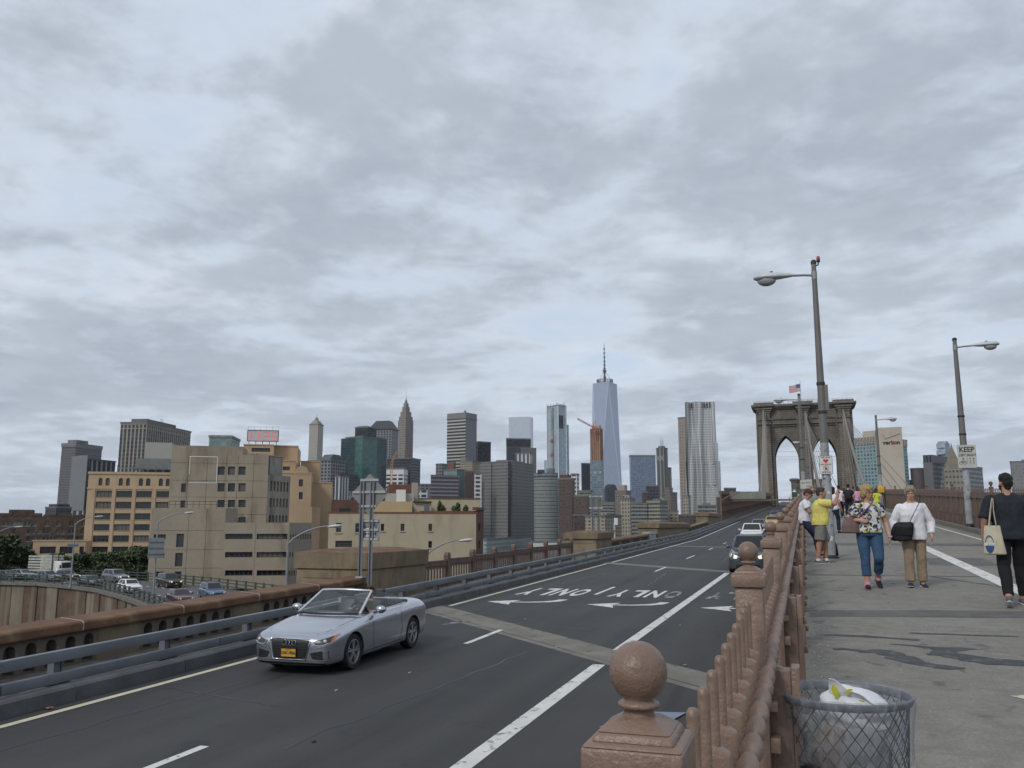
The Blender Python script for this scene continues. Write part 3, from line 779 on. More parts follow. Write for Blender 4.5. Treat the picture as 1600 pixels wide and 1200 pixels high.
for X, lab in ((-1.4, 'brown steel truss beside the footway on the main span'), (17.6, 'brown steel truss along the far roadway')):
    t2 = empty('steel_truss', (X, 150, 0), 0, lab, 'truss')
    mb = MB()
    for i in range(6):
        a = 150 + 190 * i / 6; b_ = 150 + 190 * (i + 1) / 6
        mb.beam((0, a - 150, tz0(a) + HT - .4), (0, b_ - 150, tz0(b_) + HT - .4), .4, .45)
        mb.beam((0, a - 150, tz0(a) + .3), (0, b_ - 150, tz0(b_) + .3), .4, .5)
    mb.build('chord', BROWN2, t2)
    for k in range(82):
        yy = 150 + 2.28 * k; link('upright', vert, t2, (0, yy - 150, tz0(yy) - .35))
SCRM = M('green_grey_panel', (.20, .215, .185), .8, .1, .5); GY = 152.0
q0, q1 = at_Y(1141, 780, GY), at_Y(1197, 779, GY); hs_ = at_Y(1168, 768, GY).z - q0.z
scr = empty('site_screen', (q0.x, GY, q0.z), 0, 'pale green-grey panel screen on a gantry above the truss', 'screen')
pw = (q1.x - q0.x) / 4
for k in range(4):
    MB().bb((k * pw + .02, -.05, 0), ((k + 1) * pw - .02, .05, hs_)).build('panel', SCRM, scr)
    MB().bb((k * pw - .04, -.12, -.1), (k * pw + .04, -.055, hs_ + .05)).build('batten', SCRM, scr)
MB().bb((-12.6 - q0.x - .4, .06, -.35), (-1.4 - q0.x, .3, -.05)).build('gantry_beam', BROWN2, scr)
for x in (-12.6 - q0.x, -1.4 - q0.x): MB().bb((x - .12, .06, rz(GY) - q0.z), (x + .12, .3, -.06)).build('gantry_leg', BROWN2, scr)
# masonry towers
def stone_mat(name, c1, c2, bw, bh):
    m, t, b = newmat(name)
    co = t.add('ShaderNodeTexCoord').outputs['Object']; s = t.add('ShaderNodeSeparateXYZ'); t.l.new(co, s.inputs[0])
    cb_ = t.add('ShaderNodeCombineXYZ'); t.l.new(t.math('ADD', s.outputs[0], s.outputs[1]), cb_.inputs[0]); t.l.new(s.outputs[2], cb_.inputs[1])
    br = t.add('ShaderNodeTexBrick'); t.l.new(cb_.outputs[0], br.inputs['Vector'])
    br.inputs['Scale'].default_value = 1; br.inputs['Brick Width'].default_value = bw; br.inputs['Row Height'].default_value = bh; br.inputs['Mortar Size'].default_value = .05
    br.inputs['Color1'].default_value = rgb(c1); br.inputs['Color2'].default_value = rgb(c2); br.inputs['Mortar'].default_value = rgb(tuple(x * .36 for x in c1))
    n = t.noise(co, .22, 6, .65); st = t.noise(t.scaled(co, (.5, .5, .05)), 1, 5, .6)
    cc = t.mix(t.ramp(t.math('ADD', t.math('MULTIPLY', n, .5), t.math('MULTIPLY', st, .5)), .38, .62, 0, .75), br.outputs[0], rgb(tuple(x * .55 for x in c1)))
    t.l.new(cc, b.inputs['Base Color']); b.inputs['Roughness'].default_value = .95
    bp = t.add('ShaderNodeBump'); bp.inputs['Strength'].default_value = .5; bp.inputs['Distance'].default_value = .15
    bp.invert = True; t.l.new(br.outputs[1], bp.inputs['Height']); t.l.new(bp.outputs[0], b.inputs['Normal'])
    return m
TOWM = stone_mat('tower_granite', (.185, .165, .135), (.235, .21, .175), 1.6, .75)
TOWT = stone_mat('tower_cornice_stone', (.20, .185, .16), (.25, .23, .20), 1.6, .75)
def tower(label, Y, zoff, cx):
    root = empty('bridge_tower', (cx, Y, 0), 0, label, 'bridge tower', 'stone bridge towers'); root.scale = (.885, .885, 1)
    zb = -22; zt = zoff; HW = 18.9; D = 7.5           # half width, half depth; zt = top
    piers = [(-18.9, -12.1), (-2.5, 2.9), (12.7, 19.4)]
    zs = zt - 21.0                                     # springing of the arches
    apex = zt - 11.6
    for a, b_ in piers:
        mb = MB(); t_ = .5
        mb.hexa([(a - t_, -D - t_, zb), (b_ + t_, -D - t_, zb), (b_ + t_, D + t_, zb), (a - t_, D + t_, zb), (a, -D, zt - 5.6), (b_, -D, zt - 5.6), (b_, D, zt - 5.6), (a, D, zt - 5.6)])
        mb.build('pier', TOWM, root)
        m_ = (a + b_) / 2; hw = (b_ - a) * .33
        bt = MB(); bt.hexa([(m_ - hw - .4, -D - 2.4, zb), (m_ + hw + .4, -D - 2.4, zb), (m_ + hw + .4, -D, zb), (m_ - hw - .4, -D, zb), (m_ - hw, -D - 1.5, zt - 3.4), (m_ + hw, -D - 1.5, zt - 3.4), (m_ + hw, -D, zt - 3.4), (m_ - hw, -D, zt - 3.4)])
        bt.build('buttress', TOWM, root)
        cpt = MB()
        for k, (e, h0, h1) in enumerate(((.25, 3.4, 2.6), (.7, 2.6, 1.9), (1.2, 1.9, 1.2))):
            cpt.bb((m_ - hw - e, -D - 1.5 - e, zt - h0), (m_ + hw + e, -D + .2, zt - h1 - .002))
        cpt.build('buttress_capital', TOWT, root)
        bandm = MB().bb((m_ - hw - .5, -D - 2.1, zt - 7.6), (m_ + hw + .5, -D, zt - 6.9)).bb((m_ - hw - .4, -D - 2.0, zt - 5.9), (m_ + hw + .4, -D, zt - 5.5))
        bandm.build('string_course', TOWT, root)
    for a, b_ in ((-12.1, -2.5), (2.9, 12.7)):
        m_ = (a + b_) / 2; hw = (b_ - a) / 2; n = 12
        rad = (hw ** 2 + (apex - zs) ** 2) / (2 * hw)
        Lp = [];
        for i in range(n + 1):
            z = zs + (apex - zs) * i / n; x = -hw + rad - math.sqrt(max(rad ** 2 - (z - zs) ** 2, 0)); Lp.append((m_ + min(x, 0), z))
        polyL = [(a, zt - 5.6), (a, zs)] + Lp[1:] + [(m_, zt - 5.6)]
        Rp = [(2 * m_ - x, z) for x, z in Lp]
        polyR = [(m_, zt - 5.6)] + Rp[::-1][0:] + [(b_, zt - 5.6)]
        mb = MB()
        mb.prism(polyL[::-1], 'y', -D + .5, D - .5); mb.prism(polyR, 'y', -D + .5, D - .5)
        mb.build('arch', TOWM, root)
        hd = MB()
        for pts in (Lp, Rp):
            sgn = -1 if pts is Lp else 1
            for i in range(n):
                p, q = pts[i], pts[i + 1]
                hd.hexa([(p[0], -D + .2, p[1]), (p[0] + sgn * 1.1, -D + .2, p[1] + .3), (p[0] + sgn * 1.1, -D + .6, p[1] + .3), (p[0], -D + .6, p[1]),
                         (q[0], -D + .2, q[1]), (q[0] + sgn * 1.1, -D + .2, q[1] + .5), (q[0] + sgn * 1.1, -D + .6, q[1] + .5), (q[0], -D + .6, q[1])])
        hd.build('arch_moulding', TOWT, root)
        MB().bb((a, -D - .1, zt - 7.5), (b_, -D + .6, zt - 6.95)).bb((a, -D, zt - 8.3), (b_, -D + .6, zt - 8.05)).build('string_course', TOWT, root)
    fr = MB().bb((-18.9, -D, zt - 5.6), (19.4, D, zt - 1.9)); fr.build('frieze', TOWM, root)
    co = MB()
    for e, h0, h1 in ((.5, 1.9, 1.4), (1.1, 1.4, .9), (1.7, .9, .0)):
        co.bb((-18.9 - e, -D - e, zt - h0), (19.4 + e, D + e, zt - h1 - .002))
    for m_ in (-15.5, .2, 16.05): co.bb((m_ - 4, -D - 3.4, zt - .88), (m_ + 4, -D, zt + .55))
    co.build('cornice', TOWT, root)
    rl = MB()
    for k in range(21): rl.cyl((-19 + 1.93 * k, -D - .8, zt), (-19 + 1.93 * k, -D - .8, zt + 1.3), .06, n=5)
    rl.beam((-19, -D - .8, zt + 1.25), (19.6, -D - .8, zt + 1.25), .06, .06).beam((-19, -D - .8, zt + .7), (19.6, -D - .8, zt + .7), .06, .06)
    rl.build('roof_railing', DARKM, root)
    return root
TY = 340.0
pt = at_Y(1255, 634, TY); ZT = pt.z
TCX = at_Y(1257, 700, TY).x
TW = tower('great stone bridge tower with two pointed arches behind the lamp post', TY, ZT, TCX)
p2 = at_Y(1262, 749, 845)
tower('smaller far stone bridge tower seen through the left arch', 845, p2.z, p2.x + 2)
fp = at_Y(1252, 632, TY)
fl = empty('flag', (fp.x, TY, ZT), 0, 'striped national flag on a pole above the tower', 'flag')
top = at_Y(1251.3, 596, TY).z - ZT
MB().cyl((0, 0, 0), (0, 0, top), .09, .06, 8).ball((0, 0, top), .15, 8, 6).build('flagpole', GREYP, fl)
fw_, fh_ = 4.6, 2.9
def flagpt(u, v):
    return (-u * fw_ * .9, .28 * math.sin(u * 6 + v) * (u + .2), top - .9 - v * fh_ - .75 * u * (1 - v * .35) + .12 * math.sin(u * 7))
RED = M('flag_red', (.42, .04, .06), .8, .1); WHT = M('flag_white', (.68, .66, .68), .8, .05); NAVY = M('flag_navy', (.02, .03, .12), .8, .1)
st = MB()
for k in range(13):
    st.mat(k % 2)
    for i in range(16):
        u0, u1 = i / 16, (i + 1) / 16; v0, v1 = k / 13, (k + 1) / 13
        if v1 <= 7.01 / 13 and u1 <= .401: continue
        st.quad(flagpt(u0, v0), flagpt(u1, v0), flagpt(u1, v1), flagpt(u0, v1))
st.build('stripes', (RED, WHT), fl, 179)
cn = MB()
for i in range(6):
    for k in range(7):
        u0, u1 = i / 16, (i + 1) / 16; v0, v1 = k / 13, (k + 1) / 13
        cn.quad(flagpt(u0, v0), flagpt(u1, v0), flagpt(u1, v1), flagpt(u0, v1))
cn.build('canton', NAVY, fl, 179)
stars = MB()
for i in range(5):
    for k in range(5):
        p = Vector(flagpt(.04 + i * .075, (k + .7) * 7 / 13 / 5.4)); stars.ball(p + Vector((0, -.03, 0)), .085, 5, 4)
stars.build('stars', WHT, fl)
CABM = M('cable_wrap', (.21, .19, .16), .7, .12, .3)
cabs = [((1193, 641), (1189, 772)), ((1251, 641), (1255, 762)), ((1258, 643), (1282, 770)), ((1317, 640), (1352, 762))]
labs = ['main cable sweeping down the left side of the tower', 'main cable left of the middle pier', 'main cable right of the middle pier', 'main cable slanting down right of the tower']
for (a, b_), lb in zip(cabs, labs):
    P0 = at_Y(a[0], a[1], TY - 10); P1 = at_Y(b_[0], b_[1], 262 if a[0] < 1200 else 205)
    pts = []
    for i in range(15):
        u = i / 14 * 1.04; q = P0.lerp(P1, u); q.z -= 2.2 * math.sin(math.pi * min(u, 1)) ; pts.append(q)
    o = MB().tube(pts, .36, 8).build('main_cable', CABM, None, 179)
    tag(o, lb, 'cable', 'main cables')
for k, (ax, lb) in enumerate(((1196, 'fan of thin diagonal stays in front of the left pier'), (1256, 'fan of thin diagonal stays beside the middle pier'), (1316, 'fan of thin diagonal stays in front of the right pier'))):
    mb = MB(); P0 = at_Y(ax, 646, TY - 10)
    for j in range(12):
        P1 = Vector((P0.x + .3 * j * (.4 if ax > 1240 else -.1) + j * .35, TY - 18 - j * 13, rz(TY - 18 - j * 13) + 4.5)); mb.tube([P0, P1], .085, 4)
    tag(mb.build('stay_cables', CABM), lb, 'stay cables', kind=None)
mb = MB()
for py in (706, 714): mb.tube([at_Y(1208, py, TY), at_Y(1308, py - .5, TY)], .05, 4)
tag(mb.build('span_wires', DARKM), 'two thin wires strung across the tower arches', 'wires')
# far skyline
def az(px, py): d = ray(px, py); return math.atan2(d.y, d.x)
def corner_frame(xL, xM, xR, yt, D, a, depth=None, zb=-22.0):
    """near top corner seen at (xM, yt); local +Y runs back along the left face, +X along the right face"""
    P = at_D(xM, yt, D); d = ray(xM, yt); th = math.atan2(d.y, d.x); a = R(a)
    e1 = Vector((math.cos(th + math.pi/2 - a), math.sin(th + math.pi/2 - a))); e2 = Vector((math.cos(th - a), math.sin(th - a)))
    def hit(px, e):
        dd = ray(px, yt); q = Vector((dd.x, dd.y)).normalized(); p = Vector((P.x, P.y))
        det = e.x * (-q.y) - e.y * (-q.x)
        return abs((-p.x * (-q.y) + p.y * (-q.x)) / det)
    w1 = hit(xL, e1) if xM - xL > .6 else (depth or 25)
    w2 = hit(xR, e2) if xR - xM > .6 else (depth or 25)
    return P, th - a, w1, w2
def bldg(name, label, xL, xM, xR, yt, D, mat, a=30, depth=None, zb=-22.0, roofmat=None, parapet=True, cat='building', group=None, shell=None):
    P, rot, w1, w2 = corner_frame(xL, xM, xR, yt, D, a, depth, zb)
    H = P.z - zb
    root = empty(name, (P.x, P.y, zb), rot, label, cat, group)
    MB().bb((0, 0, 0), (w2, w1, H)).build('wall', mat, root)
    root['wd'] = (w2, w1, H)
    if parapet:
        e = min(w1, w2) * .02 + .15; rm = roofmat or ROOFM
        t_ = max(.4, min(w1, w2) * .03)
        pm = MB().bb((-e, -e, H), (w2 + e, t_, H + 1.0 + D / 1500)).bb((-e, t_, H), (t_, w1 + e, H + 1.0 + D / 1500)).bb((w2 - t_, t_, H), (w2 + e, w1 + e, H + 1.0 + D / 1500)).bb((t_, w1 - t_, H), (w2 - t_, w1 + e, H + 1.0 + D / 1500))
        pm.build('parapet', rm, root)
    return root
def px2m(root, px): # metres for a number of photo pixels at the thing's distance
    return px * math.hypot(root.location.x, root.location.y) / FPX
def block(root, name, mat, fx0, fx1, fy0, fy1, z0, z1):
    """extra block in fractions of the footprint; z in metres above the roof"""
    w2, w1, H = root['wd']
    return MB().bb((w2 * fx0, w1 * fy0, H + z0), (w2 * fx1, w1 * fy1, H + z1)).build(name, mat, root)
ROOFM = M('roof_grey', (.16, .16, .155), .9, .2, .05)
PLANT = M('roof_plant_grey', (.20, .205, .20), .8, .25, .08, col2=(.10, .10, .10), thr=(.5, .6), s2=.1)
FAC = facade
f_55 = FAC('f_grey_grid', (.155, .15, .155), (.045, .05, .06), 3.2, 3.9, .55, .62, .3)
f_55b = FAC('f_grey_grid_light', (.22, .215, .22), (.06, .065, .075), 4.4, 3.9, .5, .55, .3)
f_blank = M('blank_grey_wall', (.20, .205, .215), .85, .06, .05)
f_stripe = FAC('f_dark_stripes', (.36, .37, .38), (.018, .022, .032), 9.0, 400., .62, 1.0, .12)
f_beige = FAC('f_beige_ribs', (.30, .265, .21), (.028, .032, .042), 5.2, 5.0, .60, .94, .2)
f_cream = FAC('f_cream_tower', (.40, .375, .325), (.11, .11, .11), 4.6, 4.4, .38, .5, .4)
f_teal = FAC('f_teal_glass', (.05, .105, .095), (.055, .155, .135), 3.0, 3.6, .94, .78, .10, .22, .6)
f_teald = FAC('f_dark_teal_glass', (.02, .04, .045), (.022, .06, .065), 3.0, 3.6, .94, .8, .08, .3, .6)
f_black = FAC('f_black_glass', (.018, .019, .022), (.012, .014, .018), 3.2, 4.0, .8, .7, .12, .5)
f_mans = FAC('f_grey_stone_glass', (.20, .205, .21), (.03, .035, .045), 5.0, 4.2, .6, .62, .2)
f_pine = FAC('f_pinkish_brick', (.255, .225, .205), (.10, .085, .075), 3.4, 4.2, .42, .6, .5)
f_slate = FAC('f_slate_glass', (.060, .064, .074), (.03, .034, .042), 3.6, 3.9, .7, .55, .15)
f_band = FAC('f_cream_bands', (.025, .028, .03), (.42, .41, .37), 400., 5.6, 1.0, .48, .35, .1)
f_greyrib = FAC('f_grey_ribs', (.22, .225, .235), (.115, .12, .13), 3.0, 400., .5, 1.0, .35, .1)
f_purple = FAC('f_purple_bands', (.20, .20, .215), (.05, .036, .045), 400., 4.0, 1.0, .6, .12, .2)
f_ltgreen = FAC('f_pale_green_glass', (.20, .24, .235), (.19, .255, .245), 3.0, 3.8, .9, .8, .12, .2)
f_pale = FAC('f_pale_sky_glass', (.46, .50, .56), (.50, .545, .62), 4.0, 4.2, .95, .86, .12, .06, .7, wave=.0)
f_slab = FAC('f_grey_slab', (.185, .178, .172), (.07, .07, .072), 2.3, 3.7, .58, .45, .4, .4)
f_curve = FAC('f_teal_bands', (.22, .235, .225), (.04, .075, .082), 2.0, 3.9, .9, .55, .1, .5)
f_wtc3 = FAC('f_blue_sky_glass', (.36, .42, .47), (.31, .395, .455), 3.4, 4.3, .93, .84, .08, .18, .7)
f_brown = FAC('f_brown_brick', (.105, .068, .058), (.05, .055, .06), 3.2, 3.4, .5, .45, .3, .6)
f_dkblue = FAC('f_navy_glass', (.02, .023, .032), (.022, .027, .04), 3.0, 4.0, .9, .8, .1, .3)
f_core = FAC('f_open_concrete', (.35, .145, .07), (.10, .05, .03), 4.0, 3.6, .6, .68, .6, .6)
f_cglass = FAC('f_grey_blue_glass', (.17, .215, .25), (.165, .215, .255), 3.0, 3.9, .9, .8, .1, .3, .6, lit=(.04, (.4, .42, .42)))
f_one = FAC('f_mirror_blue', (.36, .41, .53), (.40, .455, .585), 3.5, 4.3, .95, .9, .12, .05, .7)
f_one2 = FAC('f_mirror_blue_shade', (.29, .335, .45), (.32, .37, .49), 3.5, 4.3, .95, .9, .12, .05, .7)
f_seven = FAC('f_seven_blue', (.15, .185, .25), (.125, .17, .255), 3.2, 4.2, .9, .72, .10, .25, .6)
f_xtow = FAC('f_green_grey', (.20, .215, .20), (.075, .09, .095), 7.0, 400., .55, 1.0, .2, .15)
f_wool = FAC('f_pinkish_stone', (.30, .255, .225), (.10, .095, .09), 4.5, 5.0, .42, .5, .4)
f_resid = FAC('f_tan_flats', (.30, .26, .195), (.07, .07, .07), 4.8, 3.3, .5, .45, .4)
f_bandt = FAC('f_tan_bands', (.31, .285, .23), (.05, .072, .072), 3.0, 3.6, .92, .55, .2, .5)
f_bandg = FAC('f_grey_bands', (.27, .265, .24), (.055, .06, .062), 3.0, 3.6, .92, .52, .2, .5)
f_old = FAC('f_old_cream', (.34, .31, .25), (.085, .08, .075), 3.4, 4.0, .45, .55, .4)
f_pinkb = FAC('f_mauve_brick', (.215, .17, .155), (.09, .09, .095), 3.2, 3.4, .5, .5, .35)
f_white = FAC('f_white_bands', (.62, .62, .61), (.03, .035, .04), 7.0, 4.6, .72, .55, .3)
f_whrib = FAC('f_white_ribs', (.50, .51, .52), (.05, .055, .065), 6.4, 400., .5, 1.0, .3)
G1 = 'skyline towers across the river'
def FD(D): return 500 + .75 * D
def sky(name, label, xL, xM, xR, yt, D, mat, a=30, depth=None, **k):
    D = FD(D) if name != 'glass_pavilion' else D
    if depth: depth *= 1.3
    return bldg(name, label, xL, xM, xR, yt, D, mat, a, depth, group=G1, **k)
b = sky('office_tower', 'tall grey grid tower with a dark penthouse, farthest left', 97, 119, 160, 694, 1250, f_55, 40)
block(b, 'penthouse', PLANT, .05, .5, .1, .7, 0, 7); block(b, 'cornice', f_55b, -.02, 1.02, -.02, 1.02, -4, 1.4)
b = sky('office_block', 'pale blank-sided block with black and white stripes beside the grey tower', 113, 137, 181, 718, 1000, f_stripe, 40)
block(b, 'blank_wall', f_blank, -.012, .1, 0, 1.0, -66, 4.8); block(b, 'stair_tower', f_blank, .0, .45, -.01, .6, 0, 5.5)
b = sky('low_office', 'low dark glass office roof left of the striped block', 71, 88, 112, 794, 900, f_slate, 45); block(b, 'upper_storey', f_slate, .2, 1, .2, 1, 0, 5)
b = sky('office_tower', 'broad beige tower with dark vertical ribs and a row of square windows on top', 189, 230, 299, 661, 900, f_beige, 30)
w2, w1, H = b['wd']
attic = FAC('f_beige_attic', (.30, .265, .21), (.03, .033, .04), 5.2, 400., .62, 1.0, .3)
MB().bb((-.3, -.3, H - 7), (w2 + .3, w1 + .3, H - 6)).build('attic_band', M('beige_stone', (.33, .29, .23), .85, .1, .05), b)
MB().bb((-.25, -.25, H - 1.6), (w2 + .25, w1 + .25, H + .5)).build('cornice', MATS['beige_stone'], b)
block(b, 'penthouse', M('green_grey_plant', (.10, .115, .115), .7, .2, .05), .1, .75, .2, .8, .5, 7)
rk = MB()
for k in range(6):
    rk.cyl((w2 * .55 + k * 1.6, w1 * .5, H + 7), (w2 * .55 + k * 1.6, w1 * .5, H + 13), .12, n=4)
for z in (8, 10, 12.8): rk.beam((w2 * .55, w1 * .5, H + z), (w2 * .55 + 8, w1 * .5, H + z), .2, .2)
rk.build('antenna_frame', GREYP, b)
b = sky('glass_pavilion', 'small green glass rooftop showing above the concrete block', 327, 362, 375, 684, 520, f_ltgreen, 12, roofmat=PLANT)
b = sky('stone_tower', 'slim cream stone tower with a round cupola', 483.5, 497, 505.5, 664, 1500, f_cream, 30)
w2, w1, H = b['wd']
for k, (f, z) in enumerate(((.08, 5), (.2, 9))): block(b, 'crown', f_cream, f, 1 - f, f, 1 - f, z - 5, z)
MB().lathe([(3.4, 0), (3.4, 5), (2.4, 7), (1.2, 8.5), (.3, 9.5), (.2, 15)], 12, (w2/2, w1/2, H + 7.5)).build('cupola', PLANT, b, 30)
b = sky('old_office', 'weathered grey office with sloping roof below the cream tower', 482, 517, 540, 720, 800, f_mans, 35)
w2, w1, H = b['wd']
MB().prism([(0, H), (w2, H), (w2 * .75, H + 9), (w2 * .3, H + 9)], 'y', w1 * .1, w1 * .5).build('sloping_roof', M('slate_roof', (.09, .095, .10), .8, .1, .1), b)
block(b, 'dark_wing', f_slate, .55, 1.35, -.35, .1, -60, -16)
sky('glass_office', 'dark glass office with white columns left of the teal tower', 524, 531, 545, 745, 700, f_whrib, 30)
b = sky('glass_tower', 'faceted teal glass tower', 541, 567, 604, 683, 850, f_teal, 45)
w2, w1, H = b['wd']
MB().prism([(-.2, w1 * .45), (-9, w1 * .62), (-9, w1), (-.2, w1)], 'z', 0, H - 1).build('dark_facet', f_teald, b)
MB().prism([(w2 * .62, -.25), (w2 + .3, -.25), (w2 + .3, .3), (w2 * .62, .3)], 'z', 0, H + .4).build('dark_facet', f_teald, b)
b = sky('black_block', 'black glass block behind the teal tower', 555, 575, 588, 668, 1050, f_black, 40)
block(b, 'plant_room', f_black, .1, .5, .2, .9, 0, 3)
b = sky('mansard_tower', 'grey tower under a black hipped roof', 578, 612, 622, 671, 1250, f_mans, 20)
w2, w1, H = b['wd']; e = 2.0; s_ = w1 * .2
MB().hexa([(-e, -e, H + 1), (w2 + e, -e, H + 1), (w2 + e, w1 + e, H + 1), (-e, w1 + e, H + 1), (w2 * .25, s_, H + 16), (w2 * .75, s_, H + 16), (w2 * .75, w1 - s_, H + 16), (w2 * .25, w1 - s_, H + 16)]).build('hipped_roof', M('black_roof', (.022, .024, .027), .5, .2, .1), b)
b = sky('deco_tower', 'brown stepped skyscraper with a needle spire', 622, 634, 646, 656, 1400, f_pine, 45, parapet=False)
w2, w1, H = b['wd']
z = 0
for f, h in ((.05, 7), (.14, 9), (.25, 9), (.33, 7)): block(b, 'setback', f_pine, f, 1 - f, f, 1 - f, z, z + h); z += h - .01
MB().lathe([(2.6, 0), (2.3, 4), (1.0, 7), (.45, 10), (.25, 13), (.15, 26)], 8, (w2/2, w1/2, H + z)).build('spire', M('spire_metal', (.15, .15, .15), .5, .1), b)
b = sky('slate_block', 'dark slate office block below the stepped skyscraper', 605, 642, 657, 717, 950, f_slate, 25)
b = sky('white_office', 'white low office with black ribbon windows beside an orange crane', 604, 631, 637, 733, 640, f_white, 15)
w2, w1, H = b['wd']; MB().bb((-.1, -.1, H - 6), (w2 + .1, w1 + .1, H + .5)).build('attic', M('white_panel', (.60, .61, .61), .7, .05), b)
ORANGE = M('crane_orange', (.50, .22, .06), .6, .1)
def lattice(mb, p0, p1, wd, n, r=.15):
    p0, p1 = Vector(p0), Vector(p1); d = (p1 - p0).normalized(); u = d.orthogonal().normalized(); v = d.cross(u)
    cs = [u * wd/2 + v * wd/2, -u * wd/2 + v * wd/2, -u * wd/2 - v * wd/2, u * wd/2 - v * wd/2]
    for c in cs: mb.cyl(p0 + c, p1 + c, r, n=4)
    for i in range(n):
        a, b_ = p0.lerp(p1, i / n), p0.lerp(p1, (i + 1) / n)
        for k in range(4): mb.cyl(a + cs[k], b_ + cs[(k + 1) % 4], r * .7, n=4)
cr = empty('tower_crane', at_D(611, 770, FD(600)), 0, 'orange lattice crane in front of the white office', 'crane')
cr.location.z = -22; o_ = cr.location
def rel(px, py, D): return at_D(px, py, D) - Vector(o_)
mb = MB(); lattice(mb, (0, 0, 0), rel(612, 722, FD(600)), 2.0, 22, .16); mb.build('mast', ORANGE, cr)
mb = MB(); lattice(mb, rel(612, 722, FD(600)), rel(620, 706, FD(600)), 1.3, 10, .12); mb.build('jib', ORANGE, cr)
b = sky('banded_tower', 'boxy tower with cream bands on one face and grey ribs on the other', 699, 728, 745, 654, 1300, f_greyrib, 35)
w2, w1, H = b['wd']
MB().bb((-.5, 0, -.0), (-.05, w1, H)).build('banded_face', f_band, b)
MB().bb((-.6, -.1, H), (w2 + .2, w1 + .2, H + 11)).build('attic', M('grey_attic', (.19, .19, .195), .7, .05), b)
MB().lathe([(2, 0), (2, 3), (1, 4)], 8, (w2 * .1, w1 * .1, H + 11)).build('roof_mast', PLANT, b)
sky('dark_block', 'near-black office block right of the banded tower', 744, 747, 767, 691, 1150, f_black, 55, 40)
b = sky('purple_office', 'purple-brown office with pale ribbon windows', 673, 674, 717, 744, 560, f_purple, 75, 20)
b = sky('green_glass_office', 'pale green glass office with a dark side behind the ribbon-window office', 693, 714, 727, 735, 640, f_ltgreen, 40)
sky('dark_office', 'dark brown office right of the pale green glass one', 726, 727, 743, 737, 620, f_brown, 70, 20)
sky('beige_setback', 'beige stepped office below the banded tower', 720, 738, 750, 722, 900, f_resid, 35)
sky('beige_setback', 'small beige block on the shoulder of the banded tower', 719, 727, 731, 714, 920, f_resid, 35)
sky('brick_cube', 'small red-brown brick cube under the banded tower', 699, 709, 712, 724, 800, M('red_brick_far', (.17, .075, .06), .9, .1, .1), 25)
sky('grey_old_block', 'small grey old block left of the red-brown cube', 681, 690, 700, 726, 850, f_mans, 40)
sky('white_banded_block', 'white block with dark ribbon windows and a red base', 741, 742, 753, 741, 600, f_white, 70, 18)
sky('pale_glass_tower', 'pale glass tower almost the colour of the sky', 795, 829, 833, 651, 2300, f_pale, 12, 60, parapet=False)
b = sky('dark_tower', 'dark tower with pale lines behind the grey slab', 791, 792, 829, 686, 1400, f_slate, 78, 40)
block(b, 'plant_band', f_black, -.01, 1.01, -.01, 1.01, -12, 1.5)
sky('brown_tower', 'plain brown tower tucked behind the grey slab', 814, 815, 838, 701, 1300, M('plain_brown_tower', (.13, .12, .115), .8, .06, .05), 75, 30)
b = sky('white_rib_tower', 'white ribbed tower top just above the grey slab', 805, 828, 832, 709, 1100, f_whrib, 15, 30)
b = sky('grey_slab', 'wide grey slab tower folded in several bays', 751, 794, 834, 720, 620, f_slab, 30, parapet=False)
w2, w1, H = b['wd']
MB().bb((-1.5, w1 * .58, 0), (3, w1 + .5, H - 2)).build('projecting_bay', f_slab, b)
MB().bb((-1.0, w1 * .0, 0), (2, w1 * .42, H + 1.2)).build('projecting_bay', f_slab, b)
MB().bb((w2 * .12, -1.5, 0), (w2 * .55, 3, H + .8)).build('projecting_bay', f_slab, b)
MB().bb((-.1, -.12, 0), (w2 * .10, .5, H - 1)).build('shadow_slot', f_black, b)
P = at_D(853, 740, FD(560)); root = empty('curved_office', (P.x, P.y, -22), az(853, 740) - math.pi / 2, 'curved teal office with pale storey bands', 'building', G1)
Hc = P.z + 22; rad = px2m(root, 19)
bm_ = MB(); N = 28
bm_.lathe([(rad, 0), (rad, Hc)], N, (0, rad, 0), 1.0, .7); bm_.build('wall', f_curve, root, 30)
MB().lathe([(rad * 1.01, Hc), (rad * 1.01, Hc + 1.2), (rad * .9, Hc + 1.2)], N, (0, rad, 0), 1.0, .7).build('parapet', ROOFM, root)
for k in range(int((Hc - 2) / 3.9)): MB().lathe([(rad * 1.008, k * 3.9 + 1.2), (rad * 1.008, k * 3.9 + 2.1)], N, (0, rad, 0), 1.0, .7).build('storey_band', M('pale_band', (.27, .285, .27), .7, .05), root)
MB().lathe([(rad * .35, Hc + .8), (rad * .35, Hc + 6), (0, Hc + 6)], 12, (rad * .4, rad * .7, 0)).build('plant_drum', PLANT, root)
block_ = MB().bb((-rad * .7, rad * .3, Hc + .8), (-rad * .1, rad * 1.0, Hc + 4.5)); block_.build('plant_room', f_slate, root)
b = sky('braced_glass_tower', 'pale blue glass tower with white bracing, topped by unfinished steel', 855, 872, 884, 634, 2000, f_wtc3, 45)
w2, w1, H = b['wd']
WSTEEL = M('white_steel', (.62, .66, .68), .6, .05)
MB().bb((w2, w1 * .1, 0), (w2 * 1.45, w1 * .9, H - 42)).build('shoulder', f_wtc3, b)
MB().bb((w2 * .05, w1, 0), (w2 * .9, w1 * 1.35, H - 125)).build('shoulder', f_wtc3, b)
bx = MB(); x0, x1 = w2 * 1.02, w2 * 1.42
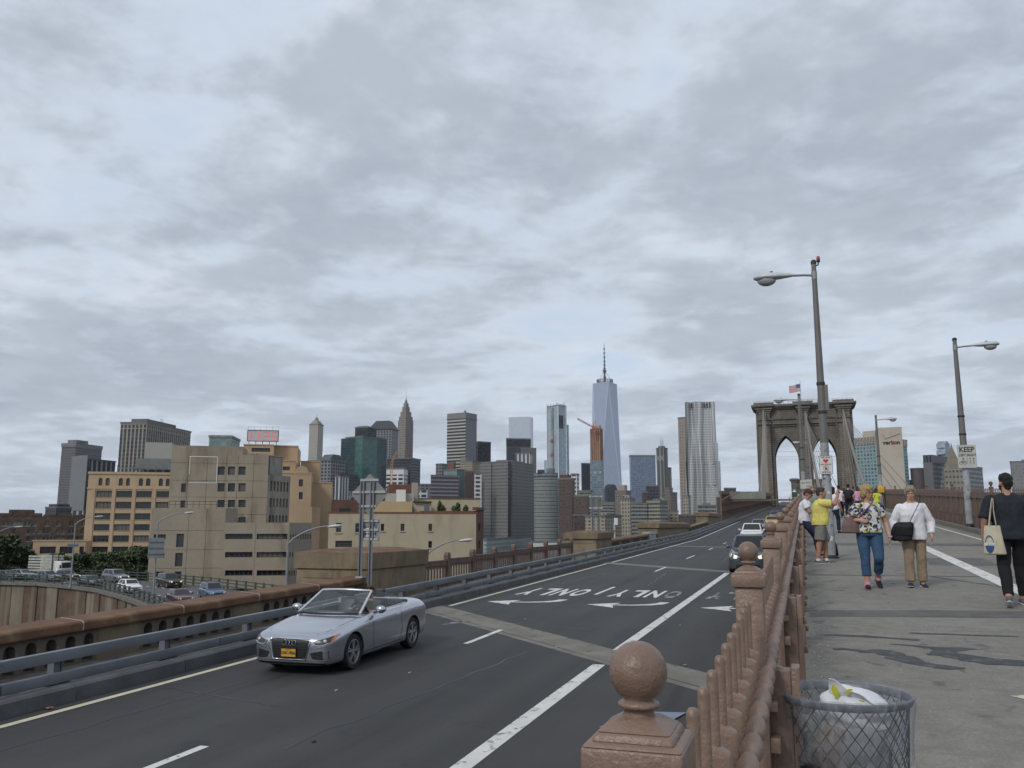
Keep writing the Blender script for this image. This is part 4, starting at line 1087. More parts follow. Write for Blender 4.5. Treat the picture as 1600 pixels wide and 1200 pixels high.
for k in range(12):
    z0 = H - 42 - (k + 1) * 24; z1 = z0 + 24
    bx.beam((x0, w1 * .08, z0), (x1, w1 * .08, z1) if k % 2 else (x0, w1 * .08, z1), 1.4, 1.4); bx.beam((x0, w1 * .08, z0) if k % 2 else (x1, w1 * .08, z0), (x1, w1 * .08, z0) if k % 2 else (x0, w1 * .08, z1), 1.4, 1.4)
    bx.beam((x0, w1 * .08, z0), (x1, w1 * .08, z0), 1.3, 1.3)
bx.beam((x0, w1 * .08, 0), (x0, w1 * .08, H - 42), 1.8, 1.8, (0, 1, 0)).beam((x1, w1 * .08, 0), (x1, w1 * .08, H - 42), 1.8, 1.8, (0, 1, 0))
bx.beam((-1, -1, 0), (-1, -1, H + 4), 1.6, 1.6, (0, 1, 0)).beam((w2, -1, 0), (w2, -1, H + 4), 1.6, 1.6, (0, 1, 0)).beam((-1, w1, 0), (-1, w1, H + 6), 1.6, 1.6, (0, 1, 0))
bx.build('bracing', WSTEEL, b)
hs = MB().bb((-3, w1 * .42, 0), (-.5, w1 * .58, H - 4)); hs.build('hoist_tower', M('hoist_grey', (.25, .25, .25), .7, .3, .1), b)
for z in (H - 85, H - 118): MB().bb((-5, w1 * .40, z), (-3, w1 * .60, z + 7)).build('hoist_car', M('hoist_red', (.35, .07, .05), .7, .1), b)
MB().bb((w2 * .05, -1.5, H - 52), (w2 * .6, .2, H - 22)).build('open_floors', f_black, b)
st_ = MB()
for k in range(5):
    st_.cyl((w2 * k / 4, w1 * .1, H), (w2 * k / 4, w1 * .1, H + 6), .5, n=4); st_.cyl((w2 * .1, w1 * k / 4, H), (w2 * .1, w1 * k / 4, H + 5 + k), .5, n=4)
st_.beam((0, w1 * .1, H + 5), (w2, w1 * .1, H + 5), .7, .7).cyl((w2 * .3, w1 * .3, H), (w2 * .3, w1 * .3, H + 11), .5, n=4).cyl((w2 * .9, w1 * .1, H), (w2 * .9, w1 * .1, H + 11), .5, n=4)
st_.build('unfinished_steel', M('bare_steel', (.20, .16, .14), .7, .2, .1), b)
b = sky('brown_flats', 'tall brown brick block of flats right of the curved office', 872, 893, 898, 749, 520, f_brown, 15, 25)
block(b, 'setback', M('red_brick_top', (.13, .05, .042), .9, .1, .2), .02, .95, .25, .9, 0, 5)
sky('white_flats', 'white flats showing behind the brown brick block', 892, 901, 905, 742, 640, f_white, 20, 20)
sky('dark_purple_flats', 'dark purple-brown flats right of the brown brick block', 897, 918, 921, 776, 500, f_brown, 12, 20)
sky('pale_roofed_block', 'pale low block with rooftop plant behind the sign posts', 903, 922, 926, 768, 620, f_bandg, 15, 20)
sky('navy_tower', 'narrow navy glass tower left of the unfinished one', 908, 909, 922, 725, 1500, f_dkblue, 70, 40)
b = sky('unfinished_tower', 'tower clad in grey-blue glass below and bare orange frame above', 922, 939, 943, 719, 1150, f_cglass, 20, 22, parapet=False)
w2, w1, H = b['wd']; hz = px2m(b, 50)
MB().bb((.4, .4, H), (w2 - .4, w1 - .4, H + hz)).build('bare_frame', f_core, b)
sl_ = MB()
for k in range(int(hz / 3.6)): sl_.bb((-.3, -.3, H + k * 3.6), (w2 + .3, w1 + .3, H + k * 3.6 + .5))
sl_.build('floor_slabs', M('bare_slab', (.42, .20, .11), .8, .1, .1), b)
cl_ = MB()
for k in range(5): cl_.bb((-.7, w1 * (k + .5) / 5 - .3, H), (-.2, w1 * (k + .5) / 5 + .3, H + hz + (k % 2) * 4))
cl_.build('hoist_rails', M('pale_formwork', (.48, .40, .30), .8, .2, .2), b)
MB().bb((.5, w1 * .15, H + hz), (w2 - .5, w1 * .7, H + hz + 5)).build('formwork', MATS['pale_formwork'], b)
CRED = M('crane_red', (.36, .12, .08), .6, .1)
P = at_D(927, 674, FD(1140)); cr = empty('luffing_crane', P, 0, 'red crane with a slanting boom on the unfinished tower', 'crane')
o_ = P
mb = MB(); lattice(mb, (0, 0, -6), (0, 0, 9), 3, 6, .3); mb.build('mast', CRED, cr)
mb = MB(); lattice(mb, rel(926, 667, FD(1140)), rel(902, 654, FD(1140)), 1.8, 14, .3); mb.build('boom', CRED, cr)
mb = MB(); mb.beam(rel(926, 667, FD(1140)), rel(930, 657, FD(1140)), .8, .8).beam(rel(930, 657, FD(1140)), rel(932, 668, FD(1140)), .6, .6).bb((1, -1.5, 4), (5, 1.5, 7)); mb.build('gantry', CRED, cr)
P = at_D(945, 600, FD(2550)); root = empty('tapering_skyscraper', (P.x, P.y, -22), az(945, 600) - math.pi / 2 + R(16), 'tallest tower, tapering mirror glass with a tall spire', 'skyscraper', G1)
Ht = P.z + 22; hb = px2m(root, 19.5) ; htp = hb * .98
base = [(-hb, -hb), (hb, -hb), (hb, hb), (-hb, hb)]; rr = hb * 1.0
topq = [(0, -rr), (rr, 0), (0, rr), (-rr, 0)]
zb0 = 62.0
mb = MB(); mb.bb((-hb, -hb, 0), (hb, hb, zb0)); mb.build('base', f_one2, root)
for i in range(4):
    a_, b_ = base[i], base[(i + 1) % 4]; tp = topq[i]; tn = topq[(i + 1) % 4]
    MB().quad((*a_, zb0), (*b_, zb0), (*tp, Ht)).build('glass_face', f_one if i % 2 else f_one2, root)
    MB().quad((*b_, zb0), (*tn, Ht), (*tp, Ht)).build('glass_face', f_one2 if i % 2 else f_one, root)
EDGE = M('steel_edge', (.62, .66, .74), .5, .03)
ed = MB()
for i in range(4):
    for tp in (topq[i], topq[i - 1]): ed.beam((*base[i], zb0), (*tp, Ht), .9, .9)
for i in range(4): ed.beam((*topq[i], Ht), (*topq[(i + 1) % 4], Ht), 1.2, 1.2)
ed.build('edge_trim', EDGE, root)
MB().quad(*[(*p, Ht) for p in topq]).build('roof', ROOFM, root)
ring = MB()
for z in (1.5, 4.5, 8, 11): ring.lathe([(rr * .62, Ht + z), (rr * .66, Ht + z), (rr * .66, Ht + z + 1), (rr * .62, Ht + z + 1), (rr * .62, Ht + z)], 28)
for k in range(28):
    a = 2 * math.pi * k / 28; ring.beam((rr * .64 * math.cos(a), rr * .64 * math.sin(a), Ht), (rr * .64 * math.cos(a + .11), rr * .64 * math.sin(a + .11), Ht + 12), .9, .9)
ring.build('ring', DARKM, root)
sh = px2m(root, 66)
spm = MB().lathe([(3.4, 0), (3.2, 18), (2.6, 20), (2.3, sh * .35), (1.8, sh * .5), (1.3, sh * .62), (1.0, sh * .8), (.7, sh * .94), (.3, sh)], 10, (0, 0, Ht))
for f in (.16, .26, .36, .45, .54, .64, .74, .84): spm.lathe([(2.2, 0), (4.6 - 2 * f, .4), (4.6 - 2 * f, 2.6), (2.2, 3)], 10, (0, 0, Ht + sh * f))
spm.lathe([(3, 0), (5.6, 1), (5.6, 5), (3, 6)], 12, (0, 0, Ht + 35)); spm.build('spire', M('spire_steel', (.10, .105, .11), .5, .1), root)
gy = MB()
for k in range(6): a = k * math.pi / 3; gy.cyl((rr * .62 * math.cos(a), rr * .62 * math.sin(a), Ht + 10), (2 * math.cos(a), 2 * math.sin(a), Ht + sh * .3), .25, n=4)
gy.build('guy_wires', DARKM, root)
P = at_D(954, 757, FD(1700)); o = MB().lathe([(14, 0), (14, P.z + 10), (12, P.z + 18), (8, P.z + 22)], 20).build('reflection_block', f_dkblue, None, 30, loc=(P.x, P.y, -22))  # added solid in place of a dark reflection in the tower glass
tag(o, 'dark rounded block standing in for a reflection in the tallest tower', 'building', G1)
sky('light_blue_block', 'slim light blue glass block at the foot of the tallest tower', 961, 962, 971, 773, 1000, FAC('f_light_blue', (.20, .27, .36), (.22, .30, .41), 3, 4, .9, .8, .1, .1), 72, 20)
b = sky('mauve_block', 'mauve-topped block below the tallest tower', 961, 978, 986, 768, 900, f_pinkb, 25)
block(b, 'dome_storey', M('beige_dome_stone', (.33, .28, .22), .8, .1), .2, .7, .2, .8, 0, 9)
b = sky('blue_glass_box', 'broad plain blue glass tower', 983, 985, 1024, 713, 1700, f_seven, 80, 45)
w2, w1, H = b['wd']; MB().bb((-.2, -.2, H), (w2 + .2, w1 + .2, H + 3)).build('attic', M('blue_grey_attic', (.22, .25, .30), .5, .05), b)
b = sky('cross_braced_tower', 'slim green-grey tower with crosses near the top', 1025, 1037, 1043, 701, 1250, f_xtow, 30, roofmat=f_xtow)
w2, w1, H = b['wd']; xs = MB()
for c0 in (0, .5):
    for z0 in (H - 20, H - 88):
        xs.beam((-.4, w1 * c0, z0), (-.4, w1 * (c0 + .5), z0 + 9), .8, .8).beam((-.4, w1 * (c0 + .5), z0), (-.4, w1 * c0, z0 + 9), .8, .8)
xs.build('cross_brace', M('pale_brace', (.42, .43, .40), .7, .05), b)
an = MB(); block(b, 'penthouse', f_xtow, .2, .8, .2, .8, 0, 5)
for k in range(4): an.cyl((w2 * .5, w1 * (.3 + .12 * k), H + 5), (w2 * .5 , w1 * (.3 + .12 * k), H + 14 + (k % 2) * 4), .25, n=4)
an.build('antenna', DARKM, b)
sky('beige_old_tower', 'small beige old tower right of the cross-braced one', 1040, 1046, 1049, 732, 1300, f_old, 30)
sky('navy_low_block', 'dark blue glass low block before the cross-braced tower', 1009, 1010, 1029, 760, 700, f_slate, 70, 20)
b = sky('mauve_flats', 'mauve brick block of flats right of the cross-braced tower', 1037, 1047, 1058, 771, 700, f_pinkb, 40)
block(b, 'setback', f_pinkb, .0, .5, .1, .9, 0, 7)
b = sky('cream_classic_tower', 'cream old tower with a stepped top left of the banded flats', 969, 984, 992, 780, 560, f_old, 30)
block(b, 'setback', f_old, .2, .8, .2, .8, 0, 4.5)
for xl, xm, xr, yt, lb in ((986, 988, 1011, 788, 'grey banded flats, the left of the pair'), (1011, 1031, 1043, 784, 'tan and teal banded flats, the right of the pair')):
    b = sky('banded_flats', lb, xl, xm, xr, yt, 480, f_bandg if xl < 1000 else f_bandt, 70 if xl < 1000 else 30, 16)
    block(b, 'plant_room', PLANT, .3, .7, .3, .7, 0, 3.2); block(b, 'roof_slab', M('pale_roof_slab', (.36, .33, .27), .8, .1), -.03, 1.03, -.03, 1.03, 0, .7)
b = sky('tan_flats', 'low tan flats with small balconies behind the far pier', 914, 945, 971, 807, 420, f_resid, 30)
block(b, 'lift_tower', f_resid, .35, .55, .2, .5, 0, 3.5)
sky('brown_infill', 'dark brown infill block between tan flats and banded flats', 1003, 1005, 1012, 770, 650, f_brown, 60, 15)
b = sky('stone_skyscraper', 'tall pinkish stone tower behind the wavy steel one', 1059, 1072, 1078, 653, 1250, f_wool, 25, 30)
P = at_D(1093, 628, FD(1050)); root = empty('wavy_steel_tower', (P.x, P.y, -22), az(1093, 628) - math.pi / 2, 'rippling steel-clad tower with deep wavy folds', 'skyscraper', G1)
Hg = P.z + 22
m, t, bs = newmat('rippled_steel')
tcn = t.add('ShaderNodeTexCoord'); s = t.add('ShaderNodeSeparateXYZ'); t.l.new(tcn.outputs['UV'], s.inputs[0])
fu = t.math('FRACT', t.math('MULTIPLY', s.outputs[0], 44.0)); fv = t.math('FRACT', t.math('MULTIPLY', s.outputs[1], 72.0))
win = t.math('MULTIPLY', t.math('LESS_THAN', t.math('ABSOLUTE', t.math('SUBTRACT', fu, .5)), .21), t.math('LESS_THAN', t.math('ABSOLUTE', t.math('SUBTRACT', fv, .5)), .30))
t.l.new(t.mix(win, (.52, .53, .52, 1), (.13, .14, .145, 1)), bs.inputs['Base Color']); bs.inputs['Roughness'].default_value = .38
t.l.new(t.math('MULTIPLY', t.math('SUBTRACT', 1.0, win), .35), bs.inputs['Metallic'])
def gehry(hw, dp, z0, z1, seed, xoff=0):
    nu, nv = 120, 60; me = bpy.data.meshes.new('rippled_wall'); vs = []; uv = []
    for j in range(nv + 1):
        z = z0 + (z1 - z0) * j / nv
        for i in range(nu + 1):
            u = i / nu; p = u * 4
            if p < 1: x, y, nx, ny = -hw + 2 * hw * p, 0, 0, -1
            elif p < 2: x, y, nx, ny = hw, dp * (p - 1), 1, 0
            elif p < 3: x, y, nx, ny = hw - 2 * hw * (p - 2), dp, 0, 1
            else: x, y, nx, ny = -hw, dp * (4 - p), -1, 0
            q = p * 6.3 + seed
            wv = (math.sin(q * 2.0 + 1.1 * math.sin(z * .018 + seed + q)) + .55 * math.sin(q * 3.7 - z * .022 + seed * 2)) * 3.8
            wv = wv if wv > 0 else wv * .6
            if p >= 1: wv *= .6
            vs.append((x + xoff + nx * wv, y + ny * wv, z)); uv.append((u * (hw + dp) / 30, z / 265))
    fs = [(j*(nu+1)+i, j*(nu+1)+i+1, (j+1)*(nu+1)+i+1, (j+1)*(nu+1)+i) for j in range(nv) for i in range(nu)]
    b0 = len(vs); fs.append(tuple(nv*(nu+1)+i for i in range(nu)))
    me.from_pydata(vs, [], fs); ul = me.uv_layers.new()
    for lp in me.loops: ul.data[lp.index].uv = uv[lp.vertex_index]
    me.materials.append(m); shade(me, 60); return link('rippled_wall', me, root)
k_ = px2m(root, 1)
gehry(19.4 * k_, 26, Hg * .55, Hg, 1.0)
gehry(20.6 * k_, 30, Hg * .40, Hg * .70, 1.0, .8 * k_); gehry(22.3 * k_, 34, 0, Hg * .57, 1.0, 1.6 * k_)
cr_ = MB()
for k in range(9): cr_.bb((-17 * k_ + k * 3.9 * k_, -.6, Hg - 9), (-15.6 * k_ + k * 3.9 * k_, .4, Hg - 1))
cr_.build('crown_opening', f_black, root)
sky('cream_old_block', 'narrow cream old block with a green roof before the wavy tower', 1068, 1075, 1079, 776, 800, f_old, 25)
b = sky('round_banded_flats', 'grey banded flats at the foot of the wavy tower', 1090, 1092, 1119, 791, 470, f_bandg, 72, 16)
block(b, 'plant_room', PLANT, .25, .7, .3, .7, 0, 3)
b = sky('lone_dark_block', 'lone small dark block right of the wavy tower', 1131, 1133, 1150, 764, 900, f_slate, 70, 20)
block(b, 'step', f_slate, -.12, 0, 0, 1, -9, -5)
sky('brown_strip_block', 'brown block between wavy tower and steel truss', 1119, 1121, 1128, 778, 900, f_brown, 70, 20)
b = sky('telephone_building', 'teal glass office with a blank stone slab bearing a red tick logo', 1334, 1372, 1416, 684, 800, FAC('f_teal_lattice', (.23, .34, .36), (.075, .165, .19), 4.0, 4.2, .62, .62, .12, .45), 28)
w2, w1, H = b['wd']
LIME = M('limestone_slab', (.44, .395, .325), .85, .06, .03, col2=(.38, .34, .27), thr=(.5, .7), s2=.05)
MB().bb((-3.0, -9, -.0), (3, w1 * .0 + 2.0, H - 3)).build('return_wall', LIME, b)
P0 = at_D(1369, 668.5, FD(765));
slab = empty('stone_slab', (0, 0, 0), 0); slab.parent = b; slab.rotation_euler = (0, 0, -b.rotation_euler.z)
slab.location = Matrix.Rotation(-b.rotation_euler.z, 3, 'Z') @ (Vector((P0.x, P0.y, -22)) - Vector(b.location))
e_ = Vector((math.cos(az(1385, 700) - math.pi/2), math.sin(az(1385, 700) - math.pi/2), 0)); n_ = Vector((-e_.y, e_.x, 0))
Wd = 33.5 * FD(765) / FPX; Hs = P0.z + 22
q = [Vector((0,0,0)), e_ * Wd, e_ * Wd + n_ * 22, n_ * 22]
MB().hexa([*q, *[p + Vector((0, 0, Hs)) for p in q]]).build('slab_wall', LIME, slab)
rotf = (R(90), 0, math.atan2(e_.y, e_.x))
LOGR = M('logo_red', (.45, .02, .03), .6, .05); LOGK = M('logo_black', (.012, .012, .012), .6, .05)
mid = e_ * (Wd * .50) - n_ * .18; zt_ = Hs - 22 * FD(765) / FPX
text('lettering', 'veri', LOGK, slab, e_ * (Wd * .41) - n_ * .15 + Vector((0, 0, zt_)), rotf, 6.7, .1, 1.0, .22)
text('lettering', 'z', LOGR, slab, e_ * (Wd * .605) - n_ * .15 + Vector((0, 0, zt_)), rotf, 6.7, .1, 1.0, .22)
text('lettering', 'on', LOGK, slab, e_ * (Wd * .765) - n_ * .15 + Vector((0, 0, zt_)), rotf, 6.7, .1, 1.0, .22)
lg = MB(); pz = lambda u, v: e_ * (Wd * u) - n_ * .2 + Vector((0, 0, Hs - v * FD(765) / FPX))
lg.beam(pz(.23, 9.5), pz(.345, 17), .2, 1.3, n_).beam(pz(.325, 16.7), pz(.93, 9.3), .2, 1.0, n_).beam(pz(.58, 23.6), pz(.88, 23.4), .2, .5, n_)
lg.build('tick_logo', LOGR, slab)
cols = MB()
for k in range(16): cols.bb((w2 * k / 16 + .1, -1.0, H - 7), (w2 * k / 16 + w2 / 32, .0, H + 1.2))
for k in range(16): cols.bb((-1.0, w1 * k / 16 + .1, H - 7), (0, w1 * k / 16 + w1 / 32, H + 1.2))
cols.build('attic_fins', LIME, b)
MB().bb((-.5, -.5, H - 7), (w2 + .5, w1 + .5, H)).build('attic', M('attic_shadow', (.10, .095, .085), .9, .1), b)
block(b, 'plant_room', LIME, -.0, .4, .12, .62, 1, 9)
sky('mauve_tower_block', 'mauve-brown tower block right of the stone slab', 1422, 1434, 1446, 733, 900, M('mauve_brown', (.135, .115, .12), .85, .08, .05), 40)
b = sky('lattice_office', 'big grey office with a dotted concrete screen wall', 1443, 1457, 1534, 722, 900, FAC('f_dotted_screen', (.15, .15, .16), (.42, .425, .435), 5.4, 5.8, .48, .5, .5, .2), 20)
w2, w1, H = b['wd']
block(b, 'blank_end', M('grey_blank', (.15, .15, .155), .85, .06, .04), -.01, .2, 0, 1.0, -60, 0)
topm = FAC('f_dark_columns', (.10, .105, .125), (.02, .022, .03), 4.0, 400., .5, 1., .3)
MB().bb((-.5, -.5, H), (w2 * .62, w1, H + 9)).build('colonnade', topm, b)
BLUEW = M('blue_sheeting', (.34, .40, .48), .6, .2, .15, col2=(.22, .26, .32), thr=(.5, .6), s2=.2)
sh_ = MB()
x_ = w2 * .24
for a_, b_, z0, z1 in ((0, 15, 9, 24), (-2.5, 1, 12, 17), (2, 17, 20, 27), (4, 12, 24, 29), (13, 19, 9, 14), (-1, 4, 20, 26)): sh_.bb((x_ + a_, -2 + random.uniform(0, 1), H + z0), (x_ + b_, 9, H + z1))
sh_.build('sheeted_scaffold', BLUEW, b)
cb_ = sky('courthouse', 'stone courthouse tower with a pyramid roof', 1473, 1475, 1506, 734, 700, FAC('f_courthouse', (.24, .22, .18), (.06, .06, .055), 3.6, 6.0, .5, .42, .5, .3), 82, 18, parapet=False)
w2, w1, H = cb_['wd']; o_h = 33 * FD(700) / FPX
MB().hexa([(.8, .8, H), (w2 - .8, .8, H), (w2 - .8, w1 - .8, H), (.8, w1 - .8, H), (w2 * .47, w1 * .47, H + o_h), (w2 * .53, w1 * .47, H + o_h), (w2 * .53, w1 * .53, H + o_h), (w2 * .47, w1 * .53, H + o_h)]).build('pyramid_roof', M('pyramid_tan', (.20, .17, .12), .7, .12, .2), cb_)
MB().bb((-.3, -.3, H - .9), (w2 + .3, w1 + .3, H)).build('cornice', MATS['beige_stone'], cb_)
MB().lathe([(.7, 0), (.7, 1.6), (.2, 3), (.1, 5)], 8, (w2/2, w1/2, H + o_h)).build('finial', MATS['beige_stone'], cb_)
b = sky('grey_office_end', 'plain grey office cut by the right edge of the picture', 1578, 1580, 1640, 723, 700, FAC('f_plain_grey', (.215, .215, .22), (.17, .17, .175), 3.0, 3.6, .5, .5, .5, .2), 78, 30)
block(b, 'plant_room', PLANT, .3, .9, .1, .8, 0, 3)
sky('low_skyline', 'low dark roofs at the foot of the dotted office', 1415, 1417, 1445, 752, 950, f_slate, 70, 20)
sky('pier_shed', 'low pale teal waterfront building before the grey slab', 753, 760, 830, 844, 420, FAC('f_pier_teal', (.30, .37, .37), (.10, .14, .15), 2.4, 4.0, .6, .5, .3), 15, 25)
sky('white_shed', 'long low white waterfront shed below the curved office', 830, 832, 895, 848, 430, M('white_shed', (.55, .58, .58), .8, .08, .05), 80, 20)
for i, (xl, xr, yt, D, mt) in enumerate(((640, 655, 760, 700, f_old), (655, 674, 758, 650, f_mans), (1043, 1060, 800, 520, f_resid), (1060, 1092, 806, 480, f_brown), (925, 960, 786, 760, f_bandg), (895, 915, 806, 470, f_brown), (655, 668, 766, 480, f_white), (545, 604, 770, 420, f_mans))):
    sky('infill_building', ['pale old office left of the ribbon-window office', 'grey old office touching the ribbon-window office', 'tan flats low between mauve flats and truss', 'dark low flats under the wavy tower', 'grey block behind the thin sign posts', 'dark low flats left of the tan flats', 'small white building below the grey old office', 'grey stone block low under the teal tower'][i], xl, xl + 2, xr, yt, D, mt, 74, 18)
# nearer buildings on the left, with built windows
def wall_face(mb, W, H, holes, t=.3):
    """upright wall in local x-z with its face at y=0; holes = (x0,x1,z0,z1,depth,closed). Reveals run back; closed ones get a back."""
    xs = sorted({0.0, W, *[min(max(h[0], 0), W) for h in holes], *[min(max(h[1], 0), W) for h in holes]})
    zs = sorted({0.0, H, *[min(max(h[2], 0), H) for h in holes], *[min(max(h[3], 0), H) for h in holes]})
    def inside(x, z):
        for h in holes:
            if h[0] - 1e-6 < x < h[1] + 1e-6 and h[2] - 1e-6 < z < h[3] + 1e-6: return h
    for i in range(len(xs) - 1):
        run = None
        for j in range(len(zs) - 1):
            cx, cz_ = (xs[i] + xs[i+1]) / 2, (zs[j] + zs[j+1]) / 2
            if inside(cx, cz_) is None: mb.quad((xs[i], 0, zs[j]), (xs[i+1], 0, zs[j]), (xs[i+1], 0, zs[j+1]), (xs[i], 0, zs[j+1]))
    for x0, x1, z0, z1, d, closed in holes:
        mb.quad((x0, 0, z0), (x0, d, z0), (x1, d, z0), (x1, 0, z0)); mb.quad((x0, 0, z1), (x1, 0, z1), (x1, d, z1), (x0, d, z1))
        mb.quad((x0, 0, z0), (x0, 0, z1), (x0, d, z1), (x0, d, z0)); mb.quad((x1, 0, z0), (x1, d, z0), (x1, d, z1), (x1, 0, z1))
        if closed: mb.quad((x0, d, z0), (x1, d, z0), (x1, d, z1), (x0, d, z1))
WGLASS = glass_mat('window_glass', (.018, .021, .026), .10)
WGLASS2 = glass_mat('window_glass_dull', (.045, .048, .05), .3)
WGLASS3 = glass_mat('window_glass_blind', (.11, .105, .095), .45)
FRAME = M('window_frame_dark', (.05, .05, .05), .6, .2)
FRAMEL = M('window_frame_pale', (.30, .28, .24), .7, .2)
def window(parent, x0, x1, z0, z1, d, M3, nx=2, nz=1, glass=None, frame=None, name='window', sill=None):
    """pane with frame bars set d behind the wall face; M3 maps local wall (x, y, z) to the thing's space"""
    if glass in (None, WGLASS): glass = random.choice((WGLASS, WGLASS, WGLASS, WGLASS2, WGLASS3))
    o = MB(); o.quad(*[M3 @ Vector(p) for p in ((x0, d, z0), (x1, d, z0), (x1, d, z1), (x0, d, z1))])
    o = o.build(name, glass or WGLASS, parent)
    f = MB(); w_ = min(.10, (x1 - x0) * .08)
    def bar(a, b_, c, e):
        f.hexa([M3 @ Vector(p) for p in ((a, d - .06, c), (b_, d - .06, c), (b_, d - .005, c), (a, d - .005, c), (a, d - .06, e), (b_, d - .06, e), (b_, d - .005, e), (a, d - .005, e))])
    bar(x0, x1, z0, z0 + w_); bar(x0, x1, z1 - w_, z1); bar(x0, x0 + w_, z0, z1); bar(x1 - w_, x1, z0, z1)
    for k in range(1, nx): x = x0 + (x1 - x0) * k / nx; bar(x - w_ * .5, x + w_ * .5, z0, z1)
    for k in range(1, nz): z = z0 + (z1 - z0) * k / nz; bar(x0, x1, z - w_ * .5, z + w_ * .5)
    f.build('frame', frame or FRAME, o)
    if sill:
        s = MB(); s.hexa([M3 @ Vector(p) for p in ((x0 - .1, -.12, z0 - .14), (x1 + .1, -.12, z0 - .14), (x1 + .1, d, z0 - .14), (x0 - .1, d, z0 - .14), (x0 - .1, -.12, z0 - .003), (x1 + .1, -.12, z0 - .003), (x1 + .1, d, z0 - .003), (x0 - .1, d, z0 - .003))]); s.build('sill', sill, o)
    return o
class Face:
    """a picture-facing wall plane: pixel coordinates -> local wall metres, for a wall whose near corner is known"""
    def __init__(s, P, ang, root):
        s.P = Vector(P); s.u = Vector((math.cos(ang), math.sin(ang), 0)); s.n = Vector((-s.u.y, s.u.x, 0)); s.ang = ang; s.root = root
        ro = Vector(root.location); rr_ = root.rotation_euler.z
        s.M = (Matrix.Translation(ro) @ Matrix.Rotation(rr_, 4, 'Z')).inverted() @ Matrix.Translation(s.P) @ Matrix.Rotation(ang, 4, 'Z')
    def uz(s, px, py):
        d = ray(px, py); t = (s.P - CAMP).dot(s.n) / d.dot(s.n); q = CAMP + d * t - s.P
        return q.dot(s.u), q.z
    def rect(s, x0, x1, y0, y1):        # photo rectangle -> (u0,u1,z0,z1)
        a = s.uz(x0, (y0 + y1) / 2)[0]; b_ = s.uz(x1, (y0 + y1) / 2)[0]
        xm = (x0 + x1) / 2; return a, b_, s.uz(xm, y1)[1], s.uz(xm, y0)[1]
    def wall(s, name, mat, W, H, holes):
        mb = MB(); wall_face(mb, W, H, holes); mb.v = [tuple(s.M @ Vector(p)) for p in mb.v]
        return mb.build(name, mat, s.root)
    def boxm(s, mb, x0, x1, y0, y1, z0, z1):
        mb.hexa([s.M @ Vector(p) for p in ((x0, y0, z0), (x1, y0, z0), (x1, y1, z0), (x0, y1, z0), (x0, y0, z1), (x1, y0, z1), (x1, y1, z1), (x0, y1, z1))]); return mb
GB = -22.0
def face_dir(px, py, tilt=0): return az(px, py) - math.pi / 2 + R(tilt)
YEL = M('yellow_stucco', (.45, .34, .22), .9, .10, .15, .2, 3, col2=(.42, .295, .165), thr=(.52, .72), s2=.25, stretch=(1, 1, .3))
D_ = 300; ang = face_dir(200, 800, -12); P = at_D(139, 738, D_)
root = empty('yellow_warehouse', (P.x, P.y, GB), ang, 'yellow stucco building with arched top windows and rows of wide dark windows', 'building')
F = Face((P.x, P.y, GB), ang, root); Wd, Hh = F.uz(300, 738)[0], P.z - GB
holes = []; wins = []
rows = [(767, 777), (784, 794.5), (802, 812), (819, 829), (836.5, 846.5), (854, 864)]
colsx = [(149, 173.5), (180.5, 205), (212, 236), (243.5, 267), (275, 297)]
u_ = [F.uz(a, 790)[0] for a, b_ in colsx]; u2 = [F.uz(b_, 790)[0] for a, b_ in colsx]
zr = [(F.uz(205, b_)[1], F.uz(205, a)[1]) for a, b_ in rows]
for z0, z1 in zr:
    for a, b_ in zip(u_, u2): holes.append((a, b_, z0, z1, .45, False)); wins.append((a, b_, z0, z1, 4, 1, WGLASS))
za0, za1 = F.uz(205, 759)[1], F.uz(205, 747)[1]
arch_x = [(154, 160), (165, 171.5), (185.5, 192), (197, 203), (217, 223.5), (228, 235), (248, 254.5), (259, 265)]
for a, b_ in arch_x: a, b_ = F.uz(a, 753)[0], F.uz(b_, 753)[0]; holes.append((a, b_, za0, za1, .45, False)); wins.append((a, b_, za0, za1, 1, 2, WGLASS2 if random.random() < .4 else WGLASS))
F.wall('front_wall', YEL, Wd, Hh, holes)
for a, b_, z0, z1, nx, nz, gl in wins: window(root, a, b_, z0, z1, .4, F.M, nx, nz, gl, FRAME, 'window', YEL if nx > 1 else None)
for a, b_ in arch_x:          # round heads: corner fillets close the square openings into arches
    a, b_ = F.uz(a, 753)[0], F.uz(b_, 753)[0]; r_ = (b_ - a) / 2; m_ = (a + b_) / 2; zc = za1 - r_; mb = MB()
    for sg in (-1, 1):
        pts = [(m_ + sg * r_ * math.cos(t_ * math.pi / 12), zc + r_ * math.sin(t_ * math.pi / 12)) for t_ in range(7)]
        poly = pts + [(m_ + sg * r_, za1)]
        vs = [F.M @ Vector((p[0], .0, p[1])) for p in poly] ; vb = [F.M @ Vector((p[0], .44, p[1])) for p in poly]
        n = len(poly); mb.add(vs + vb, [tuple(range(n)) if sg > 0 else tuple(range(n - 1, -1, -1))] + [(i, (i + 1) % n, n + (i + 1) % n, n + i) for i in range(n)])
    mb.build('arch_head', YEL, root)
pil = []
for k in range(6):
    x = [F.uz(q, 790)[0] for q in (145, 177, 208.5, 240, 271, 299)][k]
    F.boxm(MB(), x - .42, x + .42, -.22, 0, 0, F.uz(205, 764)[1]).build('pilaster', YEL, root)
F.boxm(MB(), -.2, Wd + .2, -.18, 0, F.uz(205, 764.5)[1], F.uz(205, 762)[1]).build('string_course', YEL, root)
F.boxm(MB(), -.2, Wd + .2, -.25, .5, Hh - .5, Hh + .25).build('cornice', YEL, root)
F.boxm(MB(), .02, Wd - .02, .5, 26, 0, Hh - .3).build('core', M('dark_interior', (.03, .028, .025), .9), root)
F.boxm(MB(), 0, .4, .02, 26, 0, Hh).build('side_wall', YEL, root)
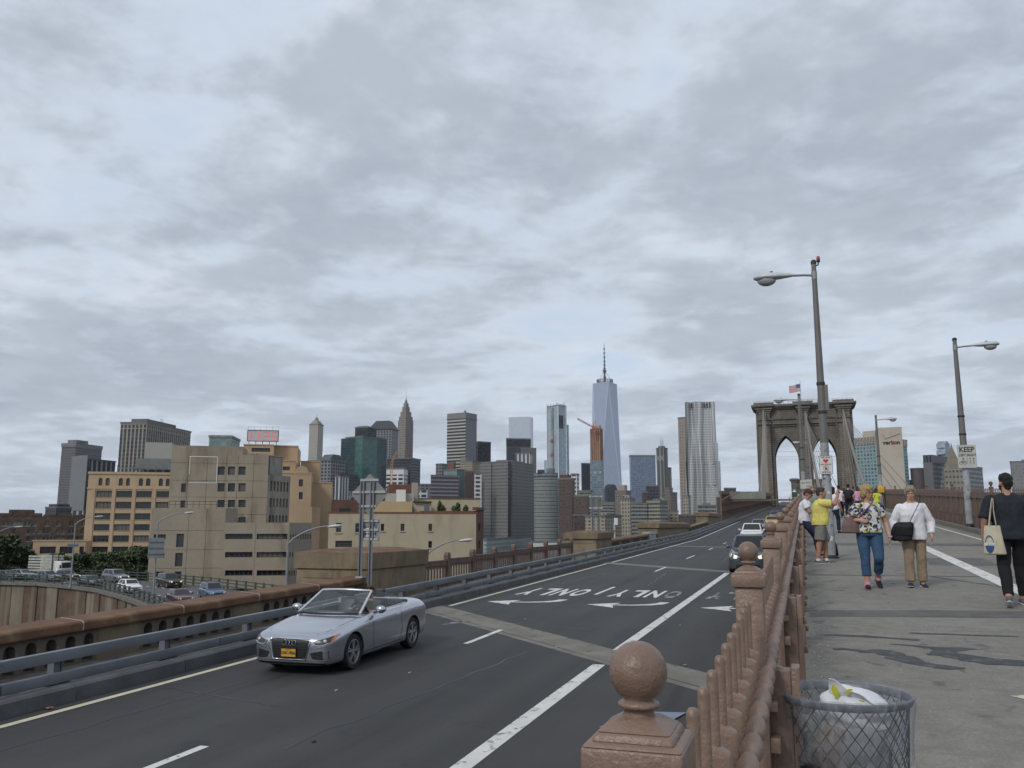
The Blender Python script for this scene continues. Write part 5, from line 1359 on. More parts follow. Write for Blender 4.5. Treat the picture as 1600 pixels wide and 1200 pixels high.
F.boxm(MB(), .4, Wd, .5, 26, Hh - .3, Hh - .05).build('roof', ROOFM, root)
r0 = F.rect(220, 263, 693, 718); F.boxm(MB(), r0[0], r0[1], 6, 16, Hh, r0[3] + .9).build('roof_block', M('pale_plant_box', (.34, .33, .30), .8, .06, .1), root)
r0 = F.rect(208, 290, 717, 738); mb = MB(); F.boxm(mb, r0[0], r0[1], 3, 5.5, Hh + 1.2, r0[3] + .3); mb.build('louvre_screen', M('louvre_grey', (.17, .18, .175), .7, .15, .3), root)
mb = MB()
for k in range(9): x = F.uz(181 + k * 12, 735)[0]; F.boxm(mb, x - .12, x + .12, 2, 2.25, Hh, Hh + 2.6)
F.boxm(mb, F.uz(181, 735)[0], F.uz(290, 735)[0], 1.95, 2.3, Hh + 1.5, Hh + 1.8); mb.build('steel_frame', GREYP, root)
BRK = M('dark_brown_brick', (.085, .058, .045), .95, .22, .5, .3, 6, col2=(.12, .085, .065), thr=(.5, .65), s2=.6, fine=.3)
D_ = 330; ang = face_dir(65, 830, -6); P = at_D(-30, 806, D_)
root = empty('brick_row', (P.x, P.y, GB), ang, 'dark brown brick row building with long bands of glazing, far left', 'building')
F = Face((P.x, P.y, GB), ang, root); Wd, Hh = F.uz(136, 806)[0], P.z - GB
holes = []; wins = []
for x0, x1 in ((2, 16), (17, 36), (37, 48)): holes.append((*F.rect(x0, x1, 814, 822), .4, False))
for x in (51, 70, 88, 108, 127): holes.append((*F.rect(x, x + 7, 814, 822), .4, False))
for x in (20, 42, 50, 59, 67, 74, 87, 96, 106, 112, 126): holes.append((*F.rect(x, x + 4.5, 826.5, 834), .4, False))
for x in (41, 48, 66, 85, 105, 120): holes.append((*F.rect(x, x + (6 if x == 41 else 16), 838, 845.5), .4, False))
for x in (24, 37, 48): holes.append((*F.rect(x, x + 5, 850, 858), .4, False))
F.wall('front_wall', BRK, Wd, Hh, holes)
for h in holes: window(root, h[0], h[1], h[2], h[3], .35, F.M, 2 if h[1] - h[0] < 3 else 3, 1, WGLASS, FRAMEL if random.random() < .4 else FRAME, 'window', FRAMEL)
F.boxm(MB(), 0, Wd, .42, 20, 0, Hh).build('core', MATS['dark_interior'], root)
mb = MB()
for k in range(7): a = Wd * k / 7; F.boxm(mb, a + .2, a + Wd / 7 - .2, -.1, 1.5, Hh, Hh + .5 + .45 * (k % 2))
mb.build('parapet', BRK, root)
r0 = F.rect(12, 48, 800, 807); F.boxm(MB(), r0[0], r0[1], 2, 10, Hh, Hh + 2.1).build('roof_house', BRK, root)
TANW = M('tan_wing_stucco', (.44, .325, .21), .9, .12, .3, .2, 4)
D_ = 285; ang = face_dir(90, 850, -8); P = at_D(52, 846, D_)
root = empty('tan_wing', (P.x, P.y, GB), ang, 'low tan building with wide dark openings among the bushes', 'building')
F = Face((P.x, P.y, GB), ang, root); Wd, Hh = F.uz(134, 846)[0], P.z - GB
holes = [(*F.rect(a, b_, 854, 865), .5, False) for a, b_ in ((62, 87), (93, 114), (124, 131))]
F.wall('front_wall', TANW, Wd, Hh, holes)
for h in holes: window(root, h[0], h[1], h[2], h[3], .4, F.M, 3, 1)
F.boxm(MB(), 0, Wd, .52, 14, 0, Hh).build('core', TANW, root)
F.boxm(MB(), -.2, Wd + .2, -.15, .8, Hh, Hh + .4).build('coping', TANW, root)
r0 = F.rect(39, 52, 858, 866); mb = MB(); mb.prism([(-3.2, r0[2]), (0, r0[2]), (0, r0[3]), (-1.8, r0[3] - .3)], 'y', -1.2, 1.5); mb.build('awning', M('pale_canvas', (.42, .31, .22), .8, .1), root)
CONC = M('tan_concrete', (.325, .28, .215), .9, .10, .12, .3, 4, col2=(.215, .175, .125), thr=(.48, .70), s2=.26, stretch=(1, 1, .28), fine=.15)
CONCD = M('grey_concrete_side', (.31, .285, .245), .9, .12, .15, .3, 4, col2=(.15, .135, .115), thr=(.5, .7), s2=.3, stretch=(1, 1, .3), fine=.15)
D_ = 150
ang = face_dir(340, 780, -7); P = at_D(269, 697, D_)
root = empty('concrete_office', (P.x, P.y, GB), ang, 'stepped tan concrete office block with panel joints and an empty white square', 'building')
F = Face((P.x, P.y, GB), ang, root)
def grooves(F, xs, ys_, x0, x1, y0, y1, wd=.07, dp=.05):
    g_ = []
    for y in ys_: z = F.uz((x0 + x1) / 2, y)[1]; g_.append((F.uz(x0, y)[0], F.uz(x1, y)[0], z - wd/2, z + wd/2, dp, True))
    for x in xs: u = F.uz(x, (y0 + y1) / 2)[0]; g_.append((u - wd/2, u + wd/2, F.uz(x, y1)[1], F.uz(x, y0)[1], dp, True))
    return g_
def clear(gs, wins):
    """cut the joints where a window stands"""
    out_ = []
    for g_ in gs:
        segs = [g_]
        for h in wins:
            ns_ = []
            for s in segs:
                if s[0] < h[1] and s[1] > h[0] and s[2] < h[3] and s[3] > h[2]:
                    if s[1] - s[0] > s[3] - s[2]:
                        if h[0] - .05 > s[0]: ns_.append((s[0], h[0] - .05, *s[2:]))
                        if h[1] + .05 < s[1]: ns_.append((h[1] + .05, s[1], *s[2:]))
                    else:
                        if h[2] - .05 > s[2]: ns_.append((s[0], s[1], s[2], h[2] - .05, *s[4:]))
                        if h[3] + .05 < s[3]: ns_.append((s[0], s[1], h[3] + .05, s[3], *s[4:]))
                else: ns_.append(s)
            segs = ns_
        out_ += segs
    return out_
Wd = F.uz(418, 760)[0]; H1 = F.uz(340, 697)[1]; H2 = F.uz(400, 709)[1]; uS = F.uz(380, 700)[0]
wins = [(*F.rect(a, b_, y0, y1), .35, False) for y0, y1 in ((729, 742), (755, 768), (781, 792.5), (808, 818)) for a, b_ in ((340, 351), (356, 367), (372.5, 383.5))]
wins += [(*F.rect(283, 290.5, 755.5, 769), .3, False), (*F.rect(282, 289, 782, 793), .3, False)]
gv = clear(grooves(F, (292, 322, 352, 370, 395), (724, 751, 777, 804), 264, 418, 711, 818), wins)
mb = MB(); wall_face(mb, Wd, H2, [h for h in wins + gv]); mb.v = [tuple(F.M @ Vector(p)) for p in mb.v]; mb.build('front_wall', CONC, root)
for i, h in enumerate(wins): window(root, h[0], h[1], h[2], h[3], .3, F.M, 1, 1, WGLASS2 if i in (0, 7, 12, 13) else WGLASS, FRAME, 'window')
F.boxm(MB(), 0, uS, .0, 8, H2 + .002, H1).build('roof_storey', CONC, root)
F.boxm(MB(), .05, Wd - .02, .4, 14, 0, H2 - .2).build('core', MATS['dark_interior'], root)
F.boxm(MB(), .03, .4, .02, 20, 0, H2).build('side_wall', CONC, root)
for nm, (a, b_, c, e) in (('white_outline', (296, 340, 713, 714.4)), ('white_outline', (295, 339, 754, 755.2)), ('white_outline', (296, 297.2, 714, 741)), ('white_outline', (338.6, 339.8, 714, 754.5))):
    r0 = F.rect(a, b_, c, e); F.boxm(MB(), r0[0], r0[1], -.05, -.002, r0[2], r0[3]).build(nm, M('white_trim', (.62, .61, .57), .7, .08), root)
P2 = F.P + F.u * Wd; ang2 = ang + R(62)
F2 = Face((P2.x, P2.y, GB), ang2, root); W2 = F2.uz(452, 790)[0]
hh = F2.uz(420, 712)[1]
wins2 = []
for y0, y1 in ((751, 767), (778, 792), (805, 818)):
    for k in range(6): u0 = W2 * (.12 + k * .145); a_, b_ = F2.uz(420, y0)[1], F2.uz(420, y1)[1]; wins2.append((u0, u0 + W2 * .085, b_, a_, .6, False))
zt = F2.uz(419, 741)[1]
F2.wall('side_front', CONCD, W2, zt, wins2)
for h in wins2: window(root, h[0], h[1], h[2], h[3], .5, F2.M, 1, 1, WGLASS, FRAME, 'window')
F2.boxm(MB(), .05, W2 - .02, .62, 10, 0, zt - .1).build('core', MATS['dark_interior'], root)
P3 = F.P + F.u * F.uz(398, 740)[0]; F3 = Face((P3.x, P3.y, GB), ang + R(58), root); W3 = F3.uz(441, 740)[0]; zt3 = F3.uz(400, 710)[1]
wins3 = [(W3 * .12, W3 * .2, zt3 - 4.6, zt3 - 2.8, .4, False), (W3 * .34, W3 * .6, zt3 - 4.4, zt3 - 3.0, .4, False)]
F3.wall('attic_wall', CONCD, W3, zt3, wins3); F3.boxm(MB(), .02, W3, .42, 9, 0, zt3 - .05).build('core', CONCD, root)
for h in wins3: window(root, h[0], h[1], h[2], h[3], .35, F3.M, 2)
F3.boxm(MB(), -.05, W3, -.1, .3, zt3, zt3 + .15).build('coping', FRAMEL, root)
F.boxm(MB(), uS, F.uz(398, 709)[0], 0, 9, H2 - .15, H2 + .002).build('roof', ROOFM, root)
FL = Face(F.P - F.n * 3.2 + F.u * F.uz(240, 850)[0] * 1.0, ang, root); FL = Face((FL.P.x, FL.P.y, GB), ang, root)
WL = FL.uz(351, 830)[0]; HL = FL.uz(300, 794)[1]; xA = FL.uz(263, 800)[0]
winL = [(*FL.rect(a, b_, y0, y1), .25, True) for a, b_, y0, y1 in ((275.5, 287, 834, 855), (273.5, 285, 864, 885), (272, 283, 893, 915))]
winL += [(*FL.rect(240, 259, 835, 843), .4, False), (*FL.rect(240, 257, 864, 872), .4, False), (*FL.rect(240, 255, 893, 901), .4, False)]
gvL = clear(grooves(FL, (292, 320), (829, 859, 888), 241, 350, 796, 925), winL)
mb = MB(); wall_face(mb, WL, HL, winL + gvL); mb.v = [tuple(FL.M @ Vector(p)) for p in mb.v]; mb.build('wing_wall', CONC, root)
for i, h in enumerate(winL): window(root, h[0], h[1], h[2], h[3], .2, FL.M, 1 if i < 3 else 4, 1, WGLASS2 if i < 3 else WGLASS, FRAME, 'window')
FL.boxm(MB(), .03, WL - .03, .42, 3.1, 0, HL - .1).build('wing_core', MATS['dark_interior'], root)
FL.boxm(MB(), .0, WL, .01, 3.15, HL - .1, HL).build('wing_roof', CONC, root)
rl = MB()
for k in range(12): u = xA + (FL.uz(366, 790)[0] - xA) * k / 11; FL.boxm(rl, u - .03, u + .03, .3, .36, HL, HL + 1.1)
FL.boxm(rl, xA, FL.uz(366, 790)[0], .3, .36, HL + 1.05, HL + 1.12); FL.boxm(rl, xA, FL.uz(366, 790)[0], .3, .36, HL + .55, HL + .6); rl.build('roof_railing', DARKM, root)
Pw = FL.P + FL.u * WL; Fw = Face((Pw.x, Pw.y, GB), ang + R(60), root); MBw = Fw.wall('wing_return', CONCD, Fw.uz(371, 800)[0], HL, [])
FR_ = Face((Pw.x, Pw.y, GB), ang - R(3), root); FR = FR_; WR = FR.uz(451, 850)[0]; HR = FR.uz(400, 816.5)[1]
winR = [(*FR.rect(a, b_, y0, y1), .5, False) for y0, y1 in ((834, 842.5), (862.5, 871), (891, 899.5), (920, 928)) for a, b_ in ((351.5, 394.5), (401, 449))]
gvR = clear(grooves(FR, (397.5,), (), 352, 450, 818, 930), winR)
mb = MB(); wall_face(mb, WR, HR, winR + gvR); mb.v = [tuple(FR.M @ Vector(p)) for p in mb.v]; mb.build('ribbon_wing_wall', CONC, root)
for h in winR: window(root, h[0], h[1], h[2], h[3], .42, FR.M, 6, 1, WGLASS, FRAME, 'window')
FR.boxm(MB(), .03, WR - .03, .52, 7, 0, HR - .1).build('wing_core', MATS['dark_interior'], root)
FR.boxm(MB(), 0, WR, .01, 7, HR - .1, HR).build('wing_roof', CONC, root)
P5 = FR.P + FR.u * WR; F5 = Face((P5.x, P5.y, GB), ang + R(63), root); W5 = F5.uz(486, 880)[0]
win5 = []
for y0 in (835, 863, 892):
    for k in range(9): win5.append((W5 * (.05 + k * .105), W5 * (.05 + k * .105 + .06), F5.uz(455, y0 + 8)[1], F5.uz(455, y0)[1], .4, False))
F5.wall('ribbon_wing_side', CONCD, W5, HR, win5)
for h in win5: window(root, h[0], h[1], h[2], h[3], .35, F5.M, 1)
F5.boxm(MB(), .03, W5, .42, 6, 0, HR - .1).build('wing_core', MATS['dark_interior'], root)
OCH = M('ochre_stucco', (.43, .31, .195), .9, .10, .12, .2, 4, col2=(.38, .26, .15), thr=(.52, .72), s2=.2, stretch=(1, 1, .3))
D_ = 205; ang = face_dir(440, 740, -4); P = at_D(377, 697, D_)
root = empty('ochre_block', (P.x, P.y, GB), ang, 'ochre stucco block stepped behind the concrete office', 'building')
F = Face((P.x, P.y, GB), ang, root)
def step(name, x0, x1, y0, dep0, dep1, wins=(), mat=OCH, lip=True):
    """one stepped volume: photo span and top, set dep0..dep1 behind the reference plane"""
    Fb = Face(F.P + F.n * dep0, ang, root); u0, u1 = Fb.uz(x0, y0)[0], Fb.uz(x1, y0)[0]; h = Fb.uz((x0 + x1) / 2, y0)[1]
    Fb = Face(Fb.P + Fb.u * u0, ang, root); W_ = u1 - u0
    hs = [(*Fb.rect(*w_[:4]), .35, False) for w_ in wins]
    Fb.wall(name, mat, W_, h, hs)
    for q in hs: window(root, q[0], q[1], q[2], q[3], .3, Fb.M, 4 if q[1] - q[0] > 3 else 1, 1, WGLASS2, FRAME)
    c = MB(); Fb.boxm(c, .04, W_ - .04, .37, dep1 - dep0, 0, h - .15); c.build('core', OCH, root)
    s_ = MB(); Fb.boxm(s_, W_ - .02, W_, .0, dep1 - dep0, 0, h); Fb.boxm(s_, 0, .02, .0, dep1 - dep0, 0, h); s_.build('side', mat, root)
    if lip: Fb.boxm(MB(), -.1, W_ + .1, -.12, .3, h, h + .3).build('coping', mat, root)
    return Fb, W_, h
step('stair_house', 381, 428, 696, 6, 16, ((393, 422, 700, 706),))
step('upper_volume', 427, 466, 698, 9, 22)
step('middle_volume', 424, 462, 721, 3, 14, ((428, 438, 729, 735), (442, 453, 729, 735)))
step('front_volume', 438, 487, 740, 0, 12, ((467, 473.5, 749, 760), (467, 473, 769, 780)))
step('rear_volume', 470, 500, 722, 14, 26)
Fb, W_, h_ = step('side_wing', 485, 519, 755, 8, 30, ((497, 500, 800, 810), (496.5, 499.5, 817, 827), (496, 499, 834, 844)))
mb = MB(); Fg = Face(F.P - F.n * .05, ang, root); u0, u1 = Fg.uz(461, 740)[0], Fg.uz(482, 740)[0]; zg = Fg.uz(470, 740)[1]
pts = [(u0, zg - .3), (u1, zg - .3), (u1, zg + .2)] + [((u0 + u1) / 2 + (u1 - u0) / 2 * math.cos(math.pi * k / 8), zg + .3 + 1.5 * math.sin(math.pi * k / 8)) for k in range(9)]
mb.prism(pts, 'y', 0, .5); mb.v = [tuple(Fg.M @ Vector(p)) for p in mb.v]; mb.build('gable', OCH, root)
P6 = F.P + F.u * F.uz(487, 760)[0]; F6 = Face((P6.x, P6.y, GB), ang + R(66), root); W6 = F6.uz(499, 800)[0]
rb_ = MB()
for k in range(9): F6.boxm(rb_, W6 * k / 9, W6 * k / 9 + .5, -.25, .3, 0, F6.uz(488, 792)[1])
rb_.build('ribs', OCH, root)
clk = empty('clock_display', (0, 0, 0), 0, 'rooftop digital clock display with red digits reading 11:25', 'clock sign')
Fc = Face(F.P + F.n * 7, ang, clk); r0 = Fc.rect(387, 434.5, 673, 689)
clk.location = Fc.M @ Vector((r0[0], 0, r0[2])); clk.rotation_euler = (0, 0, ang)
cw_, ch_ = r0[1] - r0[0], r0[3] - r0[2]
MB().bb((0, 0, 0), (cw_, .4, ch_)).build('panel', M('display_panel', (.50, .50, .495), .6, .04, 2), clk)
fr = MB()
for a, b_ in (((-.12, -.06, -.12), (cw_ + .12, .46, 0)), ((-.12, -.06, ch_), (cw_ + .12, .46, ch_ + .14)), ((-.12, -.06, 0), (0, .46, ch_)), ((cw_, -.06, 0), (cw_ + .14, .46, ch_))): fr.bb(a, b_)
for k in range(5): fr.cyl((cw_ * (.05 + k * .225), .2, -1.0), (cw_ * (.05 + k * .225), .2, -.1), .08, n=6)
for k in range(6): fr.cyl((cw_ * k / 5, .2, ch_), (cw_ * k / 5, .2, ch_ + 1.0), .03, n=4)
fr.beam((0, .2, ch_ + .95), (cw_, .2, ch_ + .95), .04, .04); fr.beam((-.4, .2, -1.05), (cw_ + .4, .2, -1.05), .6, .16)
fr.build('frame', DARKM, clk)
REDL = M('red_lamps', (.45, .16, .16), .5, 0, emit=(1.0, .22, .24, .42))
seg = {'1': 'bc', '2': 'abged', '5': 'afgcd'}
def digit(ch, x0, w_, h_, z0):
    mb = MB(); q = .24
    S = {'a': (0, 1, h_ - q, h_), 'g': (0, 1, h_/2 - q/2, h_/2 + q/2), 'd': (0, 1, 0, q)}
    for s in seg[ch]:
        if s in 'agd': a = S[s]; n = 5; [mb.bb((x0 + w_ * k / n + .04, -.05, z0 + a[2]), (x0 + w_ * (k + 1) / n - .02, -.002, z0 + a[3])) for k in range(n)]
        else:
            zb_ = z0 + (h_/2 if s in 'bf' else 0); xb = x0 + (w_ - q if s in 'bc' else 0)
            for k in range(4): mb.bb((xb, -.05, zb_ + h_/2 * k / 4 + .03), (xb + q, -.002, zb_ + h_/2 * (k + 1) / 4 - .02))
    mb.build('digit', REDL, clk)
for ch, f in (('1', -.08), ('1', .19), ('2', .50), ('5', .77)): digit(ch, cw_ * f, cw_ * .19, ch_ * .9, ch_ * .05)
MB().bb((cw_ * .43, -.05, ch_ * .3), (cw_ * .455, -.002, ch_ * .42)).bb((cw_ * .43, -.05, ch_ * .62), (cw_ * .455, -.002, ch_ * .74)).build('colon', REDL, clk)
CRM = M('cream_stucco', (.46, .395, .285), .9, .08, .2, .25, 6, col2=(.355, .295, .20), thr=(.48, .72), s2=.4, stretch=(1, 1, .35), fine=.1)
BRB = M('brown_brick_side', (.12, .065, .045), .95, .15, .6, .3, 8)
D_ = 118; ang = face_dir(600, 830, 3); P = at_D(514, 803, D_)
root = empty('cream_building', (P.x, P.y, GB), ang, 'long cream stucco building with few windows and a roof garden', 'building')
F = Face((P.x, P.y, GB), ang, root); Wd, Hh = F.uz(744, 801)[0], F.uz(600, 801.5)[1]
wl = [(525, 533.5, 817, 832), (555, 563, 817.5, 832), (595, 600.3, 818.5, 829.5), (626, 632, 818.5, 829.5), (669.5, 675.3, 818.5, 829.5), (669.3, 675, 845.5, 856), (524, 550, 845, 855)]
hs = [(*F.rect(*q), .28, False) for q in wl]
F.wall('front_wall', CRM, Wd, Hh, hs)
for i, h in enumerate(hs): window(root, h[0], h[1], h[2], h[3], .22, F.M, 1, 2, WGLASS2 if i in (0, 3, 6) else WGLASS, FRAMEL if i in (0, 1) else FRAME, 'window', CRM)
F.boxm(MB(), .05, Wd - .02, .3, 16, 0, Hh - .3).build('core', CRM, root)
F.boxm(MB(), -.1, Wd + .1, -.1, .5, Hh - .02, Hh + .14).build('coping', M('red_coping', (.20, .085, .05), .9, .15, 1), root)
F.boxm(MB(), -.03, Wd, .5, 16, Hh - .3, Hh - .12).build('roof', ROOFM, root)
P7 = F.P + F.u * Wd; F7 = Face((P7.x, P7.y, GB), ang + R(70), root); W7 = F7.uz(755, 830)[0]
w7 = [(W7 * .35, W7 * .55, F7.uz(748, b_)[1], F7.uz(748, a)[1], .3, False) for a, b_ in ((818, 830), (845, 857))]
F7.wall('brick_end', BRB, W7, F7.uz(744, 797)[1], w7)
for h in w7: window(root, h[0], h[1], h[2], h[3], .25, F7.M)
F7.boxm(MB(), .02, W7, .3, 8, 0, F7.uz(744, 797)[1] - .1).build('end_core', BRB, root)
F7.boxm(MB(), -.1, W7 + .1, -.15, .5, F7.uz(744, 797)[1], F7.uz(744, 797)[1] + .4).build('coping', BRB, root)
def vol(nm, x0, x1, y0, dep0, dep1, mat):
    Fb = Face(F.P + F.n * dep0, ang, root); u0, u1 = Fb.uz(x0, y0)[0], Fb.uz(x1, y0)[0]; h = Fb.uz((x0 + x1) / 2, y0)[1]
    Fb.boxm(MB(), u0, u1, 0, dep1 - dep0, Hh - .4, h).build(nm, mat, root); return Fb
vol('upper_storey', 582, 644, 783.5, .6, 9, M('cream_stucco_warm', (.47, .36, .195), .9, .06, .3, .2, 6))
vol('stair_block', 606, 647, 771, 5, 12, MATS['pale_plant_box'])
vol('chimney_stack', 645, 653, 754, 8, 10, M('pale_stucco', (.33, .30, .255), .9, .08, .3))
vol('rear_wall', 646, 751, 779.5, 9, 9.5, CRM); F_ = Face(F.P + F.n * 8.9, ang, root); F_.boxm(MB(), F_.uz(646, 779)[0], F_.uz(751, 779)[0], 0, .7, F_.uz(700, 779.5)[1] + .003, F_.uz(700, 778.4)[1]).build('coping', MATS['red_coping'], root)
vol('door_hut', 647, 674, 785, 4.5, 9, CRM)
Fb = Face(F.P + F.n * 4.4, ang, root); r0 = Fb.rect(663, 669.5, 790, 800); Fb.boxm(MB(), r0[0], r0[1], -.03, .03, Hh - .1, r0[3]).build('door', M('blue_door', (.12, .15, .22), .6, .1), root)
Fb.boxm(MB(), Fb.uz(646, 785)[0], Fb.uz(675, 785)[0], -.3, 4, Fb.uz(660, 785)[1], Fb.uz(660, 784)[1] + .06).build('hut_roof', DARKM, root)
vol('brick_penthouse', 518, 560, 781, 6, 12, BRB); vol('dark_hut', 530, 548, 794, 3, 5, M('black_tarp', (.02, .025, .022), .8))
vol('tank_room', 608, 645, 757, 14, 20, M('red_brown_brick', (.14, .065, .05), .95, .15, .6))
Fb = vol('vent_hood', 620, 634, 765, 4.2, 5.6, M('white_hood', (.62, .62, .60), .6, .05))
mb = MB(); Fb.boxm(mb, Fb.uz(630, 780)[0], Fb.uz(632.5, 780)[0], .3, .7, Hh - .2, Fb.uz(631, 765)[1]); mb.build('flue', M('galvanised', (.36, .37, .37), .5, .1, 1, metal=.4), root)
LEAF = M('roof_leaves', (.055, .085, .03), .8, .45, 3, col2=(.13, .15, .05), thr=(.5, .65), s2=5)
def leaf_cloud(mb, c, rad, n, size, seed=0, flat_=1.0):
    rnd = random.Random(seed)
    for i in range(n):
        while True:
            p = Vector((rnd.uniform(-1, 1), rnd.uniform(-1, 1), rnd.uniform(-1, 1)))
            if .15 < p.length < 1: break
        p = p * (.55 + .45 * rnd.random()); q = Vector((c[0] + p.x * rad[0], c[1] + p.y * rad[1], c[2] + p.z * rad[2]))
        s = size * rnd.uniform(.6, 1.4); a = Vector((rnd.gauss(0, 1), rnd.gauss(0, 1), rnd.gauss(0, 1))).normalized(); b_ = a.orthogonal().normalized() if rnd.random() < .5 else a.cross(Vector((.3, .5, .8))).normalized()
        mb.quad(q - a * s, q + b_ * s * .5, q + a * s, q - b_ * s * .5)
for k, (x0, x1, y0) in enumerate(((681, 699, 789), (702, 722, 792), (713, 719, 785), (722, 733, 791), (684, 690, 782))):
    Fb = Face(F.P + F.n * 3.0, ang, root); c = Fb.M @ Vector(((Fb.uz(x0, 795)[0] + Fb.uz(x1, 795)[0]) / 2, 0, (Hh + Fb.uz(x0, y0)[1]) / 2 + .2))
    cw2 = Matrix.Rotation(ang, 3, 'Z') @ c + Vector(root.location)
    wd_ = (x1 - x0) * 118 / FPX / 2; ht = (Fb.uz(x0, y0)[1] - Hh) / 2 + .1
    pl = empty('roof_shrub', (cw2.x, cw2.y, GB + Hh), 0, ['wide dark shrub at the left of the roof garden', 'middle shrub of the roof garden', 'tall thin shrub standing above the roof garden', 'low shrub at the right end of the roof garden', 'slim pale shrub behind the wide one in the roof garden'][k], 'shrub', 'roof garden shrubs')
    mb = MB(); leaf_cloud(mb, (0, 0, ht), (wd_, .6, ht), 260, .16, k); o = mb.build('foliage', LEAF, pl); o['kind'] = 'stuff'
    st_ = MB()
    for q in range(3): st_.tube([(0, 0, -.1), (random.uniform(-.2, .2), 0, ht * .7), (random.uniform(-.5, .5) * wd_, 0, ht * 1.6)], [.04, .03, .012], 5)
    st_.build('stem', M('bark', (.07, .05, .035), .9, .2, 4), pl)
# highway ramp beside the bridge
RZ_ = -6.1
def rp(px, py): p = at_plane(px, py, RZ_); return Vector((p.x, p.y))
near = [rp(*q) for q in ((-260, 912), (-120, 911), (0, 911), (60, 912.5), (110, 917), (150, 922), (185, 931), (215, 941), (245, 954), (290, 980), (350, 1030))]
far = [rp(*q) for q in ((-260, 897), (-120, 897.5), (0, 898.5), (60, 900), (110, 902), (160, 904), (215, 907), (265, 910.5), (330, 917), (400, 926), (470, 936))]
def edge_line(off, A=near, B=far): return [a.lerp(b_, off) for a, b_ in zip(A, B)]
def ribbon(name, A, B, z, mat, th=0):
    mb = MB(); n = len(A)
    mb.v = [(p.x, p.y, z) for p in A] + [(p.x, p.y, z) for p in B]
    for i in range(n - 1): mb.f.append((i, i + 1, n + i + 1, n + i)); mb.m.append(0)
    o = mb.build(name, mat)
    if o.data.polygons[0].normal.z < 0: o.data.flip_normals()
    return o
RAMPM = M('ramp_asphalt', (.095, .095, .097), .85, .2, .2, .2, 30, fine=.3)
rampo = ribbon('highway_ramp', near, far, RZ_, RAMPM); tag(rampo, 'grey curving highway ramp below the bridge', kind='structure')
for off in (.36, .68):
    E0 = edge_line(off - .012); E1 = edge_line(off + .012)
    for i in range(len(E0) - 1):
        for k in range(4):
            a0, a1 = E0[i].lerp(E0[i+1], k / 4), E0[i].lerp(E0[i+1], k / 4 + .1); b0, b1 = E1[i].lerp(E1[i+1], k / 4), E1[i].lerp(E1[i+1], k / 4 + .1)
            mb = MB(); mb.quad((a0.x, a0.y, RZ_ + .01), (a1.x, a1.y, RZ_ + .01), (b1.x, b1.y, RZ_ + .01), (b0.x, b0.y, RZ_ + .01)); mb.build('lane_dash', PAINT, rampo)
RUSTW = M('rusty_sheet_wall', (.125, .088, .062), .95, .3, .4, .4, 6, col2=(.18, .15, .115), thr=(.50, .62), s2=.6, stretch=(1.6, 1.6, .06), fine=.3)
PALEW = M('pale_wall_slab', (.19, .165, .13), .95, .15, .4, .3, 6, col2=(.15, .10, .065), thr=(.5, .66), s2=.7, stretch=(1.5, 1.5, .08))
rw = empty('retaining_wall', (near[0].x, near[0].y, -22), 0, 'tall rust-streaked retaining wall below the ramp fence', 'wall')
def along(A, step):
    out_ = [];
    for i in range(len(A) - 1):
        L_ = (A[i+1] - A[i]).length; n = max(1, round(L_ / step))
        for k in range(n): out_.append((A[i].lerp(A[i+1], k / n), A[i].lerp(A[i+1], (k + 1) / n)))
    return out_
o0 = Vector(rw.location)
for i, (a, b_) in enumerate(along(near, 2.6)):
    mb = MB(); d = (b_ - a).normalized(); n_ = Vector((d.y, -d.x)); pr_ = (.10, 0, .18, .03, .06)[i % 5]
    g_ = .05
    p = [a + d * g_ - n_ * .4, b_ - d * g_ - n_ * .4, b_ - d * g_ + n_ * pr_, a + d * g_ + n_ * pr_]
    q = [Vector((v.x, v.y, -22)) - o0 for v in (p[3], p[2], p[1], p[0])]; t_ = [v + Vector((0, 0, 22 + RZ_ - .02)) for v in q]
    mb.hexa(q + t_); mb.build('wall_slab', PALEW if i % 7 in (2, 5) else RUSTW, rw)
cpg = MB()
for a, b_ in along(near, 6):
    d = (b_ - a).normalized(); n_ = Vector((d.y, -d.x)); c = [a - n_ * .5, b_ - n_ * .5, b_ + n_ * .35, a + n_ * .35]
    q = [Vector((v.x, v.y, RZ_ - .2)) - o0 for v in (c[3], c[2], c[1], c[0])]; cpg.hexa(q + [v + Vector((0, 0, .38)) for v in q])
cpg.build('coping', DUSTC, rw)
GRNP = M('dark_green_rail', (.05, .065, .055), .6, .2, 1)
def railfence(label, A, inset):
    f = empty('ramp_fence', (A[2].x, A[2].y, RZ_), 0, label, 'fence', 'green rail fences of the ramp'); o_ = Vector(f.location)
    pm_ = MB().bb((-.09, -.09, 0), (.09, .09, 1.25)).mesh('post', GRNP)
    for a, b_ in along(A, 2.4):
        link('post', pm_, f, Vector((a.x, a.y, RZ_)) - o_)
    rl = {}
    for z in (.35, .75, 1.12):
        mb = MB()
        for a, b_ in zip(A[:-1], A[1:]): mb.beam(Vector((a.x, a.y, RZ_ + z)) - o_, Vector((b_.x, b_.y, RZ_ + z)) - o_, .10, .12)
        mb.build('rail', GRNP, f)
    return f
railfence('dark green rail fence on top of the rusty wall', edge_line(.03), 0)
railfence('dark green rail fence along the far edge of the ramp', edge_line(.98), 0)
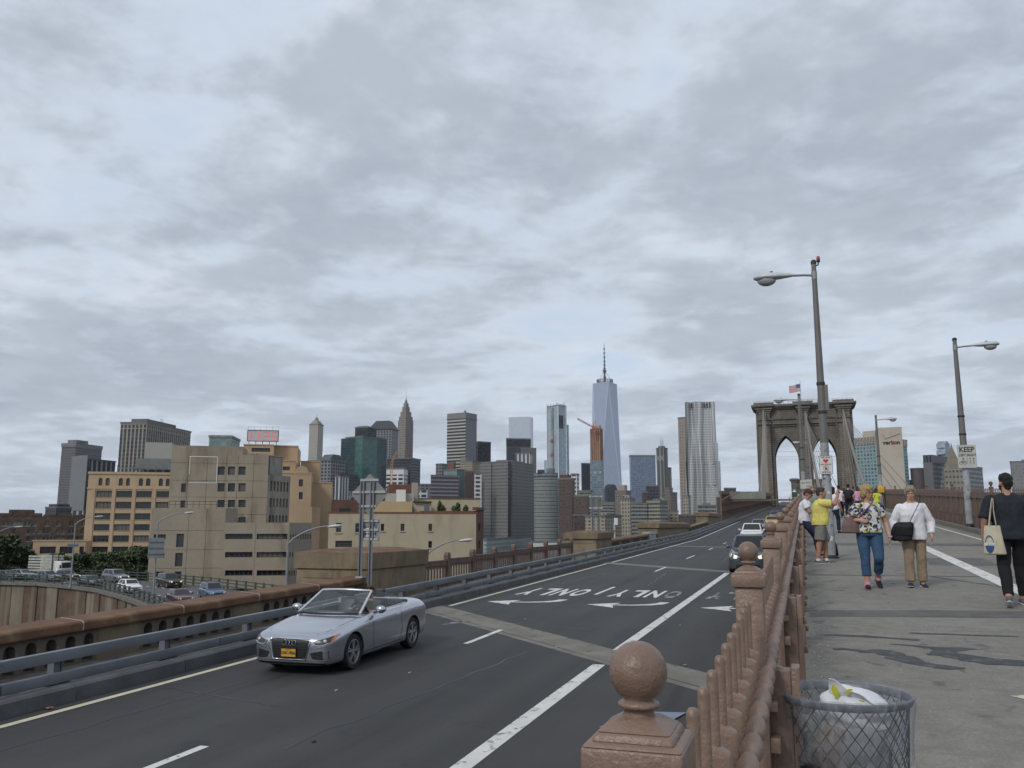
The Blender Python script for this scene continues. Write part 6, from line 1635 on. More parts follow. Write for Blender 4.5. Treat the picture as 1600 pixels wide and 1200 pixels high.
# trees beyond the ramp
def leafmat(nm, c, c2):
    m, t, b = newmat(nm)
    oi = t.add('ShaderNodeTexCoord').outputs['Object']
    n1 = t.noise(oi, .45, 4, .6); n2 = t.noise(oi, 6, 2, .5)
    cc = t.mix(t.ramp(t.math('ADD', t.math('MULTIPLY', n1, .65), t.math('MULTIPLY', n2, .35)), .38, .62), rgb(c), rgb(c2))
    t.l.new(cc, b.inputs['Base Color']); b.inputs['Roughness'].default_value = .65
    return m
LF = [leafmat('leaf_dark', (.028, .046, .017), (.065, .095, .033)), leafmat('leaf_mid', (.038, .062, .021), (.088, .122, .042)), leafmat('leaf_olive', (.035, .045, .017), (.085, .095, .04))]
BARK = M('tree_bark', (.055, .042, .032), .95, .25, 3, .4, 12)
def tree(label, px0, px1, ytop, D, seed, lf, name='tree', base=-10.8, dens=1.6):
    rnd = random.Random(seed); xm = (px0 + px1) / 2; D *= 1.17; T = at_D(xm, ytop, D); rad = (px1 - px0) / 2 * D / FPX
    root = empty(name, (T.x, T.y, base), rnd.uniform(0, 6), label, 'tree', 'trees and bushes beyond the ramp'); H = T.z - base
    tr_ = MB(); tr_.tube([(0, 0, 0), (.15, .1, H * .3), (-.1, .2, H * .6), (0, 0, H * .9)], [.32, .26, .18, .05], 8)
    ends = []
    for k in range(9):
        a = k * 2.4 + rnd.random(); z0 = H * rnd.uniform(.3, .7); rr_ = rad * rnd.uniform(.45, .85)
        e = Vector((rr_ * math.cos(a), rr_ * math.sin(a), min(H * .92, z0 + H * rnd.uniform(.08, .25)))); ends.append(e)
        tr_.tube([(0, 0, z0 * .85), e * .5 + Vector((0, 0, z0 * .45)), e], [.12, .08, .03], 5)
    tr_.build('trunk', BARK, root, 60)
    mb = MB(); lobes = [(e, rad * rnd.uniform(.32, .5)) for e in ends] + [(Vector((rnd.gauss(0, rad * .3), rnd.gauss(0, rad * .3), H * rnd.uniform(.72, .93))), rad * rnd.uniform(.3, .5)) for _ in range(7)]
    lobes += [(Vector((rnd.gauss(0, rad * .6), rnd.gauss(0, rad * .6), H * rnd.uniform(.35, .7))), rad * rnd.uniform(.3, .45)) for _ in range(6)]
    for e, r_ in lobes:
        r_ = max(r_, .7); leaf_cloud(mb, e, (r_, r_, min(r_ * .8, H - e.z + .3)), int(200 * dens), max(.13, .26 * D / 130), rnd.random())
    o = mb.build('crown', lf, root); o['kind'] = 'stuff'
    return root
tl = [('bushy dark tree rising at the far left edge', -40, 32, 836, 134, 0), ('leaning dark tree beside the left-edge tree', 8, 62, 862, 136, 2), ('low bush behind the lorry', 44, 84, 874, 135, 1), ('rounded bush below the tan wing', 66, 108, 862, 150, 1),
      ('bush right of the ramp lamp post', 96, 140, 866, 150, 0), ('broad dark bush under the yellow building', 124, 175, 865, 152, 1), ('dark bush in the middle of the row', 160, 205, 860, 150, 0), ('tall bush under the last windows of the yellow building', 190, 235, 854, 150, 1),
      ('bush against the concrete office', 216, 252, 853, 146, 0), ('low olive bush behind the silver car', 140, 190, 880, 132, 2), ('low dark bush above the far ramp fence', 180, 226, 880, 131, 0), ('low bush at the foot of the concrete office', 212, 246, 882, 131, 1), ('scrubby bush left of the lorry', 0, 44, 884, 128, 2)]
for i, (lb, a, b_, y, D, k) in enumerate(tl): tree(lb, a, b_, y, D, i * 7 + 3, LF[k], 'tree' if b_ - a > 46 else 'bush')
bank = MB(); bk0 = [at_D(px, 890, 146) for px in range(-400, 281, 40)]; bk1 = [at_D(px, 880, 235) for px in range(-400, 281, 40)]
n = len(bk0); bank.v = [(p.x, p.y, -9.5 + math.sin(i) * .4) for i, p in enumerate(bk0)] + [(p.x, p.y, -11.5 + math.cos(i * 2) * .5) for i, p in enumerate(bk1)]
for i in range(n - 1): bank.f.append((i, i + 1, n + i + 1, n + i)); bank.m.append(0)
bo = bank.build('planted_bank', M('weedy_earth', (.045, .05, .025), .95, .4, .3, .4, 4)); tag(bo, 'weedy bank under the trees', kind='structure')
gm = MB(); rnd = random.Random(5)
for i in range(9000):
    u = rnd.random(); v = rnd.random(); k = u * (n - 1); j = int(k); f = k - j
    p = bk0[j].lerp(bk0[min(j + 1, n - 1)], f).lerp(bk1[j].lerp(bk1[min(j + 1, n - 1)], f), v); s = rnd.uniform(.15, .35); a = Vector((rnd.gauss(0, 1), rnd.gauss(0, 1), rnd.uniform(.3, 1.5))).normalized(); b_ = a.orthogonal().normalized()
    q = Vector((p.x, p.y, -9.3 - 2 * v + rnd.random() * 1.4)); gm.quad(q - a * s, q + b_ * s * .5, q + a * s, q - b_ * s * .5)
tag(gm.build('undergrowth', LF[0]), 'dark leafy undergrowth covering the bank', 'undergrowth', kind='stuff')
# street lamps on the ramp and below the bridge
LAMPP = M('galvanised_pole', (.27, .285, .30), .5, .12, 1, metal=.35)
LAMPH = M('lamp_head_grey', (.50, .52, .53), .45, .08, 2)
LENS = M('lamp_lens', (.42, .44, .45), .2, .05)
def arm_lamp(label, bx, by, tx, ty, hx, hy, D, base_z):
    """slim pole from (bx,by) to bend (tx,ty), curved arm out to the head at (hx,hy)"""
    B = at_D(tx, ty, D); root = empty('street_lamp', (B.x, B.y, base_z), 0, label, 'street lamp', 'slim street lamps beside the bridge')
    o_ = Vector(root.location); T = B - o_; Hd = at_D(hx, hy, D) - o_;
    MB().cyl((0, 0, 0), T, .11, .07, 10).cyl((0, 0, 0), (0, 0, .4), .2, .16, 10).build('pole', LAMPP, root, 40)
    pts = [T - Vector((0, 0, .15))];
    for k in range(1, 9): u = k / 8; q = T.lerp(Hd, u); q.z = T.z + (Hd.z - T.z) * (1 - (1 - u) ** 1.9); pts.append(q)
    MB().tube(pts, [.06] * 5 + [.045] * 4, 8).build('arm', LAMPP, root, 40)
    dx = (Hd - T); dx.z = 0; dx.normalize(); e = Hd
    hm = MB(); L_ = .95; rot = Matrix.Rotation(math.atan2(dx.y, dx.x), 3, 'Z') @ Matrix.Rotation(R(-6), 3, 'Y')
    hm.ball(e + dx * .35, (L_ * .55, .17, .10), 14, 8, rot); hm.build('lamp_head', LAMPH, root, 60)
    MB().ball(e + dx * .5 - Vector((0, 0, .05)), (.22, .12, .08), 10, 6, rot).build('lens', LENS, root, 60)
    return root
arm_lamp('slim lamp at the ramp edge before the tan wing', 110, 910, 118, 818, 150, 807, 124, RZ_)
arm_lamp('slim lamp with a sign back before the concrete office', 240, 925, 247, 815, 290, 801, 96, RZ_)
arm_lamp('curved lamp before the ribbon windows of the concrete office', 447, 900, 450, 847, 515, 822, 60, -12)
arm_lamp('curved lamp above the brown iron fence', 668, 870, 667, 865, 720, 844, 60, -12)
arm_lamp('lamp arm at the far left over the bushes', -30, 850, -12, 838, 25, 823, 140, RZ_)
SBK = M('sign_back_grey', (.23, .245, .26), .55, .12, 2, metal=.3)
P = at_D(244, 856, 95.5); root = empty('hanging_sign', P, face_dir(244, 856), 'grey back of a road sign hung on the ramp lamp', 'sign')
MB().bb((-.75, -.03, -1.0), (.75, .0, 1.0)).build('panel', SBK, root)
for z in (-.6, 0, .6): MB().bb((-.7, -.1, z - .05), (.7, -.03, z + .05)).build('stiffener', GREYP, root)
P = at_D(114, 852, 123.4); root = empty('hanging_sign', P, face_dir(114, 852), 'small grey sign back on the far ramp lamp', 'sign')
MB().bb((-.65, -.03, -.2), (.65, 0, .2)).build('panel', SBK, root); MB().bb((-.6, -.08, -.04), (.6, -.03, .04)).build('stiffener', GREYP, root)
# sign gantries on the parapet
def two_post_sign(label, Y, X, px1, px2, pyb, pyt, diamond=None, plate=None):
    p1 = at_Y(px1, pyt, Y); p2 = at_Y(px2, pyt, Y); zb = rz(Y) + .95
    root = empty('road_sign', (p1.x, Y, zb), 0, label, 'road sign'); o_ = Vector(root.location)
    for p, dz in ((p1, 0), (p2, -.75)):
        q = p - o_; c = MB();
        c.bb((q.x - .045, -.004, dz), (q.x + .045, .004, q.z)).bb((q.x - .045, -.05, dz), (q.x - .037, -.004, q.z)).bb((q.x + .037, -.05, dz), (q.x + .045, -.004, q.z)).bb((q.x - .07, -.05, dz), (q.x - .045, -.042, q.z)).bb((q.x + .045, -.05, dz), (q.x + .07, -.042, q.z))
        c.build('post', GREYP, root); MB().box((q.x, 0, dz + .02), (.24, .22, .04)).build('base_plate', M('pale_plate', (.36, .37, .36), .6, .1), root)
    return root, o_
Ys = 23.15
BARM = M('crossbar_grey', (.36, .37, .375), .5, .1, 2)
root, o_ = two_post_sign('back of a diamond warning sign on two grey posts above the near pier', Ys, 0, 567.5, 583, 905, 752)
zc = at_Y(577, 772, Ys) - o_; hw_ = 33 * 25.2 / FPX
m1 = [(hw_ * math.cos(a), hw_ * math.sin(a)) for a in (0, math.pi/2, math.pi, 3*math.pi/2)]
def rounded(poly, r_=.06):
    out_ = []
    for i, p in enumerate(poly):
        p = Vector(p); a = (Vector(poly[i-1]) - p).normalized() * r_; b_ = (Vector(poly[(i+1) % len(poly)]) - p).normalized() * r_
        for k in range(5): t_ = k / 4; out_.append(((p + a) * (1-t_)**2 + p * 2*t_*(1-t_) + (p + b_) * t_**2)[:])
    return out_
mb = MB(); mb.prism([(zc.x + x, zc.z + z) for x, z in rounded(m1)], 'y', .012, .018); mb.build('diamond_panel', M('aluminium_back', (.23, .225, .215), .5, .1, 1.5, metal=.35), root)
for dz in (.42, .06, -.36):
    w_ = .3 if dz > .3 else .55 if dz > 0 else .25
    MB().bb((zc.x - w_, -.03, zc.z + dz - .035), (zc.x + w_, .012, zc.z + dz + .035)).build('crossbar', BARM, root)
zc2 = at_Y(579, 828, Ys) - o_
MB().bb((zc2.x - .26, .012, zc2.z - .31), (zc2.x + .30, .018, zc2.z + .31)).build('plate', SBK, root)
for dz in (.26, .0, -.27): MB().bb((zc2.x - .26, -.03, zc2.z + dz - .03), (zc2.x + .26, .01, zc2.z + dz + .03)).build('crossbar', BARM, root)
WHP = M('white_sticker', (.62, .62, .60), .6, .05)
MB().bb((zc2.x - .15, .002, zc2.z - .2), (zc2.x + .15, .010, zc2.z + .12)).build('stencil_label', WHP, root)
text('stencil_text', 'NALUXT', LOGK, root, (zc2.x, .001, zc2.z + .09), (R(90), 0, 0), .10, .001, 1, .004)
text('stencil_text', 'RHC 270', LOGK, root, (zc2.x, .001, zc2.z - .12), (R(90), 0, 0), .10, .001, 1, .004)
Ys = Y2a + 2.0
root, o_ = two_post_sign('back of a small square sign on two thin posts by the far pier', Ys, 0, 926, 935.5, 860, 772)
zc = at_Y(931, 784, Ys) - o_
MB().bb((zc.x - .42, .012, zc.z - .42), (zc.x + .42, .02, zc.z + .42)).build('square_panel', M('dark_sign_back', (.16, .155, .14), .6, .1), root)
for dz in (.34, -.4): MB().bb((zc.x - .45, -.03, zc.z + dz - .05), (zc.x + .45, .01, zc.z + dz + .05)).build('crossbar', BARM, root)
P = at_Y(960, 817, 62); root = empty('antenna_cabinet', (P.x, 62, rz(62) + .9), 0, 'white antenna canister on a pole behind the balustrade', 'antenna'); zt_ = P.z - rz(62) - .9
MB().cyl((0, 0, 0), (0, 0, zt_), .06, n=8).build('pole', LAMPH, root); MB().bb((.0, -.12, zt_ - .15), (.26, .12, zt_ + .35)).build('canister', WHP, root); MB().bb((-.08, -.08, zt_ * .45), (.2, .08, zt_ * .45 + .1)).build('clamp', M('rust_red', (.22, .05, .04), .8), root)
P = at_Y(1095, 808, 120); root = empty('utility_box', (P.x, 120, P.z - .4), 0, 'small white utility box against the skyline by the truss', 'box'); MB().bb((-.2, -.2, 0), (.2, .2, .9)).build('box', WHP, root); MB().cyl((0, 0, -2.2), (0, 0, 0), .05, n=6).build('pole', LAMPP, root)
P = at_Y(502, 888, 27); root = empty('pipe_stand', (P.x, 27, rz(27) + .2), 0, 'grey steel bracket and pipe beside the near pier', 'bracket')
MB().bb((-.10, -.1, -.4), (.12, .1, .75)).build('stand', DUSTC, root); MB().cyl((.25, 0, .62), (.85, 0, .60), .07, n=10).build('pipe', LAMPH, root); MB().beam((.4, 0, .1), (.7, 0, .58), .04, .04).beam((.25, 0, .3), (.35, 0, .6), .05, .05).build('strut', GREYP, root)
# footway lamp posts
POSTM = M('lamp_post_steel', (.155, .15, .138), .55, .14, 1.2, .1, 20, metal=.25, col2=(.12, .11, .10), thr=(.58, .72), s2=1.5, stretch=(1, 1, .3))
POSTG = M('scuffed_grey_paint', (.30, .315, .33), .6, .2, 3, .1, 20, col2=(.16, .16, .16), thr=(.54, .66), s2=5)
def cobra(label, X, Y, h, arm, side, base=0.0, r0=.14, scale=1.0, detail=True):
    root = empty('lamp_post', (X, Y, wz(Y) + base), 0, label, 'lamp post', 'tall lamp posts on the footway')
    MB().lathe([(r0 * 1.02, 0), (r0 * .98, 1.1), (r0 * .9, 2.6)], 16).build('lower_shaft', POSTG, root, 40)
    MB().lathe([(r0 * .9, 2.6), (r0 * .52, h), (r0 * .52, h)], 16).build('shaft', POSTM, root, 40)
    MB().lathe([(r0 * .62, h), (r0 * .62, h + .07), (r0 * .4, h + .1)], 14).build('cap', DARKM, root, 40)
    MB().bb((-.17, -.17, 0), (.17, .17, .025)).lathe([(r0 * 1.25, .02), (r0 * 1.2, .05), (r0 * 1.03, .07)], 16).build('base_flange', DARKM, root)
    MB().lathe([(r0 * .93, 3.28), (r0 * .95, 3.3), (r0 * .95, 3.33), (r0 * .93, 3.35)], 16).lathe([(r0 * .9, 3.95), (r0 * .93, 3.97), (r0 * .93, 4.0), (r0 * .9, 4.02)], 16).build('clamp_band', DARKM, root)
    s = side; z = h - .28
    MB().tube([(0, 0, z), (s * arm * .5, 0, z + .03), (s * arm, 0, z + .04)], .03, 8).lathe([(r0 * .62, z - .1), (r0 * .62, z + .1)], 12).build('arm', LAMPP, root, 40)
    hd = MB(); L_ = .80
    prof = [(-.06, .03, .035), (.1, .08, .07), (.32, .135, .105), (.6, .165, .125), (.82, .155, .115), (.92, .06, .05)]
    vs = []; N = 12
    for x, wv, hv in prof:
        for k in range(N):
            a = 2 * math.pi * k / N; vs.append((s * (arm + x), wv * math.cos(a), z + .045 + hv * math.sin(a) * (1 if math.sin(a) > 0 else .55)))
    fs = [(i*N+k, i*N+(k+1)%N, (i+1)*N+(k+1)%N, (i+1)*N+k) for i in range(len(prof)-1) for k in range(N)] + [tuple(range(N))[::-1], tuple(range((len(prof)-1)*N, len(prof)*N))]
    hd.add(vs, fs); o = hd.build('lamp_head', LAMPH, root, 50)
    MB().ball((s * (arm + .62), 0, z - .03), (.22, .13, .135), 14, 8).build('lens', M('frosted_lens', (.30, .31, .31), .25, .05), root, 60)
    MB().cyl((s * (arm + .5), 0, z + .13), (s * (arm + .5), 0, z + .19), .035, n=8).build('photocell', DARKM, root)
    return root
p1 = at_plane(1303, 872, 0, .039)
lp = cobra('nearest tall lamp post, red-lit on top, with the heart sign', p1.x - .06, p1.y, 6.88, .47, -1, 0, .105)
MB().tube([(.03, 0, 6.83), (.10, 0, 6.85), (.11, 0, 6.93)], .018, 6).lathe([(.04, 6.92), (.045, 6.97)], 10, (.11, 0, 0)).build('beacon_bracket', DARKM, lp)
MB().lathe([(.042, 6.97), (.042, 7.03), (.03, 7.06), (0, 7.07)], 12, (.11, 0, 0)).build('beacon', M('red_lens', (.28, .05, .04), .25, .05), lp, 60)
MB().bb((.07, -.05, 3.35), (.15, .05, 3.95)).build('control_box', POSTM, lp)
rnd = random.Random(3)
for k in range(26):
    a = rnd.uniform(3.4, 6.0); z = rnd.uniform(.3, 2.2); w_ = rnd.uniform(.03, .07); h_ = rnd.uniform(.03, .08); rr_ = .108 - z * .0042
    mb = MB(); pts = []
    for q in range(4): t_ = a + (q - 1.5) * w_ / 3 / rr_; pts.append((rr_ * math.cos(t_), rr_ * math.sin(t_)))
    for q in range(3): mb.quad((*pts[q], z), (*pts[q+1], z), (*pts[q+1], z + h_), (*pts[q], z + h_))
    mb.build('sticker', WHP if k % 3 else (M('sticker_blue', (.08, .22, .42), .6) if k % 2 else M('sticker_dark', (.05, .05, .06), .6)), lp)
cobra('tall lamp post by the plate railing with the keep left and right sign', at_plane(1518, 829, 0, .039).x - .02, at_plane(1518, 829, 0, .039).y, 6.85, .55, 1, .18, .135)
cobra('second lamp post along the railing, in front of the tower', at_Y(1256, 760, 53).x, 53, 7.1, .52, -1)
cobra('third lamp post along the railing, small, between the arches', at_Y(1264, 760, 100).x, 100, 7.0, .52, -1)
l5 = cobra('far lamp post before the teal office, with a yellow box', at_Y(1376, 760, 70).x, 70, 7.0, .55, 1)
cb = MB().bb((-.22, -.32, 1.25), (.22, -.12, 1.76)); bx_ = evaluated(cb.mesh('call_box', M('yellow_box', (.60, .34, .03), .5, .06)), [('BEVEL', dict(width=.04, segments=2))], 40)
o = link('call_box', bx_, None, (l5.location.x, l5.location.y, l5.location.z)); tag(o, 'yellow call box fixed to the far lamp post', 'call box')
def sign_board(label, P, w_, h_, name='sign'):
    r = empty(name, P, 0, label, 'sign')
    poly = rounded([(-w_/2, -h_/2), (w_/2, -h_/2), (w_/2, h_/2), (-w_/2, h_/2)], .04)
    MB().prism(poly, 'y', 0, .006).build('panel', WHP if 'heart' in label else M('aged_sign_white', (.47, .47, .43), .6, .08, 3, col2=(.33, .33, .30), thr=(.55, .7), s2=4), r)
    return r
SK = M('sign_black', (.02, .02, .022), .6, .05); SR = M('sign_red', (.52, .03, .03), .6, .05)
ly = p1.y - .13; P = at_Y(1290.5, 726.5, ly); hs_ = sign_board('white heart sign against locks on the nearest lamp post', P, .29, .42)
kf = ly / FPX * 1.05   # metres per photo pixel here
bd = MB(); w_, h_ = .285, .415
for a, b_ in (((-w_/2, -h_/2), (w_/2, -h_/2 + .008)), ((-w_/2, h_/2 - .008), (w_/2, h_/2)), ((-w_/2, -h_/2), (-w_/2 + .008, h_/2)), ((w_/2 - .008, -h_/2), (w_/2, h_/2))): bd.bb((a[0], -.002, a[1]), (b_[0], -.0005, b_[1]))
bd.build('border', SK, hs_)
FRONT = (R(90), 0, 0)
text('lettering', 'YES LOVE', SK, hs_, (0, -.002, .168), FRONT, .045, .001, 1, .001)
text('lettering', 'NO LOCKS', SK, hs_, (.0, -.002, .012), FRONT, .045, .001, 1, .001)
text('lettering', 'FINE $100', SK, hs_, (0, -.002, -.165), FRONT, .045, .001, 1, .001)
ht = []
for k in range(28):
    a = 2 * math.pi * k / 28; ht.append((.0036 * 16 * math.sin(a) ** 3, .092 + .0036 * (13 * math.cos(a) - 5 * math.cos(2*a) - 2 * math.cos(3*a) - math.cos(4*a))))
MB().prism(ht, 'y', -.003, -.001).build('heart', SR, hs_)
rg = MB();
for k in range(24):
    a0, a1 = 2*math.pi*k/24, 2*math.pi*(k+1)/24; rg.quad(*[( r_ * math.cos(a), -.0025, -.075 + r_ * math.sin(a)) for r_, a in ((.056, a0), (.066, a0), (.066, a1), (.056, a1))])
rg.beam((-.04, -.0035, -.035), (.04, -.0035, -.115), .002, .01, (0, 1, 0)); rg.build('ban_ring', SR, hs_)
lk = MB().bb((-.026, -.003, -.105), (.026, -.002, -.068)); lk.tube([(-.018, -.0025, -.07), (-.018, -.0025, -.05), (0, -.0025, -.038), (.018, -.0025, -.05), (.018, -.0025, -.07)], .005, 5); lk.build('padlock', SK, hs_)
ly2 = at_plane(1518, 829, 0, .039).y - .2; P = at_Y(1511, 713, ly2); ks = sign_board('white KEEP LEFT RIGHT sign with cycle and walker symbols on the right lamp post', P, .62, .84)
text('lettering', 'KEEP', SK, ks, (0, -.004, .24), FRONT, .26, .001, .88, .006)
text('lettering', 'LEFT', SK, ks, (-.15, -.004, .04), FRONT, .125, .001, .9, .002); text('lettering', 'RIGHT', SK, ks, (.16, -.004, .04), FRONT, .125, .001, .82, .002)
MB().bb((-.004, -.004, -.28), (.004, -.001, .09)).build('divider', SK, ks)
bk = MB()
for cx in (-.215, -.09): bk.tube([(cx + .052 * math.cos(a), -.004, -.24 + .052 * math.sin(a)) for a in [2*math.pi*k/14 for k in range(14)]], .006, 5, True)
bk.tube([(-.215, -.004, -.24), (-.175, -.004, -.17), (-.11, -.004, -.17), (-.09, -.004, -.24)], .006, 5).tube([(-.175, -.004, -.17), (-.15, -.004, -.23), (-.11, -.004, -.17)], .006, 5)
bk.ball((-.13, -.004, -.06), (.022, .003, .022), 8, 6).beam((-.14, -.004, -.08), (-.18, -.004, -.155), .004, .035, (0, 1, 0)).beam((-.14, -.004, -.09), (-.10, -.004, -.14), .004, .014, (0, 1, 0)); bk.build('cyclist_symbol', SK, ks)
wk_ = MB()
for cx in (.09, .21): wk_.ball((cx, -.004, -.08), (.022, .003, .022), 8, 6).beam((cx, -.004, -.1), (cx, -.004, -.19), .004, .04, (0, 1, 0)).beam((cx, -.004, -.18), (cx - .03, -.004, -.28), .004, .016, (0, 1, 0)).beam((cx, -.004, -.18), (cx + .03, -.004, -.28), .004, .016, (0, 1, 0))
wk_.build('walker_symbol', SK, ks)
P = at_Y(1263, 757, 99.7); o = sign_board('tiny white sign on the third lamp post', P, .75, 1.1); MB().bb((-.25, -.004, .12), (.25, -.001, .3)).bb((-.2, -.004, -.3), (.2, -.001, -.1)).build('faded_print', M('faded_ink', (.25, .25, .25), .7), o)
P = at_Y(1255, 757, 52.7); o = sign_board('small pale sign on the second lamp post', P, .32, .5); MB().bb((-.1, -.004, .05), (.1, -.001, .13)).build('faded_print', MATS['faded_ink'], o)
# vehicles
def paint(nm, c, metal=.35, rough=.32):
    if nm in MATS: return MATS[nm]
    m, t, b = newmat(nm)
    b.inputs['Base Color'].default_value = rgb(c); b.inputs['Metallic'].default_value = metal; b.inputs['Roughness'].default_value = rough
    b.inputs['Coat Weight'].default_value = .8; b.inputs['Coat Roughness'].default_value = .05
    return m
TYRE = M('tyre_rubber', (.016, .016, .017), .85, .2, 10); RIM = M('alloy', (.42, .42, .43), .35, .08, 4, metal=.75); TRIM = M('black_trim', (.012, .012, .013), .5, .1)
CHROME = M('chrome', (.62, .62, .64), .18, .02, metal=1.0); CARGL = glass_mat('car_glass', (.012, .016, .018), .05); HEADL = glass_mat('headlamp', (.45, .47, .5), .12); DARKL = M('lamp_well', (.04, .042, .045), .3)
HLON = M('headlamp_lit', (.8, .75, .65), .3, 0, emit=(1, .8, .55, .55)); AMBER = M('amber_lens', (.50, .13, .03), .3, .05); TAIL = M('tail_lens', (.22, .01, .012), .25, .05)
PLATEY = M('plate_yellow', (.62, .33, .02), .5, .04); PLATEK = M('plate_ink', (.02, .02, .05), .5, 0); LEATHER = M('seat_leather', (.03, .03, .032), .5, .2, 8)
def loft(stations, level=2):
    """stations: (y, wt, zt, ws, zs, w, zm, zl, zb) -> closed smooth hull"""
    rings = []
    for y, wt, zt, ws, zs, w, zm, zl, zb in stations:
        half = [(0, zt + .012), (wt * .55, zt + .006), (wt, zt - .012), (ws + .004, zs), (w + .006, zs - .045), (w - .006, zm), (w * .995, zl), (w * .93, zb), (w * .5, zb - .005)]
        full = half + [(0, zb - .005)] + [(-x, z) for x, z in half[:0:-1]]
        rings.append([(x, y, z) for x, z in full])
    n = len(rings[0]); mb = MB(); mb.v = [p for r in rings for p in r]
    for i in range(len(rings) - 1):
        for k in range(n): mb.f.append((i*n+k, i*n+(k+1)%n, (i+1)*n+(k+1)%n, (i+1)*n+k)); mb.m.append(0)
    mb.f.append(tuple(range(n))[::1]); mb.f.append(tuple((len(rings)-1)*n + k for k in range(n))[::-1]); mb.m += [0, 0]
    me = mb.mesh('body'); bm = bmesh.new(); bm.from_mesh(me); bmesh.ops.recalc_face_normals(bm, faces=bm.faces); bm.to_mesh(me); bm.free()
    return evaluated(me, [('SUBSURF', dict(levels=level, render_levels=level))])
def cut(me, cutters, mat, ang=32):
    objs = []
    o = bpy.data.objects.new('tmp', me); WS.collection.objects.link(o)
    for c in cutters:
        bmm = bmesh.new(); bmm.from_mesh(c); bmesh.ops.recalc_face_normals(bmm, faces=bmm.faces); bmm.to_mesh(c); bmm.free()
        co = bpy.data.objects.new('cut', c); WS.collection.objects.link(co); objs.append(co)
        m_ = o.modifiers.new('b', 'BOOLEAN'); m_.operation = 'DIFFERENCE'; m_.solver = 'EXACT'; m_.object = co
    nm = bake(o)
    for q in objs + [o]: bpy.data.objects.remove(q, do_unlink=True)
    nm.materials.clear(); nm.materials.append(mat); shade(nm, ang); return nm
def bvh(me):
    return BVHTree.FromPolygons([v.co[:] for v in me.vertices], [tuple(p.vertices) for p in me.polygons])
def patch(T, top, bot, m, direction, off=.005, start=5.0, cols=None):
    """strip between two polylines (points seen along -direction), draped on the hull"""
    mb = MB(); d = Vector(direction); n = len(top)
    for j in range(m + 1):
        for i in range(n):
            p = Vector(top[i]).lerp(Vector(bot[i]), j / m); h = T.ray_cast(p - d * start, d)
            if h[0] is None: mb.v.append(tuple(p - d * off)); continue
            nn = h[1] if h[1].dot(d) < 0 else -h[1]
            mb.v.append(tuple(h[0] + nn * off))
    for j in range(m):
        for i in range(n - 1): mb.f.append((j*n+i, j*n+i+1, (j+1)*n+i+1, (j+1)*n+i)); mb.m.append(0)
    return mb
def poly_line(a, b_, n): return [Vector(a).lerp(Vector(b_), k / (n - 1)) for k in range(n)]
def lathe_x(mb, prof, n=32):
    b0 = len(mb.v);
    for r, x in prof:
        for i in range(n): a = 2*math.pi*i/n; mb.v.append((x, r*math.cos(a), r*math.sin(a)))
    for j in range(len(prof) - 1):
        for i in range(n): mb.f.append((b0+j*n+i, b0+j*n+(i+1)%n, b0+(j+1)*n+(i+1)%n, b0+(j+1)*n+i)); mb.m.append(mb.mi)
    return mb
_WH = {}
def wheel_mesh(r, spokes=5, n=32):
    k = (round(r, 3), spokes)
    if k in _WH: return _WH[k]
    ty = MB(); lathe_x(ty, [(r*.66, -.10), (r*.93, -.11), (r*.985, -.085), (r, -.04), (r, .04), (r*.985, .085), (r*.93, .11), (r*.70, .10), (r*.66, .06)], n)
    rm = MB(); lathe_x(rm, [(r*.70, .098), (r*.66, .10), (r*.63, .07), (r*.62, -.06)], n); lathe_x(rm, [(r*.17, .075), (r*.15, .09), (.0, .092)], 12)
    for s in range(spokes):
        a = 2*math.pi*s/spokes + .3
        for da in (-.16, .16):
            c0 = a + da * .5; c1 = a + da
            p0 = Vector((.078, r*.12*math.cos(c0), r*.12*math.sin(c0))); p1 = Vector((.075, r*.66*math.cos(c1), r*.66*math.sin(c1)))
            rm.beam(p0, p1, r*.085, .03, (1, 0, 0))
    bk = MB(); lathe_x(bk, [(r*.64, .0), (0, .0)], 20)
    _WH[k] = (ty.mesh('tyre', TYRE, 40), rm.mesh('rim', RIM, 40), bk.mesh('brake_disc', TRIM)); return _WH[k]
def add_wheels(root, r, xw, yf, yr, spokes=5):
    for sx in (1, -1):
        for y in (yf, yr):
            w_ = empty('wheel', (sx * xw, y, r), 0); w_.parent = root; w_.rotation_euler = (0, 0, 0 if sx > 0 else math.pi)
            for me, nm in zip(wheel_mesh(r, spokes), ('tyre', 'rim', 'brake_disc')): link(nm, me, w_)
